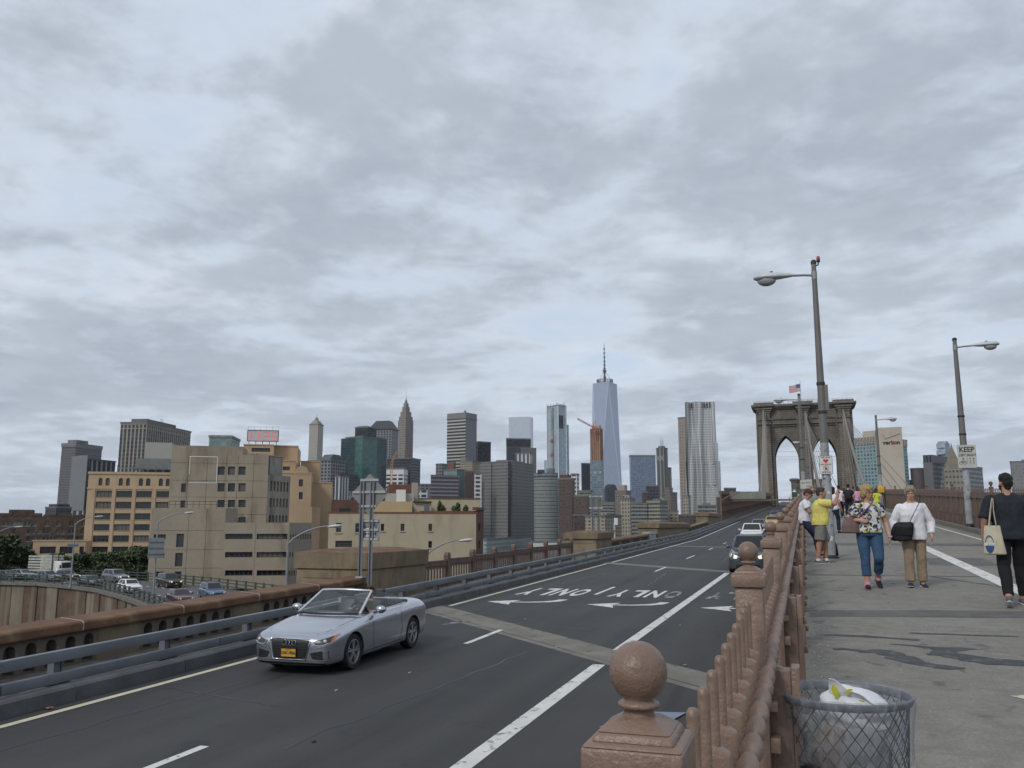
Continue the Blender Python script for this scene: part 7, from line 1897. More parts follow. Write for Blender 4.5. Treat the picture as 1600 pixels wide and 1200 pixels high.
def convertible(label, X, Y, heading):
    root = empty('convertible_car', (X, Y, rz(Y)), heading, label, 'car'); root.rotation_euler.x = -math.atan(.017) if abs(heading) < 1 else 0
    SIL = paint('silver_blue_paint', (.47, .485, .53), .88, .27)
    st_ = [(-2.205, .50, .585, .585, .53, .61, .44, .31, .21), (-2.15, .64, .675, .73, .61, .77, .48, .28, .175), (-1.98, .72, .755, .83, .68, .868, .50, .27, .165), (-1.5, .75, .845, .868, .755, .893, .52, .255, .165),
           (-.95, .77, .925, .872, .825, .897, .54, .235, .165), (-.3, .80, .945, .865, .855, .897, .55, .225, .165), (.5, .80, .95, .862, .87, .897, .55, .225, .165), (1.2, .79, .972, .868, .89, .898, .56, .24, .175),
           (1.75, .74, 1.005, .855, .895, .888, .585, .275, .195), (2.08, .68, .99, .79, .87, .835, .61, .315, .235), (2.2, .60, .90, .67, .80, .73, .61, .36, .28)]
    hull = loft(st_, 3); T = bvh(hull); r = .325; yf, yr = -1.36, 1.26
    cutters = []
    for y in (yf, yr):
        for sx in (-1, 1): c = MB(); lathe_x(c, [(0, 0), (.372, 0), (.372, .5), (0, .5)], 36); c.v = [((sx * (.52 + v[0])), v[1] + y, v[2] + r) for v in c.v]; cutters.append(c.mesh('c'))
    cutters.append(evaluated(MB().bb((-.69, -.60, .50), (.69, 1.0, 1.4)).mesh('c'), [('BEVEL', dict(width=.12, segments=3))]))
    link('body', cut(hull, cutters, SIL), root)
    link('cabin_tub', MB().bb((-.685, -.59, .36), (.685, .99, .498)).mesh('t', TRIM), root)
    lin = MB().bb((-.70, -.6, .5), (-.675, 1.0, .93)).bb((.675, -.6, .5), (.70, 1.0, .93)).bb((-.675, .97, .5), (.675, 1.0, .93)); lin.build('door_lining', TRIM, root)
    da = evaluated(MB().bb((-.68, -.72, .62), (.68, -.34, .945)).mesh('d', TRIM), [('BEVEL', dict(width=.08, segments=3))], 40); link('dashboard', da, root)
    for sx in (-.37, .37):
        s = MB(); s.hexa([(sx-.25, -.05, .5), (sx+.25, -.05, .5), (sx+.25, .5, .5), (sx-.25, .5, .5), (sx-.24, -.08, .66), (sx+.24, -.08, .66), (sx+.24, .5, .60), (sx-.24, .5, .60)])
        s.hexa([(sx-.24, .38, .58), (sx+.24, .38, .58), (sx+.24, .52, .58), (sx-.24, .52, .58), (sx-.20, .58, 1.10), (sx+.20, .58, 1.10), (sx+.20, .68, 1.10), (sx-.20, .68, 1.10)])
        link('seat', evaluated(s.mesh('s', LEATHER), [('BEVEL', dict(width=.05, segments=3))], 40), root)
        h = MB().bb((sx-.12, .60, 1.12), (sx+.12, .70, 1.30)); link('headrest', evaluated(h.mesh('h', LEATHER), [('BEVEL', dict(width=.04, segments=3))], 40), root)
    rb_ = MB().bb((-.6, .78, .5), (.6, 1.0, .98)); link('rear_seat', evaluated(rb_.mesh('r', LEATHER), [('BEVEL', dict(width=.06, segments=3))], 40), root)
    tn = MB().bb((-.68, 1.0, .93), (.68, 1.42, 1.02)); link('folded_roof_cover', evaluated(tn.mesh('f', TRIM), [('BEVEL', dict(width=.04, segments=3))], 40), root)
    sw = MB().tube([(.37 + .18 * math.cos(a), -.26 - .07 * math.sin(a), .94 + .165 * math.sin(a)) for a in [2*math.pi*k/20 for k in range(20)]], .016, 6, True).beam((.20, -.27, .94), (.54, -.27, .94), .03, .03); sw.build('steering_wheel', TRIM, root, 60)
    bl, tl_ = Vector((-.70, -.84, .945)), Vector((-.575, -.13, 1.375))
    def ws(u, v):      # u across -1..1, v up 0..1
        w_ = .70 + (.575 - .70) * v; y = -.84 + (.71) * v - .16 * (1 - u * u) * (1 - .5 * v); z = .945 + .37 * v + .025 * (1 - u * u) * v
        return Vector((u * w_, y, z))
    g_ = MB(); N = 12; K_ = 6
    for j in range(K_ + 1):
        for i in range(N + 1): g_.v.append(tuple(ws(-.97 + 1.94 * i / N, .04 + .9 * j / K_)))
    for j in range(K_):
        for i in range(N): g_.f.append((j*(N+1)+i, j*(N+1)+i+1, (j+1)*(N+1)+i+1, (j+1)*(N+1)+i)); g_.m.append(0)
    CLR = glass_mat('clear_car_glass', (.07, .09, .10), .03, .40, .8)
    g_.build('windscreen', CLR, root, 179)
    pl = MB(); pl.tube([ws(-1, v / 6) for v in range(7)] + [ws(-1 + 2 * i / 12, 1) for i in range(1, 12)] + [ws(1, 1 - v / 6) for v in range(7)], .027, 8); pl.build('windscreen_frame', paint('bright_frame', (.55, .57, .62), .5, .25), root, 60)
    MB().tube([ws(-.96 + 1.92 * i / 12, .0) + Vector((0, -.01, .005)) for i in range(13)], .02, 6).build('cowl_trim', TRIM, root)
    MB().ball((0, -.30, 1.28), (.11, .02, .035), 10, 6).build('mirror', TRIM, root); MB().bb((.30, -.60, 1.0), (.40, -.598, 1.035)).build('sticker', WHP, root); MB().bb((-.03, -.42, 1.10), (.03, -.41, 1.20)).build('hanging_card', WHP, root)
    for sx in (-1, 1):
        for pts, nm in ((((-.60, .955), (.34, .965), (.30, 1.26), (-.12, 1.315)), 'door_glass'), (((.37, .965), (.98, .985), (.74, 1.14), (.33, 1.255)), 'quarter_glass')):
            MB().quad(*[(sx * (.80 - (z - .95) * .32), y, z) for y, z in pts]).build(nm, glass_mat('side_car_glass', (.07, .10, .11), .03, .42, .8), root)
        MB().tube([(sx * .79, -.6, .958), (sx * .80, .5, .968), (sx * .795, 1.02, .988)], .012, 6).build('belt_strip', CHROME, root)
        mr = MB().ball((sx * .97, -.47, 1.0), (.115, .075, .075), 14, 8); mr.build('door_mirror', SIL, root, 60)
        MB().beam((sx * .82, -.47, .93), (sx * .93, -.47, .965), .05, .035).ball((sx * .97, -.41, 1.0), (.10, .02, .062), 12, 6).build('mirror_foot', TRIM, root)
        for y0, z0, y1, z1 in ((-.62, .90, -.58, .26), (.62, .93, .70, .50), (.70, .50, .58, .25), (-.58, .26, .58, .25)):
            a = poly_line((sx * 1.0, y0, z0), (sx * 1.0, y1, z1), 14); w2_ = Vector((0, .006, 0)) if abs(y1 - y0) < .3 else Vector((0, 0, .005))
            patch(T, [p - w2_ for p in a], [p + w2_ for p in a], 1, (-sx, 0, 0), .002).build('panel_gap', TRIM, root)
        MB().caps((sx * .902, .40, .80), (sx * .902, .56, .805), .016, .016, 8).build('door_handle', SIL, root, 60)
        a = poly_line((sx * 1, -.95, .235), (sx * 1, .85, .24), 20); patch(T, a, [p + Vector((0, 0, .035)) for p in a], 1, (-sx, 0, 0), .012).build('sill_blade', SIL, root)
        tlp = poly_line((sx * .45, 3, .82), (sx * .78, 3, .83), 8); patch(T, tlp, [p - Vector((0, 0, .11)) for p in tlp], 3, (0, -1, 0), .004).build('tail_lamp', TAIL, root)
    top = [(x, -3, .625 - .004 * abs(x)) for x in np.linspace(-.41, .41, 16)]; bt = [(x * .80, -3, .30) for x in np.linspace(-.41, .41, 16)]
    patch(T, top, bt, 12, (0, 1, 0), .006).build('grille', TRIM, root)
    ring_ = [(-.43, .60), (-.40, .640), (.40, .640), (.43, .60), (.34, .285), (-.34, .285)]
    gp = []
    for i in range(6):
        a, b_ = ring_[i], ring_[(i+1) % 6]
        for k in range(6): gp.append((a[0] + (b_[0]-a[0])*k/6, a[1] + (b_[1]-a[1])*k/6))
    gp3 = []
    for x, z in gp: h = T.ray_cast(Vector((x, -3, z)), Vector((0, 1, 0))); gp3.append(h[0] + Vector((0, -.008, 0)))
    MB().tube(gp3, .011, 6, True).build('grille_surround', CHROME, root, 60)
    for k in range(6):
        z = .575 - k * .048; w_ = .385 - k * .012; a = poly_line((-w_, -3, z), (w_, -3, z), 12); patch(T, [p + Vector((0, 0, .005)) for p in a], [p - Vector((0, 0, .005)) for p in a], 1, (0, 1, 0), .014).build('grille_bar', M('grille_bar_grey', (.03, .03, .032), .4, .1), root)
    for k in range(4):
        cx = (k - 1.5) * .066; h = T.ray_cast(Vector((cx, -3, .575)), Vector((0, 1, 0)))[0]
        MB().tube([(cx + .046 * math.cos(a), h.y - .024, .575 + .046 * math.sin(a)) for a in [2*math.pi*q/20 for q in range(20)]], .0085, 6, True).build('badge_ring', CHROME, root, 60)
    h = T.ray_cast(Vector((0, -3, .41)), Vector((0, 1, 0)))[0]
    MB().bb((-.165, h.y - .03, .325), (.165, h.y - .012, .50)).build('plate_frame', TRIM, root); MB().bb((-.15, h.y - .036, .335), (.15, h.y - .031, .47)).build('number_plate', PLATEY, root)
    text('plate_text', 'GNC-9866', PLATEK, root, (0, h.y - .0375, .40), (R(90), 0, 0), .082, .001, .78, .002)
    text('plate_text', 'NEW YORK', PLATEK, root, (0, h.y - .0375, .456), (R(90), 0, 0), .022, .001, .9, 0)
    for sx in (-1, 1):
        tp = [(sx * x, -3, z) for x, z in ((.50, .605), (.60, .635), (.70, .665), (.78, .69), (.84, .705))]; bo_ = [(sx * x, -3, z) for x, z in ((.53, .545), (.61, .535), (.69, .545), (.77, .575), (.825, .615))]
        patch(T, tp, bo_, 5, (0, 1, 0), .006).build('headlamp', DARKL, root, 179)
        ed_ = [Vector(p) for p in tp]; e3 = []
        for p in ed_ : hh_ = T.ray_cast(p, Vector((0, 1, 0))); e3.append((hh_[0] if hh_[0] else p) + Vector((0, -.012, 0)))
        e4 = []
        for p in bo_: hh_ = T.ray_cast(Vector(p), Vector((0, 1, 0))); e4.append((hh_[0] if hh_[0] else Vector(p)) + Vector((0, -.012, 0)))
        MB().tube(e3, .007, 6).tube([e3[0]] + e4[:4], .010, 6).build('lamp_strip', HEADL, root, 60)
        c0 = e3[2].lerp(e4[2], .5); MB().ball(c0 + Vector((0, .012, 0)), (.045, .03, .04), 12, 8).build('projector', HEADL, root, 60)
        patch(T, [Vector(tp[3]).lerp(Vector(tp[4]), .35 + k / 4.6) for k in range(4)], [Vector(bo_[3]).lerp(Vector(bo_[4]), .35 + k / 4.6) for k in range(4)], 4, (0, 1, 0), .010).build('side_marker', AMBER, root)
        tp = [(sx * x, -3, z) for x, z in ((.43, .40), (.55, .425), (.66, .445), (.77, .45))]; bo_ = [(sx * x, -3, z) for x, z in ((.48, .305), (.58, .295), (.68, .29), (.785, .295))]
        patch(T, tp, bo_, 5, (0, 1, 0), .004).build('air_intake', TRIM, root)
        for k in range(3):
            a = [Vector(p).lerp(Vector(q), (k + .7) / 3.4) for p, q in zip(tp, bo_)]; patch(T, a, [p - Vector((0, 0, .008)) for p in a], 1, (0, 1, 0), .010).build('intake_bar', MATS['grille_bar_grey'], root)
    a = poly_line((-.72, -3, .265), (.72, -3, .265), 24); patch(T, a, [p - Vector((0, 0, .02)) for p in a], 1, (0, 1, 0), .03).build('front_lip', SIL, root)
    patch(T, [p - Vector((0, 0, .03)) for p in a], [p - Vector((0, 0, .065)) for p in a], 2, (0, 1, 0), .006).build('lower_grille', TRIM, root)
    for sx in (-1, 1):     # bonnet shut lines and wings
        a = [(sx * x, y, 3) for x, y in ((.50, -2.08), (.62, -1.9), (.69, -1.5), (.72, -1.1), (.72, -.9))]; patch(T, a, [(p[0] + sx * .008, p[1], p[2]) for p in a], 1, (0, 0, -1), .004).build('bonnet_gap', TRIM, root)
    add_wheels(root, r, .775, yf, yr, 5)
    return root
audi = convertible('silver open-top convertible driving towards the camera', -8.88, 15.95, 0)
audi.rotation_euler = (math.atan(.017), 0, R(1.0)); audi.scale = (.955, 1, .985)
def car(name, label, loc, heading, col, L=4.6, Wd=1.82, hood=.95, belt=1.0, roof=1.5, yA=-.95, yB=-.25, yC=1.2, yD=1.75, r=.33, cat='car', group=None, lit=False, plate=True, metal=.3, rails=False, box_rear=False, detail=2, slope=0.0):
    root = empty(name, loc, heading, label, cat, group); root.rotation_euler.x = slope
    P_ = paint('paint_%d_%d_%d' % tuple(int(c * 255) for c in col), col, metal)
    h = L / 2; w = Wd / 2; b0 = r * .55
    st_ = [(-h, w*.62, hood*.70, w*.70, hood*.62, w*.74, hood*.50, b0+.12, b0+.02), (-h+.08, w*.78, hood*.84, w*.86, hood*.72, w*.90, hood*.54, b0+.1, b0), (-h+.35, w*.83, hood*.93, w*.94, hood*.80, w*.985, hood*.56, b0+.1, b0),
           (yA-.35, w*.86, hood*.985, w*.965, hood*.86, w, hood*.58, b0+.08, b0), (yA+.2, w*.9, belt, w*.975, belt*.90, w, belt*.58, b0+.06, b0), (.4, w*.9, belt*1.01, w*.975, belt*.91, w, belt*.58, b0+.06, b0), (h-.75, w*.88, belt*1.03, w*.965, belt*.93, w*.99, belt*.6, b0+.09, b0+.02), (h-.2, w*.82, belt*1.01, w*.92, belt*.92, w*.95, belt*.62, b0+.13, b0+.05), (h, w*.72, belt*.9, w*.8, belt*.82, w*.84, belt*.62, b0+.2, b0+.12)]
    hull = loft(st_, detail); T = bvh(hull); yf, yr = -h + .86, h - .88
    cutters = []
    for y in (yf, yr):
        for sx in (-1, 1): c = MB(); lathe_x(c, [(0, 0), (r*1.14, 0), (r*1.14, .5), (0, .5)], 20); c.v = [(sx * (w - .36 + v[0]), v[1] + y, v[2] + r) for v in c.v]; cutters.append(c.mesh('c'))
    link('body', cut(hull, cutters, P_), root)
    z0 = belt - .06; bw, tw = w * .90, w * .71
    A = [Vector((-bw, yA, z0)), Vector((bw, yA, z0)), Vector((bw, yD, z0)), Vector((-bw, yD, z0))]; B = [Vector((-tw, yB, roof)), Vector((tw, yB, roof)), Vector((tw, yC, roof)), Vector((-tw, yC, roof))]
    cb_ = MB(); cb_.hexa(A + B); link('cabin', evaluated(cb_.mesh('cabin', P_), [('BEVEL', dict(width=.07, segments=3))], 50), root)
    def pane(nm, q, u0, u1, v0, v1, mat, off=.004):
        f = lambda u, v: (q[0].lerp(q[1], u)).lerp(q[3].lerp(q[2], u), v); n_ = (q[1] - q[0]).cross(q[3] - q[0]).normalized()
        MB().quad(*[f(u, v) + n_ * off for u, v in ((u0, v0), (u1, v0), (u1, v1), (u0, v1))]).build(nm, mat, root)
    pane('windscreen', (A[0], A[1], B[1], B[0]), .06, .94, .14, .90, CARGL); pane('rear_window', (A[2], A[3], B[3], B[2]), .08, .92, .18, .88, CARGL)
    for q in ((A[1], A[2], B[2], B[1]), (A[3], A[0], B[0], B[3])):
        us = (.10, .46, .50, .88) if q[0] is A[1] else (.12, .50, .54, .90)
        pane('side_window', q, us[0], us[1], .16, .86, CARGL); pane('side_window', q, us[2], us[3], .16, .86, CARGL)
    if rails:
        for sx in (-1, 1): MB().tube([(sx * tw * .95, yB + .1, roof + .02), (sx * tw * .95, yB + .25, roof + .07), (sx * tw * .95, yC - .2, roof + .07), (sx * tw * .95, yC, roof + .02)], .022, 6).build('roof_rail', TRIM, root)
    for sx in (-1, 1):
        tp = [(sx * w * x, -4, hood * z) for x, z in ((.50, .78), (.66, .82), (.82, .86))]; bt = [(sx * w * x, -4, hood * z) for x, z in ((.54, .66), (.68, .66), (.84, .74))]
        patch(T, tp, bt, 3, (0, 1, 0), .008).build('headlamp', HLON if lit else HEADL, root)
        tp = [(sx * w * x, 4, belt * z) for x, z in ((.55, .86), (.7, .87), (.82, .87))]; patch(T, tp, [(p[0], p[1], p[2] - .16) for p in tp], 2, (0, -1, 0), .008).build('tail_lamp', TAIL, root)
        MB().ball((sx * (w + .1), yA + .42, belt + .05), (.10, .06, .075), 10, 6).beam((sx * w * .88, yA + .42, belt), (sx * (w + .05), yA + .42, belt + .03), .06, .04).build('door_mirror', P_ if detail > 1 else TRIM, root, 60)
        for y in (yA + .55, yA + 1.55):
            a = poly_line((sx * 2, y, belt * .93), (sx * 2, y, r * .9), 6); patch(T, [p - Vector((0, .007, 0)) for p in a], [p + Vector((0, .007, 0)) for p in a], 1, (-sx, 0, 0), .002).build('panel_gap', TRIM, root)
    a = [(x, -4, hood * .70) for x in np.linspace(-w * .46, w * .46, 7)]; patch(T, a, [(p[0] * .85, p[1], hood * .56) for p in a], 3, (0, 1, 0), .006).build('grille', TRIM, root)
    a = [(x, -4, hood * .40) for x in np.linspace(-w * .6, w * .6, 7)]; patch(T, a, [(p[0], p[1], hood * .28) for p in a], 2, (0, 1, 0), .006).build('lower_intake', TRIM, root)
    if plate:
        hh_ = T.ray_cast(Vector((0, -4, hood * .48)), Vector((0, 1, 0)))[0]; MB().bb((-.15, hh_.y - .02, hood*.48 - .07), (.15, hh_.y - .008, hood*.48 + .07)).build('number_plate', PLATEY, root)
    add_wheels(root, r, w - .12, yf, yr, 5)
    return root
SLR = math.atan(.017)
sv = car('suv', 'dark green-grey estate behind the second ball finial, headlamps lit', (-2.62, 43.6, rz(43.6)), 0, (.055, .07, .075), 4.6, 1.8, 1.02, 1.10, 1.70, -1.0, -.35, 1.75, 2.05, .35, rails=True, lit=True, slope=SLR)
car('minivan', 'white minivan farther up the road', (at_Y(1174, 835, 80).x, 82, rz(82)), 0, (.72, .72, .71), 5.0, 1.98, 1.02, 1.12, 1.72, -1.35, -.55, 1.9, 2.3, .34, metal=0, slope=SLR)
car('taxi', 'yellow taxi glimpsed between the ball finials', (at_Y(1205, 812, 122).x, 124, rz(124)), 0, (.62, .36, .03), 4.8, 1.85, .98, 1.02, 1.5, metal=0, slope=math.atan(.035), detail=1)
car('sedan', 'dark sedan far up the road behind the taxi', (at_Y(1210, 803, 160).x, 162, rz(162)), 0, (.05, .06, .08), 4.7, 1.82, .95, 1.0, 1.46, slope=math.atan(.035), detail=1)
car('sedan', 'grey sedan half hidden behind the white minivan', (at_Y(1184, 815, 108).x, 110, rz(110)), 0, (.16, .17, .18), 4.7, 1.82, .95, 1.0, 1.46, slope=math.atan(.035), detail=1)
GT = 'cars on the highway ramp'
def ramp_dir(p):
    mid = edge_line(.5); i = min(range(len(mid) - 1), key=lambda k: ((mid[k] + mid[k+1]) / 2 - p).length); return (mid[i+1] - mid[i]).normalized()
def on_ramp(name, label, px, py, col, flip=False, **k):
    p = rp(px, py); d = ramp_dir(p) * (-1 if flip else 1); return car(name, label, (p.x, p.y, RZ_ + .01), math.atan2(d.y, d.x) + math.pi / 2, col, group=GT, detail=1, **k)
SUVK = dict(L=4.6, Wd=1.88, hood=1.05, belt=1.12, roof=1.74, yA=-1.0, yB=-.35, yC=1.75, yD=2.1, r=.36)
SEDK = dict(L=4.7, Wd=1.82, hood=.95, belt=1.0, roof=1.46)
on_ramp('suv', 'silver-grey SUV in the far lane by the bushes', 180, 909.5, (.16, .17, .19), lit=True, **SUVK)
on_ramp('hatchback', 'white hatchback nearest the ramp fence', 202, 926, (.74, .74, .73), L=4.1, Wd=1.75, hood=.98, belt=1.05, roof=1.53, yA=-1.0, yB=-.25, yC=1.4, yD=1.85, metal=0)
on_ramp('suv', 'black SUV with lit headlamps before the concrete office', 264, 917.5, (.02, .021, .024), lit=True, **SUVK)
on_ramp('sedan', 'dark grey sedan in the middle of the ramp', 140, 917, (.04, .045, .055), **SEDK)
on_ramp('sedan', 'dark sedan behind the ramp lamp post', 104, 907, (.03, .032, .036), lit=True, **SEDK)
on_ramp('sedan', 'blue-grey sedan in front of the lorry', 74, 908.5, (.12, .14, .17), **SEDK)
on_ramp('sedan', 'green-grey sedan at the left edge of the picture', 10, 907, (.06, .075, .075), **SEDK)
on_ramp('sedan', 'pale sedan just behind the left-edge sedan', 34, 905.5, (.20, .22, .23), **SEDK)
on_ramp('sedan', 'maroon sedan low behind the parapet cap', 281, 944, (.08, .02, .025), **SEDK)
on_ramp('suv', 'blue SUV low behind the parapet cap', 331, 936, (.07, .12, .20), rails=True, **SUVK)
p = rp(78, 903.5); d = ramp_dir(p)
tk = empty('lorry', (p.x, p.y, RZ_ + .01), math.atan2(d.y, d.x) + math.pi / 2, 'white lorry with a tall stake body among the ramp cars', 'lorry')
TW_ = paint('lorry_white', (.62, .62, .60), 0, .4)
cbm = MB(); cbm.hexa([(-1.0, -3.1, .55), (1.0, -3.1, .55), (1.0, -1.4, .55), (-1.0, -1.4, .55), (-.95, -2.8, 2.5), (.95, -2.8, 2.5), (.95, -1.4, 2.55), (-.95, -1.4, 2.55)])
link('cab', evaluated(cbm.mesh('cab', TW_), [('BEVEL', dict(width=.1, segments=2))], 50), tk)
MB().quad((-.85, -2.99, 1.55), (.85, -2.99, 1.55), (.80, -2.875, 2.3), (-.80, -2.875, 2.3)).build('windscreen', CARGL, tk); MB().bb((-.7, -3.14, .85), (.7, -3.09, 1.15)).build('grille', TRIM, tk)
for sx in (-1, 1): MB().bb((sx * .62, -3.15, .72), (sx * .92, -3.09, .9)).build('headlamp', HEADL, tk); MB().bb((sx * 1.0, -2.95, 1.5), (sx * 1.25, -2.88, 2.0)).build('door_mirror', TRIM, tk)
MB().bb((-1.1, -1.3, .75), (1.1, 3.2, .95)).build('bed', TRIM, tk)
GRP = M('old_white_slats', (.42, .42, .38), .8, .2, 2)
for k in range(6):
    z = 1.05 + k * .4; MB().bb((-1.12, -1.3, z), (-1.06, 3.2, z + .26)).build('slat', GRP, tk); MB().bb((1.06, -1.3, z), (1.12, 3.2, z + .26)).build('slat', GRP, tk); MB().bb((-1.05, -1.32, z), (1.05, -1.26, z + .26)).build('slat', GRP, tk)
for x in (-1.09, 0, 1.09): MB().bb((x - .05, -1.36, .95), (x + .05, -1.28, 3.4)).build('stake', TRIM, tk)
add_wheels(tk, .42, .85, -2.3, 2.0)
# people
def skinmat(nm, c):
    m, t, b = newmat(nm); co = t.add('ShaderNodeTexCoord').outputs['Object']
    t.l.new(t.mix(t.ramp(t.noise(co, 14, 4, .6), .35, .65), rgb(tuple(x * .86 for x in c)), rgb(c)), b.inputs['Base Color'])
    b.inputs['Roughness'].default_value = .55; b.inputs['Subsurface Weight'].default_value = .08; b.inputs['Subsurface Radius'].default_value = (.02, .008, .004)
    return m
SKIN = skinmat('skin_fair', (.50, .285, .205)); SKIN2 = skinmat('skin_tan', (.40, .205, .135))
def cloth(nm, c, bump=.6, sc=9, rough=.85, stretch=(1, 1, .45)):
    if nm in MATS: return MATS[nm]
    m, t, b = newmat(nm); co = t.add('ShaderNodeTexCoord').outputs['Object']
    n1 = t.noise(t.scaled(co, stretch), sc, 5, .6, .8)
    t.l.new(t.mix(t.ramp(n1, .3, .7), rgb(tuple(x * .84 for x in c)), rgb(tuple(min(1, x * 1.08) for x in c))), b.inputs['Base Color'])
    b.inputs['Roughness'].default_value = rough; b.inputs['Specular IOR Level'].default_value = .25
    bp = t.add('ShaderNodeBump'); bp.inputs['Strength'].default_value = bump; bp.inputs['Distance'].default_value = .035
    t.l.new(n1, bp.inputs['Height']); t.l.new(bp.outputs[0], b.inputs['Normal'])
    return m
def floral():
    m, t, b = newmat('floral_print'); co = t.add('ShaderNodeTexCoord').outputs['Object']
    wv = t.add('ShaderNodeMix'); wv.data_type = 'VECTOR'; wv.inputs[0].default_value = .12
    nz = t.add('ShaderNodeTexNoise'); nz.inputs['Scale'].default_value = 9; t.l.new(co, nz.inputs['Vector']); t.l.new(co, wv.inputs[4]); t.l.new(nz.outputs[1], wv.inputs[5])
    v = t.add('ShaderNodeTexVoronoi'); v.inputs['Scale'].default_value = 25; t.l.new(wv.outputs[1], v.inputs['Vector'])
    v2 = t.add('ShaderNodeTexVoronoi'); v2.inputs['Scale'].default_value = 34; t.l.new(wv.outputs[1], v2.inputs['Vector'])
    s = t.add('ShaderNodeSeparateColor'); t.l.new(v.outputs['Color'], s.inputs[0])
    cc = t.mix(t.math('GREATER_THAN', s.outputs[0], .36), (.60, .58, .60, 1), (.42, .40, .07, 1))
    cc = t.mix(t.math('GREATER_THAN', s.outputs[0], .62), cc, (.09, .11, .24, 1))
    cc = t.mix(t.math('GREATER_THAN', s.outputs[0], .78), cc, (.55, .54, .58, 1))
    s2 = t.add('ShaderNodeSeparateColor'); t.l.new(v2.outputs['Color'], s2.inputs[0])
    cc = t.mix(t.math('GREATER_THAN', s2.outputs[1], .74), cc, (.018, .018, .03, 1))
    t.l.new(cc, b.inputs['Base Color']); b.inputs['Roughness'].default_value = .8
    bp = t.add('ShaderNodeBump'); bp.inputs['Strength'].default_value = .3; bp.inputs['Distance'].default_value = .03
    t.l.new(t.noise(t.scaled(co, (1, 1, .5)), 8, 4), bp.inputs['Height']); t.l.new(bp.outputs[0], b.inputs['Normal'])
    return m
FOLD = bpy.data.textures.new('cloth_folds', 'CLOUDS'); FOLD.noise_scale = .13; FOLD.noise_depth = 2
HAIRT = bpy.data.textures.new('hair_locks', 'CLOUDS'); HAIRT.noise_scale = .035; HAIRT.noise_depth = 2
def fuse(mb, voxel, it=4, mat=None, fold=0.0, tex=None):
    mods = [('REMESH', dict(mode='VOXEL', voxel_size=voxel)), ('SMOOTH', dict(factor=.5, iterations=it))]
    if fold: mods += [('DISPLACE', dict(texture=tex or FOLD, strength=fold, mid_level=.45))]
    me = evaluated(mb.mesh('f'), mods, 179)
    me.materials.clear()
    if mat: me.materials.append(mat)
    return me
def loft_z(mb, st_, n=20):
    """upright stack of ellipses (x, y, z, rx, ry)"""
    vs = []
    for x, y, z, rx, ry in st_:
        for k in range(n):
            a = 2*math.pi*k/n; c, s = math.cos(a), math.sin(a)
            e = 2.6   # slightly squared ellipse
            q = (abs(c)**e + abs(s)**e) ** (-1/e); vs.append((x + rx * c * q, y + ry * s * q, z))
    fs = [(i*n+k, i*n+(k+1)%n, (i+1)*n+(k+1)%n, (i+1)*n+k) for i in range(len(st_)-1) for k in range(n)] + [tuple(range(n-1, -1, -1)), tuple(range((len(st_)-1)*n, len(st_)*n))]
    mb.add(vs, fs); return mb
def hand(mb, w, d, nrm, s=1.0, curl=.5, side=1):
    """palm and five fingers; d along the hand, nrm out of the palm, side which way the thumb leaves"""
    d = Vector(d).normalized(); nrm = Vector(nrm); nrm = (nrm - d * nrm.dot(d)).normalized(); a = d.cross(nrm) * side
    w = Vector(w); rotm = Matrix((a, d, nrm)).transposed()
    mb.ball(w + d * .045 * s, (.040 * s, .052 * s, .017 * s), 12, 8, rotm)
    for k, ln in enumerate((.068, .077, .072, .056)):
        b0 = w + d * .085 * s + a * (.027 - .018 * k) * s; p = b0; ang = 0
        for q, f in enumerate((.45, .32, .23)):
            ang += curl * (.35 + .35 * q); dd = d * math.cos(ang) + nrm * math.sin(ang); e = p + dd * ln * f * s * 1.15
            mb.caps(p, e, .0092 * s, .0082 * s, 8); p = e
    t0 = w + d * .02 * s + a * .03 * s; t1 = t0 + (d * .6 + a * .75 + nrm * .25).normalized() * .038 * s; t2 = t1 + (d * .85 + a * .3 + nrm * .45).normalized() * .032 * s
    mb.caps(t0, t1, .012 * s, .010 * s, 8).caps(t1, t2, .010 * s, .0085 * s, 8)
def shoe(mb, ank, yaw, pitch, s=1.0, L_=.26):
    """ankle joint, heading of the toe, heel lift"""
    M_ = Matrix.Translation(ank) @ Matrix.Rotation(yaw, 4, 'Z') @ Matrix.Rotation(pitch, 4, 'X')
    for y, z, rx, ry, rz_ in ((.035, -.045, .040, .05, .045), (-.04, -.05, .042, .07, .038), (-.11, -.058, .047, .07, .032), (-.165, -.064, .040, .045, .026)):
        mb.ball(M_ @ Vector((0, y * s, z * s)), (rx * s, ry * s, rz_ * s), 12, 8, M_.to_3x3())
    return M_
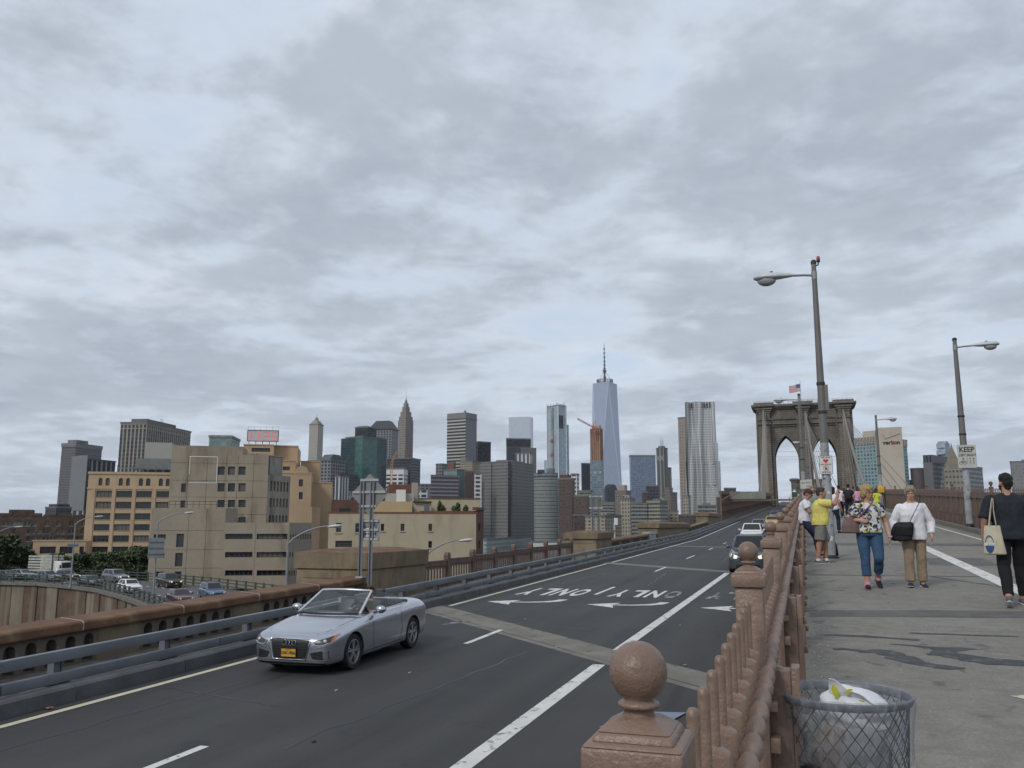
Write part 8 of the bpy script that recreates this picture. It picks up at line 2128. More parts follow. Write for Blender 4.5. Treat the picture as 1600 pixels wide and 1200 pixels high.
def person(label, loc, rotz, H, sp, near_=True, group=None):
    s = H / 1.70; root = empty('person', loc, rotz, label, 'person', group)
    V = lambda p: Vector(p) * s
    vx = (.0085 if near_ else .016)
    hip = V(sp.get('hip', (0, 0, .90))); neck = V(sp.get('neck', (0, .0, 1.42))); shw = sp.get('shw', .185) * s; hw = sp.get('hw', .09) * s
    bulk = sp.get('bulk', 1.0); skin = sp.get('skin', SKIN)
    def spine(t): return hip.lerp(neck, t)
    tors = sp.get('torso', [(-.10, .15, .105), (.0, .175, .125), (.15, .165, .118), (.35, .15, .112), (.60, .168, .118), (.80, .178, .110), (.92, .145, .085), (1.0, .07, .062)])
    tors = [q for q in tors if q[0] < .85] + [(.86, tors[-3][1] * .90, .100), (.93, tors[-3][1] * .70, .084), (.98, .085, .070), (1.03, .062, .060)]
    shoulders = {q: spine(.85) + Vector((q * shw, 0, 0)) for q in (-1, 1)}
    if sp.get('twist'):
        for q in (-1, 1): shoulders[q].y += q * sp['twist'] * s
    def torso(mb, inf=0.0, t0=-1, t1=2):
        st_ = []
        for t, rx, ry in tors:
            if t0 <= t <= t1: p = spine(t); st_.append((p.x, p.y + sp.get('belly', 0) * s * max(0, 1 - abs(t - .25) * 3), p.z, rx * s * bulk + inf, ry * s * bulk + inf))
        return loft_z(mb, st_)
    armr = sp.get('armr', (.047, .038, .026)); legr = sp.get('legr', (.083, .055, .040))
    arms = {q: [V(p) for p in sp['arms'][q]] for q in (-1, 1)}; legs = {q: [V(p) for p in sp['legs'][q]] for q in (-1, 1)}
    mb = MB(); torso(mb, -.012)
    yaw, pit, rol = sp.get('head', (0, 0, 0)); hc = V(sp.get('headc', (neck.x / s, neck.y / s - .018, neck.z / s + .165)))
    HM = Matrix.Translation(hc) @ Matrix.Rotation(yaw, 4, 'Z') @ Matrix.Rotation(rol, 4, 'Y') @ Matrix.Rotation(pit, 4, 'X'); h3 = HM.to_3x3()
    P = lambda *p: HM @ (Vector(p) * s)
    k = s
    for q in (-1, 1): mb.caps(spine(.97) + Vector((q * .03 * s, .01 * s, 0)), shoulders[q] * .8 + spine(.85) * .2, .040 * s, .040 * s, 10)
    mb.caps(neck - Vector((0, 0, .04 * s)), hc - Vector((0, -.01 * s, .06 * s)), .055 * k * sp.get('neckw', 1), .052 * k * sp.get('neckw', 1), 12)
    mb.ball(P(0, .012, .022), (.073 * k, .092 * k, .095 * k), 16, 12, h3).ball(P(0, -.026, -.038), (.060 * k, .062 * k, .072 * k), 14, 10, h3).ball(P(0, -.048, -.088), (.032 * k, .030 * k, .026 * k), 10, 8, h3)
    mb.caps(P(0, -.085, .008), P(0, -.104, -.026), .009 * k, .013 * k, 8)                      # nose
    mb.ball(P(0, -.080, .028), (.052 * k, .018 * k, .012 * k), 10, 6, h3)                       # brow
    for q in (-1, 1): mb.ball(P(q * .074, .012, -.008), (.012 * k, .022 * k, .033 * k), 8, 8, h3).ball(P(q * .036, -.066, -.022), (.022 * k, .018 * k, .02 * k), 8, 6, h3)
    mb.ball(P(0, -.083, -.060), (.024 * k, .012 * k, .010 * k), 8, 6, h3)                       # lips
    for q in (-1, 1):
        a = shoulders[q]; e, w_ = arms[q][0], arms[q][1]
        mb.caps(a, e, armr[0] * s, armr[1] * s).caps(e, w_, armr[1] * s, armr[2] * s)
        hd = sp.get('hands', {}).get(q, {}); d = Vector(hd.get('d', (w_ - e).normalized()))
        hand(mb, w_, d, hd.get('n', (-q, 0, 0)), s * (1.0 if near_ else 1.15), hd.get('curl', .45), hd.get('side', q))
        hj = hip + Vector((q * hw, 0, -.02 * s)); kn, an = legs[q][0], legs[q][1]
        mb.caps(hj, kn, legr[0] * s, legr[1] * s).caps(kn, an, legr[1] * s, legr[2] * s)
        mid = kn.lerp(an, .3) + Vector((0, .018 * s, 0)); mb.ball(mid, (.052 * s, .055 * s, .10 * s), 10, 8)
        mb.ball(an + Vector((0, -.03 * s, -.04 * s)), (.035 * s, .07 * s, .03 * s), 10, 6)
    link('body', fuse(mb, vx, 3, skin), root)
    for q in (-1, 1):
        MB().ball(P(q * .031, -.0755, .006), (.0135 * k, .009 * k, .0058 * k), 10, 6, h3).build('eye', M('eye_white', (.62, .60, .58), .3, .03), root, 60)
        MB().ball(P(q * .031, -.0835, .006), (.0065 * k, .003 * k, .0055 * k), 8, 6, h3).build('iris', M('iris_dark', (.03, .035, .04), .3, .03), root)
        MB().tube([P(q * .014, -.089, .028), P(q * .032, -.089, .034), P(q * .05, -.078, .028)], .0045 * k, 5).build('eyebrow', sp.get('brow', sp['hair_m']), root)
    MB().ball(P(0, -.0925, -.059), (.021 * k, .006 * k, .0055 * k), 10, 6, h3).build('mouth', M('lips', (.34, .11, .09), .5, .05), root, 60)
    if sp.get('glasses'):
        g_ = MB()
        for q in (-1, 1):
            g_.tube([P(q * .034 + .025 * math.cos(a), -.100, .004 + .018 * math.sin(a)) for a in [2*math.pi*i/14 for i in range(14)]], .0028 * k, 5, True)
            g_.tube([P(q * .058, -.098, .010), P(q * .076, -.04, .012), P(q * .078, .01, .008)], .0025 * k, 5)
        g_.tube([P(-.010, -.103, .008), P(.010, -.103, .008)], .0028 * k, 5); g_.build('spectacles', TRIM, root)
        if sp['glasses'] == 'dark':
            for q in (-1, 1): MB().ball(P(q * .034, -.099, .004), (.026 * k, .005 * k, .019 * k), 12, 6, h3).build('dark_lens', CARGL, root, 60)
    hb = MB()
    for p, r_ in sp['hair']: hb.ball(P(*p), tuple(x * k for x in r_), 16, 10, h3)
    link('hair', fuse(hb, .008 if near_ else .014, 2, sp['hair_m'], .022, HAIRT), root)
    tm = MB(); inf = sp.get('loose', .010); torso(tm, inf, sp.get('hem', -.10), .985)
    for q in (-1, 1): tm.caps(spine(.95) + Vector((q * .045 * s, .01 * s, 0)), shoulders[q] * .85 + spine(.85) * .15, .040 * s + inf * .7, .044 * s + inf * .7, 10)
    for q in (-1, 1):
        a = shoulders[q]; e, w_ = arms[q][0], arms[q][1]; tm.ball(a, armr[0] * s + inf * .8 + .006, 12, 8)
        f = sp.get('sleeve', .62)
        if f <= 1: tm.cyl(a, a.lerp(e, f), armr[0] * s + inf + .008, armr[0] * s * .92 + inf + .014 , 14)
        else:
            tm.caps(a, e, armr[0] * s + inf + .004, armr[1] * s + inf + .008, 14); tm.cyl(e, e.lerp(w_, f - 1), armr[1] * s + inf + .008, armr[2] * s + inf + .010, 14)
    link(sp.get('top_name', 'shirt'), fuse(tm, vx * 1.15, 3, sp['top'], .026), root)
    pm = MB(); st_ = []
    for t, rx, ry in tors:
        if t <= .16: p = spine(t); st_.append((p.x, p.y, p.z, rx * s * bulk ** .6 + .004, ry * s * bulk ** .6 + .004))
    p = spine(-.10) ; st_ = [(p.x, p.y, p.z - .03 * s, .10 * s, .08 * s)] + st_
    loft_z(pm, st_)
    li = sp.get('pant_inf', .012); pl = sp.get('pant_len', 1.0)
    for q in (-1, 1):
        hj = hip + Vector((q * hw, 0, -.02 * s)); kn, an = legs[q][0], legs[q][1]
        if pl <= 1.0 and sp.get('shorts'):
            e = hj.lerp(kn, pl); pm.ball(hj, legr[0] * s + li, 12, 8); pm.cyl(hj, e, legr[0] * s + li, legr[1] * s + li + .035, 16)
        else:
            pm.caps(hj, kn, legr[0] * s + li, legr[1] * s + li + .008, 14); mid = kn.lerp(an, .3)
            pm.ball(kn.lerp(an, .3) + Vector((0, .018 * s, 0)), (.052 * s + li + .004, .055 * s + li + .004, .10 * s), 10, 8)
            e = kn.lerp(an, pl); r1 = legr[2] * s + li + sp.get('flare', .012) + (1 - pl) * .03
            pm.cyl(kn, mid + Vector((0, .010 * s, 0)), legr[1] * s + li + .008, (legr[1] * .98) * s + li + .004, 14).cyl(mid + Vector((0, .010 * s, 0)), e, (legr[1] * .98) * s + li + .004, r1, 14)
    link(sp.get('bottom_name', 'trousers'), fuse(pm, vx * 1.15, 3, sp['bottom'], .02), root)
    for q in (-1, 1):
        an = legs[q][1]; yw, pt_ = sp.get('feet', {}).get(q, (0, 0))
        if sp.get('sock'): MB().cyl(an + Vector((0, 0, -.03 * s)), an + Vector((0, 0, sp.get('sock_h', .03) * s)), .052 * s, .050 * s, 12).build('sock', sp['sock'], root, 60)
        sm = MB(); M_ = shoe(sm, an, yw, pt_, s); link('shoe', fuse(sm, .008 if near_ else .013, 2, sp['shoe']), root)
        if near_:
            so_ = MB()
            for y, rx, ry in ((.03, .043, .055), (-.06, .044, .08), (-.14, .046, .07)): so_.ball(M_ @ Vector((0, y * s, -.082 * s)), (rx * s, ry * s, .013 * s), 12, 6, M_.to_3x3())
            link('sole', fuse(so_, .008, 1, sp.get('sole', WHP)), root)
    return root
def strap(root, pts, w_, mat, name='strap', th=.004):
    mb = MB(); pts = [Vector(p) for p in pts]
    for a, b_ in zip(pts[:-1], pts[1:]): mb.beam(a, b_, w_, th * 2, (a + b_) / 2 - Vector((0, 0, (a + b_).z / 2)))
    return mb.build(name, mat, root)
def bag(label, loc, rotz, parts, cat='bag', name='bag'):
    r = empty(name, loc, rotz, label, cat); return r
BLOND = cloth('hair_blond', (.42, .29, .135), .6, 30, .5, (3, 3, .3)); GREYB = cloth('hair_grey_blond', (.30, .235, .16), .6, 30, .5, (3, 3, .3)); BLACKH = cloth('hair_black', (.018, .015, .014), .5, 30, .5, (3, 3, .3)); BROWNH = cloth('hair_brown', (.075, .04, .022), .5, 30, .5, (3, 3, .3)); SALT = cloth('hair_dark_grey', (.055, .05, .048), .5, 30, .6, (3, 3, .3))
short_hair = [((0, .022, .050), (.084, .098, .088)), ((0, -.045, .088), (.060, .045, .034)), ((0, .075, .0), (.070, .04, .070))]
JEAN = cloth('blue_denim', (.045, .095, .17), .4, 9, .85); KHAKI = cloth('khaki_cotton', (.30, .235, .165), .4, 7); WHITEC = cloth('white_cotton', (.74, .73, .76), .5, 7); BLACKC = cloth('black_shirt_cotton', (.022, .025, .033), .5, 7); BLACKP = cloth('black_trouser', (.014, .014, .017), .4, 8)
YELC = cloth('yellow_polo', (.66, .58, .16), .5, 7); GREYS = cloth('grey_shorts', (.20, .195, .185), .4, 8); NAVJ = cloth('dark_denim', (.022, .03, .06), .4, 9); PINK = cloth('pink_cotton', (.62, .32, .42), .4, 8); NAVYC = cloth('navy_shirt', (.018, .022, .04), .4, 8)
p = at_plane(1364, 920, 0, .039)
sp = dict(hip=(.0, .0, .90), neck=(.01, .0, 1.39), shw=.175, bulk=1.18, hw=.10, belly=.0, neckw=1.1,
    torso=[(-.10, .16, .12), (.0, .172, .132), (.15, .162, .13), (.35, .150, .128), (.60, .158, .135), (.80, .158, .118), (.92, .13, .085), (1.0, .075, .062)],
    arms={-1: [(-.335, .02, 1.09), (-.155, -.185, 1.10)], 1: [(.265, .05, 1.07), (.30, -.04, .82)]}, armr=(.056, .045, .030), legr=(.098, .062, .044),
    hands={-1: dict(d=(.75, -.2, -.12), n=(0, 1, 0), curl=1.0, side=1), 1: dict(d=(.05, -.15, -1), n=(-1, 0, 0), curl=.4, side=-1)},
    legs={-1: [(-.085, -.03, .49), (-.075, -.02, .085)], 1: [(.115, -.10, .50), (.105, .20, .17)]}, feet={-1: (R(-3), 0), 1: (R(12), R(38))},
    head=(R(38), R(2), 0), headc=(.01, -.03, 1.545), hair_m=BLOND, brow=GREYB, glasses='clear',
    hair=[((0, .022, .048), (.095, .108, .098)), ((0, .07, -.02), (.088, .055, .085)), ((-.072, .01, -.005), (.026, .06, .075)), ((.072, .01, -.005), (.026, .06, .075)), ((0, -.062, .072), (.072, .035, .038)), ((-.04, -.078, .052), (.03, .018, .022))],
    top=floral(), top_name='blouse', sleeve=.58, loose=.012, hem=.0, bottom=JEAN, bottom_name='jeans', pant_len=.70, pant_inf=.008, flare=.01, shoe=cloth('navy_trainer', (.02, .02, .035), .3), sole=M('trainer_sole', (.42, .10, .16), .7), sock=PINK, sock_h=.035)
w1p = person('woman in a floral blouse and blue cropped jeans walking towards the camera', p, 0, 1.62, sp)
S_ = 1.62 / 1.7
MAUVE = cloth('mauve_leather', (.165, .105, .10), .3, 10, .5)
bg_ = empty('handbag', p + Vector((-.255, -.10, .985)), R(14), 'mauve leather shoulder bag held by the woman in the floral blouse', 'bag')
bm_ = MB(); loft_z(bm_, [(0, 0, -.14, .13, .05), (0, 0, -.125, .165, .07), (0, 0, -.02, .15, .065), (.01, 0, .08, .12, .045), (.02, 0, .11, .10, .02)]); link('bag_body', fuse(bm_, .009, 3, MAUVE), bg_)
strap(bg_, [(.0, -.03, .08), (.13, -.06, .19), (.145, -.03, .36), (.14, .02, .42)], .028, MAUVE); strap(bg_, [(.06, -.05, .06), (.16, -.13, .18), (.30, -.12, .33), (.38, -.02, .45)], .028, MAUVE)
MB().cyl((-.1, 0, .10), (.11, 0, .105), .012, n=6).build('zip', DARKM, bg_)
wch = Vector(p) + Vector((.288, -.04, .80)); MB().bb((wch.x - .034, wch.y - .034, wch.z - .012), (wch.x + .034, wch.y + .034, wch.z + .012)).build('wristwatch', CHROME); tag(bpy.data.objects['wristwatch'], 'pale wristwatch on the floral-bloused woman', 'watch')
p = at_plane(1433, 917, 0, .039)
sp = dict(hip=(0, 0, .88), neck=(0, .0, 1.39), shw=.175, bulk=1.14, hw=.095, neckw=1.1,
    torso=[(-.20, .172, .13), (-.10, .174, .133), (.0, .170, .132), (.15, .162, .13), (.35, .152, .128), (.60, .158, .135), (.80, .16, .118), (.92, .132, .085), (1.0, .07, .062)],
    arms={-1: [(-.285, .05, 1.08), (-.275, -.12, .855)], 1: [(.285, .05, 1.08), (.275, -.05, .83)]}, armr=(.056, .046, .030), legr=(.092, .062, .046),
    hands={-1: dict(d=(.25, -.35, -.9), n=(1, 0, 0), curl=.9, side=1), 1: dict(d=(0, -.15, -1), n=(-1, 0, 0), curl=.6, side=-1)},
    legs={-1: [(-.09, -.04, .48), (-.095, -.03, .085)], 1: [(.10, .02, .48), (.105, .09, .085)]}, feet={-1: (R(-8), R(-6)), 1: (R(10), R(6))},
    head=(R(-6), R(10), 0), headc=(0, -.03, 1.54), hair_m=GREYB,
    hair=[((0, .022, .050), (.090, .104, .094)), ((-.066, .005, .02), (.026, .05, .055)), ((.066, .005, .02), (.026, .05, .055)), ((0, -.055, .082), (.066, .036, .034)), ((-.035, -.078, .064), (.034, .018, .018)), ((0, .075, -.01), (.074, .04, .07))],
    top=WHITEC, top_name='blouse', sleeve=1.80, loose=.011, hem=-.20, bottom=KHAKI, pant_len=.96, pant_inf=.010, flare=.022, shoe=cloth('blue_slipon', (.03, .04, .075), .3), sole=WHP)
person('woman in a white blouse and khaki trousers beside the floral-bloused woman', p, R(0), 1.60, sp)
BLKB = cloth('black_nylon', (.014, .014, .017), .5, 8, .6)
bg_ = empty('shoulder_bag', p + Vector((-.175, -.20, .865)), R(-8), 'black shoulder bag carried by the woman in the white blouse', 'bag')
bm_ = MB(); loft_z(bm_, [(-.03, 0, -.155, .10, .05), (-.02, 0, -.14, .155, .075), (0, 0, .0, .165, .075), (.03, 0, .11, .145, .055), (.05, 0, .14, .10, .02)]); link('bag_body', fuse(bm_, .009, 3, BLKB), bg_)
fl_ = MB(); loft_z(fl_, [(.02, -.07, -.07, .12, .012), (.02, -.075, .06, .135, .014), (.04, -.05, .135, .12, .02)]); link('flap', fuse(fl_, .008, 2, BLKB), bg_)
strap(bg_, [(.11, -.02, .12), (.19, -.02, .28), (.265, .0, .42), (.29, .09, .535), (.27, .17, .55)], .022, BLKB)
pm_ = at_plane(1590, 947, 0, .039)
sp = dict(skin=SKIN2, hip=(0, 0, .95), neck=(0, -.02, 1.46), shw=.205, bulk=1.10, hw=.095, neckw=1.12,
    torso=[(-.16, .175, .125), (-.05, .178, .128), (.15, .172, .122), (.35, .168, .118), (.60, .188, .122), (.80, .205, .115), (.92, .17, .088), (1.0, .07, .062)],
    arms={-1: [(-.31, .04, 1.14), (-.32, -.10, .90)], 1: [(.30, .03, 1.14), (.325, -.04, .88)]}, armr=(.058, .046, .030), legr=(.095, .064, .046),
    hands={-1: dict(d=(0, -.2, -1), n=(1, 0, 0), curl=.5, side=1), 1: dict(d=(0, -.2, -1), n=(-1, 0, 0), curl=.5, side=-1)},
    legs={-1: [(-.10, -.13, .52), (-.115, -.16, .10)], 1: [(.12, .02, .50), (.14, .26, .13)]}, feet={-1: (0, R(-4)), 1: (R(-8), R(26))},
    head=(R(10), R(4), 0), headc=(.0, -.045, 1.615), hair_m=BLACKH,
    hair=[((0, .018, .058), (.083, .100, .086)), ((0, -.03, .105), (.064, .056, .034)), ((0, .078, .0), (.066, .034, .075)), ((0, .07, -.055), (.05, .028, .035)), ((0, -.055, -.075), (.052, .045, .05)), ((-.058, -.03, -.04), (.02, .035, .045)), ((.058, -.03, -.04), (.02, .035, .045))],
    top=BLACKC, sleeve=1.0, loose=.022, hem=-.16, bottom=BLACKP, pant_len=.93, pant_inf=.008, flare=.006, shoe=cloth('grey_trainer', (.12, .12, .15), .3), sole=WHP)
person('bearded man all in black walking away at the right edge', pm_, R(180), 1.67, sp)
CANV = cloth('cream_canvas', (.52, .47, .35), .5, 8)
tb = empty('tote_bag', pm_ + Vector((-.235, -.135, .94)), R(-6), 'cream canvas tote bag with a blue oval print beside the man in black', 'bag'); tb.scale = (.85, .85, .92)
bm_ = MB(); loft_z(bm_, [(.02, 0, -.31, .12, .035), (.01, 0, -.295, .155, .055), (0, 0, -.10, .135, .05), (0, 0, .06, .115, .03), (.0, 0, .10, .11, .018)]); link('bag_body', fuse(bm_, .009, 3, CANV), tb)
strap(tb, [(-.045, -.02, .09), (-.01, -.035, .30), (.03, .02, .47), (.03, .12, .48)], .024, CANV); strap(tb, [(.055, -.02, .09), (.035, -.035, .30), (.045, .02, .47), (.045, .12, .48)], .024, CANV)
TBL = cloth('print_blue', (.04, .09, .24), .1); ov = MB(); fs_ = []
for a0 in range(24):
    a, b_ = 2*math.pi*a0/24, 2*math.pi*(a0+1)/24
    ov.quad(*[(-.06 + .062 * r_ * math.cos(t_), -.062, -.16 + .125 * r_ * math.sin(t_)) for r_, t_ in ((.86, a), (1, a), (1, b_), (.86, b_))])
ov.build('oval_ring', TBL, tb)
MB().add([(-.06 + .05 * math.cos(math.pi + math.pi * k / 10), -.062, -.185 + .085 * math.sin(math.pi + math.pi * k / 10)) for k in range(11)], [tuple(range(11))]).build('oval_fill', TBL, tb)
MB().bb((-.125, -.064, -.178), (.005, -.061, -.142)).build('print_band', WHP, tb); text('print_text', 'I B  U S', TBL, tb, (-.06, -.0655, -.16), (R(90), 0, 0), .028, .0008, .9, 0)
p = at_plane(1285, 880, 0, .039)
sp = dict(skin=SKIN2, hip=(0, 0, .92), neck=(0, -.03, 1.42), shw=.19, bulk=1.16, hw=.09, neckw=1.1, belly=-.02,
    torso=[(-.14, .165, .135), (.0, .165, .14), (.15, .160, .14), (.35, .160, .14), (.60, .172, .135), (.80, .182, .118), (.92, .15, .088), (1.0, .07, .062)],
    arms={-1: [(-.20, -.32, 1.32), (-.07, -.40, 1.52)], 1: [(.21, -.30, 1.26), (.07, -.42, 1.48)]}, armr=(.056, .046, .032), legr=(.09, .062, .048),
    hands={-1: dict(d=(.2, -.1, 1), n=(.6, -.4, 0), curl=.8, side=1), 1: dict(d=(-.3, -.2, 1), n=(-.6, -.4, 0), curl=.8, side=-1)},
    legs={-1: [(-.09, .04, .50), (-.10, .10, .085)], 1: [(.10, -.10, .50), (.12, -.10, .085)]}, feet={-1: (R(-10), 0), 1: (R(14), 0)}, head=(R(0), R(-2), 0), headc=(0, -.06, 1.575), hair_m=SALT, hair=short_hair,
    top=YELC, top_name='polo_shirt', sleeve=.72, loose=.02, hem=-.14, bottom=GREYS, bottom_name='shorts', shorts=True, pant_len=.96, pant_inf=.022, shoe=cloth('grey_canvas_shoe', (.13, .13, .135), .3), sock=WHITEC, sock_h=.02, sole=WHP)
person('man in a yellow polo and grey shorts photographing by the lamp post', p, R(96), 1.58, sp)
ph = empty('camera_phone', p + Vector((.405, .02, 1.49)), R(96), 'dark phone held up by the man in the yellow polo', 'phone')
link('phone_body', evaluated(MB().bb((-.08, -.006, -.04), (.08, .006, .04)).mesh('ph', TRIM), [('BEVEL', dict(width=.006, segments=2))], 40), ph); MB().cyl((.055, -.0075, .022), (.055, -.006, .022), .007, n=10).build('lens', CARGL, ph)
p = at_plane(1252, 868, 0, .039)
sp = dict(skin=SKIN2, hip=(0, .10, .84), neck=(0, .05, 1.335), shw=.19, bulk=1.08, hw=.09, torso=[(-.14, .155, .115), (.0, .16, .12), (.15, .155, .115), (.35, .155, .112), (.60, .175, .12), (.80, .185, .115), (.92, .15, .088), (1.0, .07, .062)],
    arms={-1: [(-.22, -.05, 1.05), (-.08, -.26, 1.06)], 1: [(.22, -.05, 1.05), (.08, -.27, 1.06)]}, armr=(.054, .044, .03), legr=(.09, .062, .046),
    hands={-1: dict(d=(.5, -.8, .2), n=(0, .2, 1), curl=.7, side=-1), 1: dict(d=(-.5, -.8, .2), n=(0, .2, 1), curl=.7, side=1)},
    legs={-1: [(-.09, -.24, .46), (-.09, -.42, .085)], 1: [(.11, -.14, .46), (.12, -.20, .085)]}, feet={-1: (R(-8), 0), 1: (R(10), 0)}, head=(R(-8), R(24), 0), headc=(0, -.02, 1.485), hair_m=BROWNH, hair=short_hair + [((0, -.075, .06), (.06, .03, .02))], glasses='dark',
    top=WHITEC, top_name='t_shirt', sleeve=.58, loose=.016, hem=-.14, bottom=NAVJ, bottom_name='jeans', pant_len=.98, pant_inf=.014, flare=.02, shoe=cloth('black_shoe', (.015, .015, .015), .3), sole=TRIM)
person('man in a white T-shirt and dark jeans leaning on the railing', Vector((.06, p.y, wz(p.y))), R(84), 1.64, sp)
bp_ = empty('backpack', Vector((.50, p.y - .55, wz(p.y - .55))), R(20), 'black backpack standing on the footway by the leaning man', 'bag')
bm_ = MB(); loft_z(bm_, [(0, 0, .02, .13, .09), (0, 0, .06, .16, .12), (0, .02, .26, .15, .11), (0, .04, .38, .11, .08), (0, .05, .42, .05, .04)]); link('pack_body', fuse(bm_, .012, 3, BLKB), bp_); bm_ = MB(); loft_z(bm_, [(0, -.12, .06, .11, .03), (0, -.12, .20, .11, .03), (0, -.10, .24, .08, .02)]); link('front_pocket', fuse(bm_, .011, 2, BLKB), bp_)
def walker(label, px, py, H, rotz, top, bottom, hair_m, skin=SKIN, ph_=0.0, long_hair=False, shorts=False, bulk=1.0, **kw):
    p = at_plane(px, py, 0, .039); c, s = .13 * math.cos(ph_), .13 * math.sin(ph_) * 1.2
    hair = short_hair + ([((0, .08, -.06), (.075, .04, .11)), ((-.06, .03, -.05), (.025, .05, .09)), ((.06, .03, -.05), (.025, .05, .09))] if long_hair else [])
    sp = dict(skin=skin, bulk=bulk, arms={-1: [(-.26, .06, 1.12), (-.27, -.06, .88)], 1: [(.26, .06, 1.12), (.27, -.06, .88)]}, legs={-1: [(-.09, -.05 - s, .49), (-.09, -s * 1.5, .085)], 1: [(.09, -.02 + s, .48), (.09, .05 + s * 1.8, .10)]}, feet={1: (0, R(14) if s > 0 else 0)},
        hair_m=hair_m, hair=hair, top=top, bottom=bottom, sleeve=.6, loose=.014, pant_len=.95, shoe=MATS['black_shoe'], sole=WHP)
    sp.update(kw); return person(label, p, rotz, H, sp, False)
walker('dark-haired woman in a white top and jeans just behind the lamp post', 1305, 833, 1.62, R(150), WHITEC, NAVJ, BLACKH, SKIN2, .6, True)
walker('man in a white T-shirt and black trousers walking away', 1313, 808.5, 1.76, R(178), WHITEC, BLACKP, BLACKH, SKIN2, .7)
nv = walker('man in navy walking away', 1328, 810, 1.82, R(182), NAVYC, NAVYC, BLACKH, SKIN, -.5, bulk=1.15)
bk_ = empty('backpack', nv.location + Vector((.0, -.20, 1.22)), 0, 'black backpack worn by the man in navy', 'bag'); bm_ = MB(); loft_z(bm_, [(0, 0, -.22, .13, .06), (0, -.02, -.18, .16, .09), (0, -.02, .1, .15, .08), (0, 0, .2, .10, .05)]); link('pack_body', fuse(bm_, .015, 2, BLKB), bk_); strap(bk_, [(-.1, .02, .17), (-.11, .12, .22)], .05, BLKB); strap(bk_, [(.1, .02, .17), (.11, .12, .22)], .05, BLKB)
walker('person in pink walking between the white T-shirt and navy men', 1320.5, 806, 1.62, R(175), PINK, BLACKP, BROWNH, SKIN, .4, True)
walker('person in a pale pink top half hidden by the floral-bloused woman', 1342, 806, 1.70, R(190), PINK, NAVJ, BROWNH, SKIN, .8, True)
walker('person in a bright yellow vest half hidden by the floral-bloused woman', 1371, 809, 1.58, R(175), cloth('hi_vis_yellow', (.55, .62, .06), .3), NAVJ, BROWNH, SKIN, .3, True)
walker('grey-haired person seen over the leaning man', 1273, 838, 1.66, R(10), cloth('sage_top', (.22, .28, .22), .3), KHAKI, GREYB, SKIN, .5)
walker('small distant walker in a blue top near the crest', 1335, 797, 1.72, R(180), cloth('blue_top', (.08, .14, .26), .3), BLACKP, BLACKH, SKIN, .6)
walker('small distant walker in grey near the crest', 1293, 792, 1.72, R(5), cloth('grey_top', (.22, .22, .23), .3), NAVJ, BROWNH, SKIN, .2)
v_ = at_Y(1242, 780, 62); vs_ = empty('vendor_stand', (v_.x, 62, wz(62)), 0, 'small white and green vendor canopy far along the railing', 'stand')
cz_ = at_Y(1242, 765, 62).z - wz(62)
MB().prism([(-.42, cz_ - .55), (.42, cz_ - .55), (0, cz_)], 'y', -.4, .4).build('canopy', WHITEC, vs_); MB().bb((-.18, -.42, cz_ - .52), (.2, -.405, cz_ - .18)).build('green_panel', M('dark_green_panel', (.02, .07, .05), .7), vs_)
for sx in (-.36, .36): MB().cyl((sx, 0, 0), (sx, 0, cz_ - .5), .03, n=6).build('pole', LAMPP, vs_)
dsp = dict(hip=(0, .0, .30), neck=(0, .10, .82), shw=.19, bulk=1.05, torso=[(-.05, .16, .12), (.15, .155, .115), (.35, .155, .112), (.60, .175, .12), (.80, .185, .115), (.92, .15, .088), (1.0, .07, .062)],
    arms={-1: [(-.24, -.08, .58), (-.13, -.36, .64)], 1: [(.25, -.06, .58), (.14, -.36, .64)]}, hands={-1: dict(d=(.1, -.6, .6), n=(0, .6, -.6), curl=1.1, side=1), 1: dict(d=(-.1, -.6, .6), n=(0, .6, -.6), curl=1.1, side=-1)},
    legs={-1: [(-.10, -.42, .36), (-.10, -.66, .10)], 1: [(.12, -.42, .36), (.12, -.66, .10)]}, head=(0, 0, 0), headc=(0, .06, .985), hair_m=BROWNH, hair=short_hair, glasses='dark', top=cloth('grey_green_shirt', (.12, .13, .11), .4), bottom=NAVJ, sleeve=.7, shoe=MATS['black_shoe'], sole=TRIM, pant_len=.9)
dr = person('driver in sunglasses at the wheel of the silver convertible', audi.matrix_basis @ Vector((.37, .12, .30)), audi.rotation_euler.z, 1.66, dsp)
# litter basket
c0 = CAMP + ray(1331, 1084) * (3.66 / FPX); bz = wz(c0.y); hR = c0.z - bz; rt_, rb2 = .270, .215
lb = empty('litter_basket', (c0.x - .035, c0.y, bz), 0, 'wire-mesh litter basket with a clear liner by the railing', 'litter basket')
WIRE = M('dark_wire', (.035, .036, .038), .5, .2, 10, metal=.3); RIMM = M('basket_rim', (.11, .118, .13), .45, .12, 6, metal=.3)
def rad_at(z): return rb2 + (rt_ - .012 - rb2) * z / hR
N = 28; mb = MB()
for k in range(N):
    for sg in (-1, 1):
        pts = []; nz = 16
        for j in range(nz + 1):
            z = .05 + (hR - .07) * j / nz; a = 2*math.pi*k/N + sg * math.pi/N * j; wob = .10 * math.sin(j * math.pi)
            pts.append((rad_at(z) * math.cos(a), rad_at(z) * math.sin(a), z))
        mb.tube(pts, .0024, 4)
o = mb.build('wire_mesh', WIRE, lb); o['kind'] = 'stuff'
MB().lathe([(rt_ - .012, hR - .03), (rt_ + .001, hR - .026), (rt_ + .008, hR - .010), (rt_ + .008, hR), (rt_ - .001, hR + .004), (rt_ - .012, hR - .004), (rt_ - .012, hR - .03)], 56).build('rim', RIMM, lb, 60)
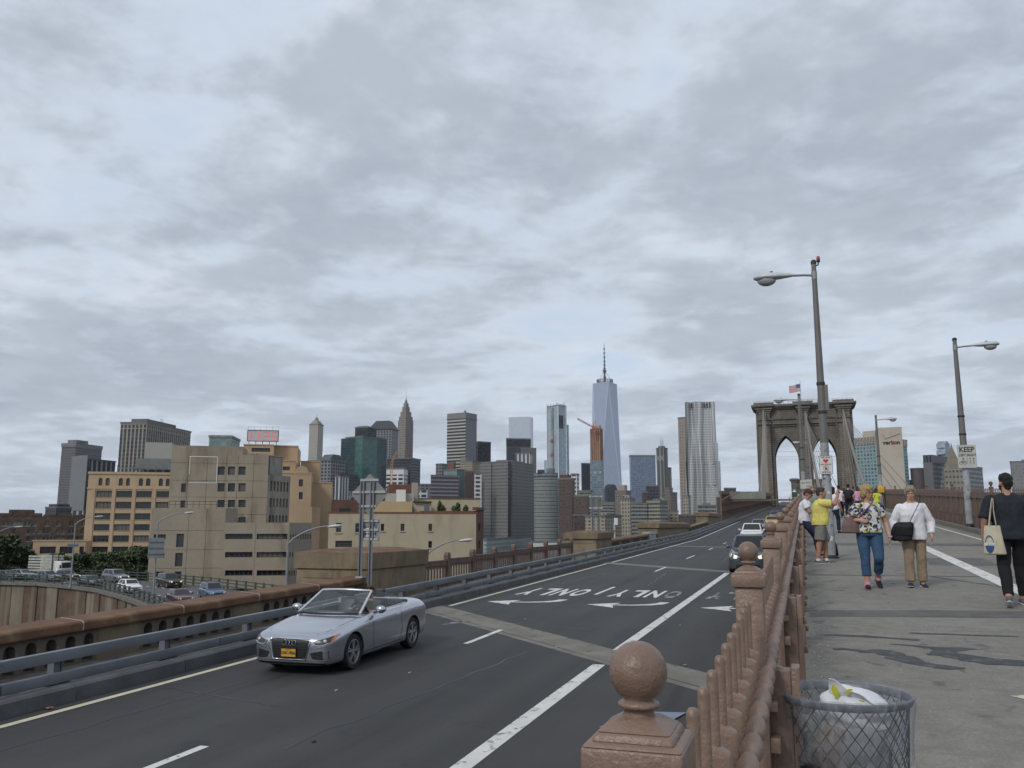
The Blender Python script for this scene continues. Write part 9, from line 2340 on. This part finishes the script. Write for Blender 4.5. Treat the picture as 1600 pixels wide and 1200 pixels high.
MB().lathe([(rb2 - .004, .03), (rb2 + .006, .03), (rb2 + .006, .07), (rb2 - .004, .07), (rb2 - .004, .03)], 40).build('base_ring', RIMM, lb); MB().lathe([(0, .04), (rb2, .04)], 30).build('base', WIRE, lb)
for k in range(4):
    a = math.pi/4 + k*math.pi/2; mb = MB()
    mb.beam((rad_at(.0)*1.02*math.cos(a), rad_at(0)*1.02*math.sin(a), 0), (rad_at(hR-.25)*1.02*math.cos(a), rad_at(hR-.25)*1.02*math.sin(a), hR - .25), .04, .006, (math.cos(a), math.sin(a), 0)); mb.build('strut', WIRE, lb)
m, t, b = newmat('clear_bag'); b.inputs['Base Color'].default_value = (.36, .385, .43, 1); b.inputs['Roughness'].default_value = .25; co = t.add('ShaderNodeTexCoord').outputs['Object']
cr_ = t.noise(t.scaled(co, (1, 1, .35)), 16, 6, .65, 1.2); t.l.new(t.ramp(cr_, .40, .75, .14, .5), b.inputs['Alpha'])
bp = t.add('ShaderNodeBump'); bp.inputs['Strength'].default_value = .8; bp.inputs['Distance'].default_value = .02; t.l.new(cr_, bp.inputs['Height']); t.l.new(bp.outputs[0], b.inputs['Normal'])
BAGM = m
ln = MB(); n = 72; prof = [(-.07, -.42), (-.035, -.25), (-.026, -.12), (-.018, -.04), (-.012, .004), (.004, .012), (.014, .004), (.016, -.02), (.012, -.08), (.008, -.16), (.010, -.235), (.004, -.262)]
for j, (dr_, dz) in enumerate(prof):
    for i in range(n):
        a = 2*math.pi*i/n; wv = (.004 * math.sin(a*17 + j) + .005 * math.sin(a*7 + j*.6)) * (1 if j > 6 else .8 if j < 4 else .3)
        zz = hR + dz + (.012 * math.sin(a*3 + 1) + .006 * math.sin(a*11) if j == len(prof)-1 else 0); rr_ = (rad_at(min(hR, max(zz, .05))) + .012) + dr_ + wv
        ln.v.append((rr_*math.cos(a), rr_*math.sin(a), zz))
for j in range(len(prof)-1):
    for i in range(n): ln.f.append((j*n+i, j*n+(i+1)%n, (j+1)*n+(i+1)%n, (j+1)*n+i)); ln.m.append(0)
ln.build('bag_liner', BAGM, lb, 179)
def crumple(c, r_, seed, amp=.25, sub=4, sq=(1, 1, 1)):
    bm = bmesh.new(); bmesh.ops.create_icosphere(bm, subdivisions=sub, radius=1); rnd = random.Random(seed); ks = [(Vector((rnd.gauss(0,1), rnd.gauss(0,1), rnd.gauss(0,1))) * 2.2, rnd.uniform(0, 6)) for _ in range(9)]
    for v in bm.verts:
        d = sum(abs(math.sin(v.co.dot(q) + f)) for q, f in ks) / 9 - .6; v.co = v.co * (1 + amp * d * 2); v.co = Vector((v.co.x * sq[0] * r_ + c[0], v.co.y * sq[1] * r_ + c[1], v.co.z * sq[2] * r_ + c[2]))
    me = bpy.data.meshes.new('c'); bm.to_mesh(me); bm.free(); return me
def rubbish(name, label, me, mat, cat='rubbish'):
    me.materials.append(mat); shade(me, 30); o = link(name, me, None, lb.location); return tag(o, label, cat, 'rubbish in the litter basket')
WPL = M('white_plastic', (.62, .64, .66), .4, .06, 12, .3, 18)
rubbish('plastic_bag', 'white plastic bag poking out of the litter basket', crumple((.04, .02, hR - .075), .13, 3, .35, 4, (1.15, .8, .75)), WPL, 'plastic bag')
fl_ = MB(); rndp = random.Random(9); G_ = 12
for j in range(G_ + 1):
    for i in range(G_ + 1):
        u, v = i / G_, j / G_; x = -.055 + u * .20 ; z = hR - .05 + (1 - v) * (.105 * (1 - u) ** .8 + .01) ; y = -.04 + v * .05 + .012 * math.sin(u * 9 + v * 5) - u * .06
        fl_.v.append((x, y, z + .006 * math.sin(u * 13 + v * 8)))
for j in range(G_):
    for i in range(G_): fl_.f.append((j*(G_+1)+i, j*(G_+1)+i+1, (j+1)*(G_+1)+i+1, (j+1)*(G_+1)+i)); fl_.m.append(0)
me = evaluated(fl_.mesh('fold'), [('SOLIDIFY', dict(thickness=.003))]); rubbish('paper_bag', 'white printed bag with yellow leaf shapes on top of the basket', me, WPL, 'paper bag')
lf_ = MB(); LEAFY = M('print_yellow_green', (.46, .46, .03), .5, .15, 20)
for (x, z, a, L_) in ((-.032, hR + .012, 1.9, .05), (.02, hR + .022, .5, .03), (.06, hR - .02, .35, .03)):
    pts = [(x + L_ * (math.cos(a) * q + math.sin(a) * w_), -.0585 if x < 0 else -.075, z + L_ * (math.sin(a) * q - math.cos(a) * w_)) for q, w_ in ((-.6, 0), (-.2, .26), (.3, .22), (.7, 0), (.3, -.22), (-.2, -.26))]; lf_.add(pts, [tuple(range(6))])
o = lf_.build('leaf_print', LEAFY, bpy.data.objects['paper_bag'])
rubbish('red_carton', 'red carton low in the litter basket', crumple((.10, -.09, hR - .38), .085, 5, .3, 3, (.8, .8, 1.2)), M('carton_red', (.38, .02, .03), .5, .1), 'carton')
rubbish('brown_packaging', 'crumpled brown packaging in the middle of the litter basket', crumple((-.07, -.03, hR - .24), .12, 7, .3, 4), M('kraft_brown', (.20, .14, .085), .8, .2, 10), 'packaging')
rubbish('grey_packaging', 'crumpled grey wrapping in the litter basket', crumple((.06, -.05, hR - .22), .10, 11, .3, 4), M('grey_wrap', (.25, .26, .25), .6, .2, 10), 'packaging')
rubbish('white_cup', 'white crumpled cup at the bottom of the litter basket', crumple((-.04, -.1, hR - .42), .09, 13, .3, 3), WPL, 'cup')
rubbish('dark_sack', 'dark sack filling the bottom of the litter basket', crumple((0, .02, hR - .46), .17, 17, .25, 4, (1, 1, .8)), M('dark_sack', (.05, .05, .05), .5, .2, 8), 'sack')
# thin haze over the river and the city
hz = MB().bb((-6600, -1600, -23.5), (6600, 7100, 520)).build('haze', ())
hm, ht_, hb_ = newmat('thin_haze'); ht_.n.remove(hb_); pv = ht_.add('ShaderNodeVolumePrincipled')
pv.inputs['Color'].default_value = (.80, .87, .96, 1); pv.inputs['Density'].default_value = .000035; pv.inputs['Anisotropy'].default_value = .2
ht_.l.new(pv.outputs[0], ht_.n['Material Output'].inputs['Volume']); hz.data.materials.append(hm)
tag(hz, 'thin pale haze between the bridge and the far towers', 'haze', kind='stuff')
bpy.data.scenes.remove(WS)
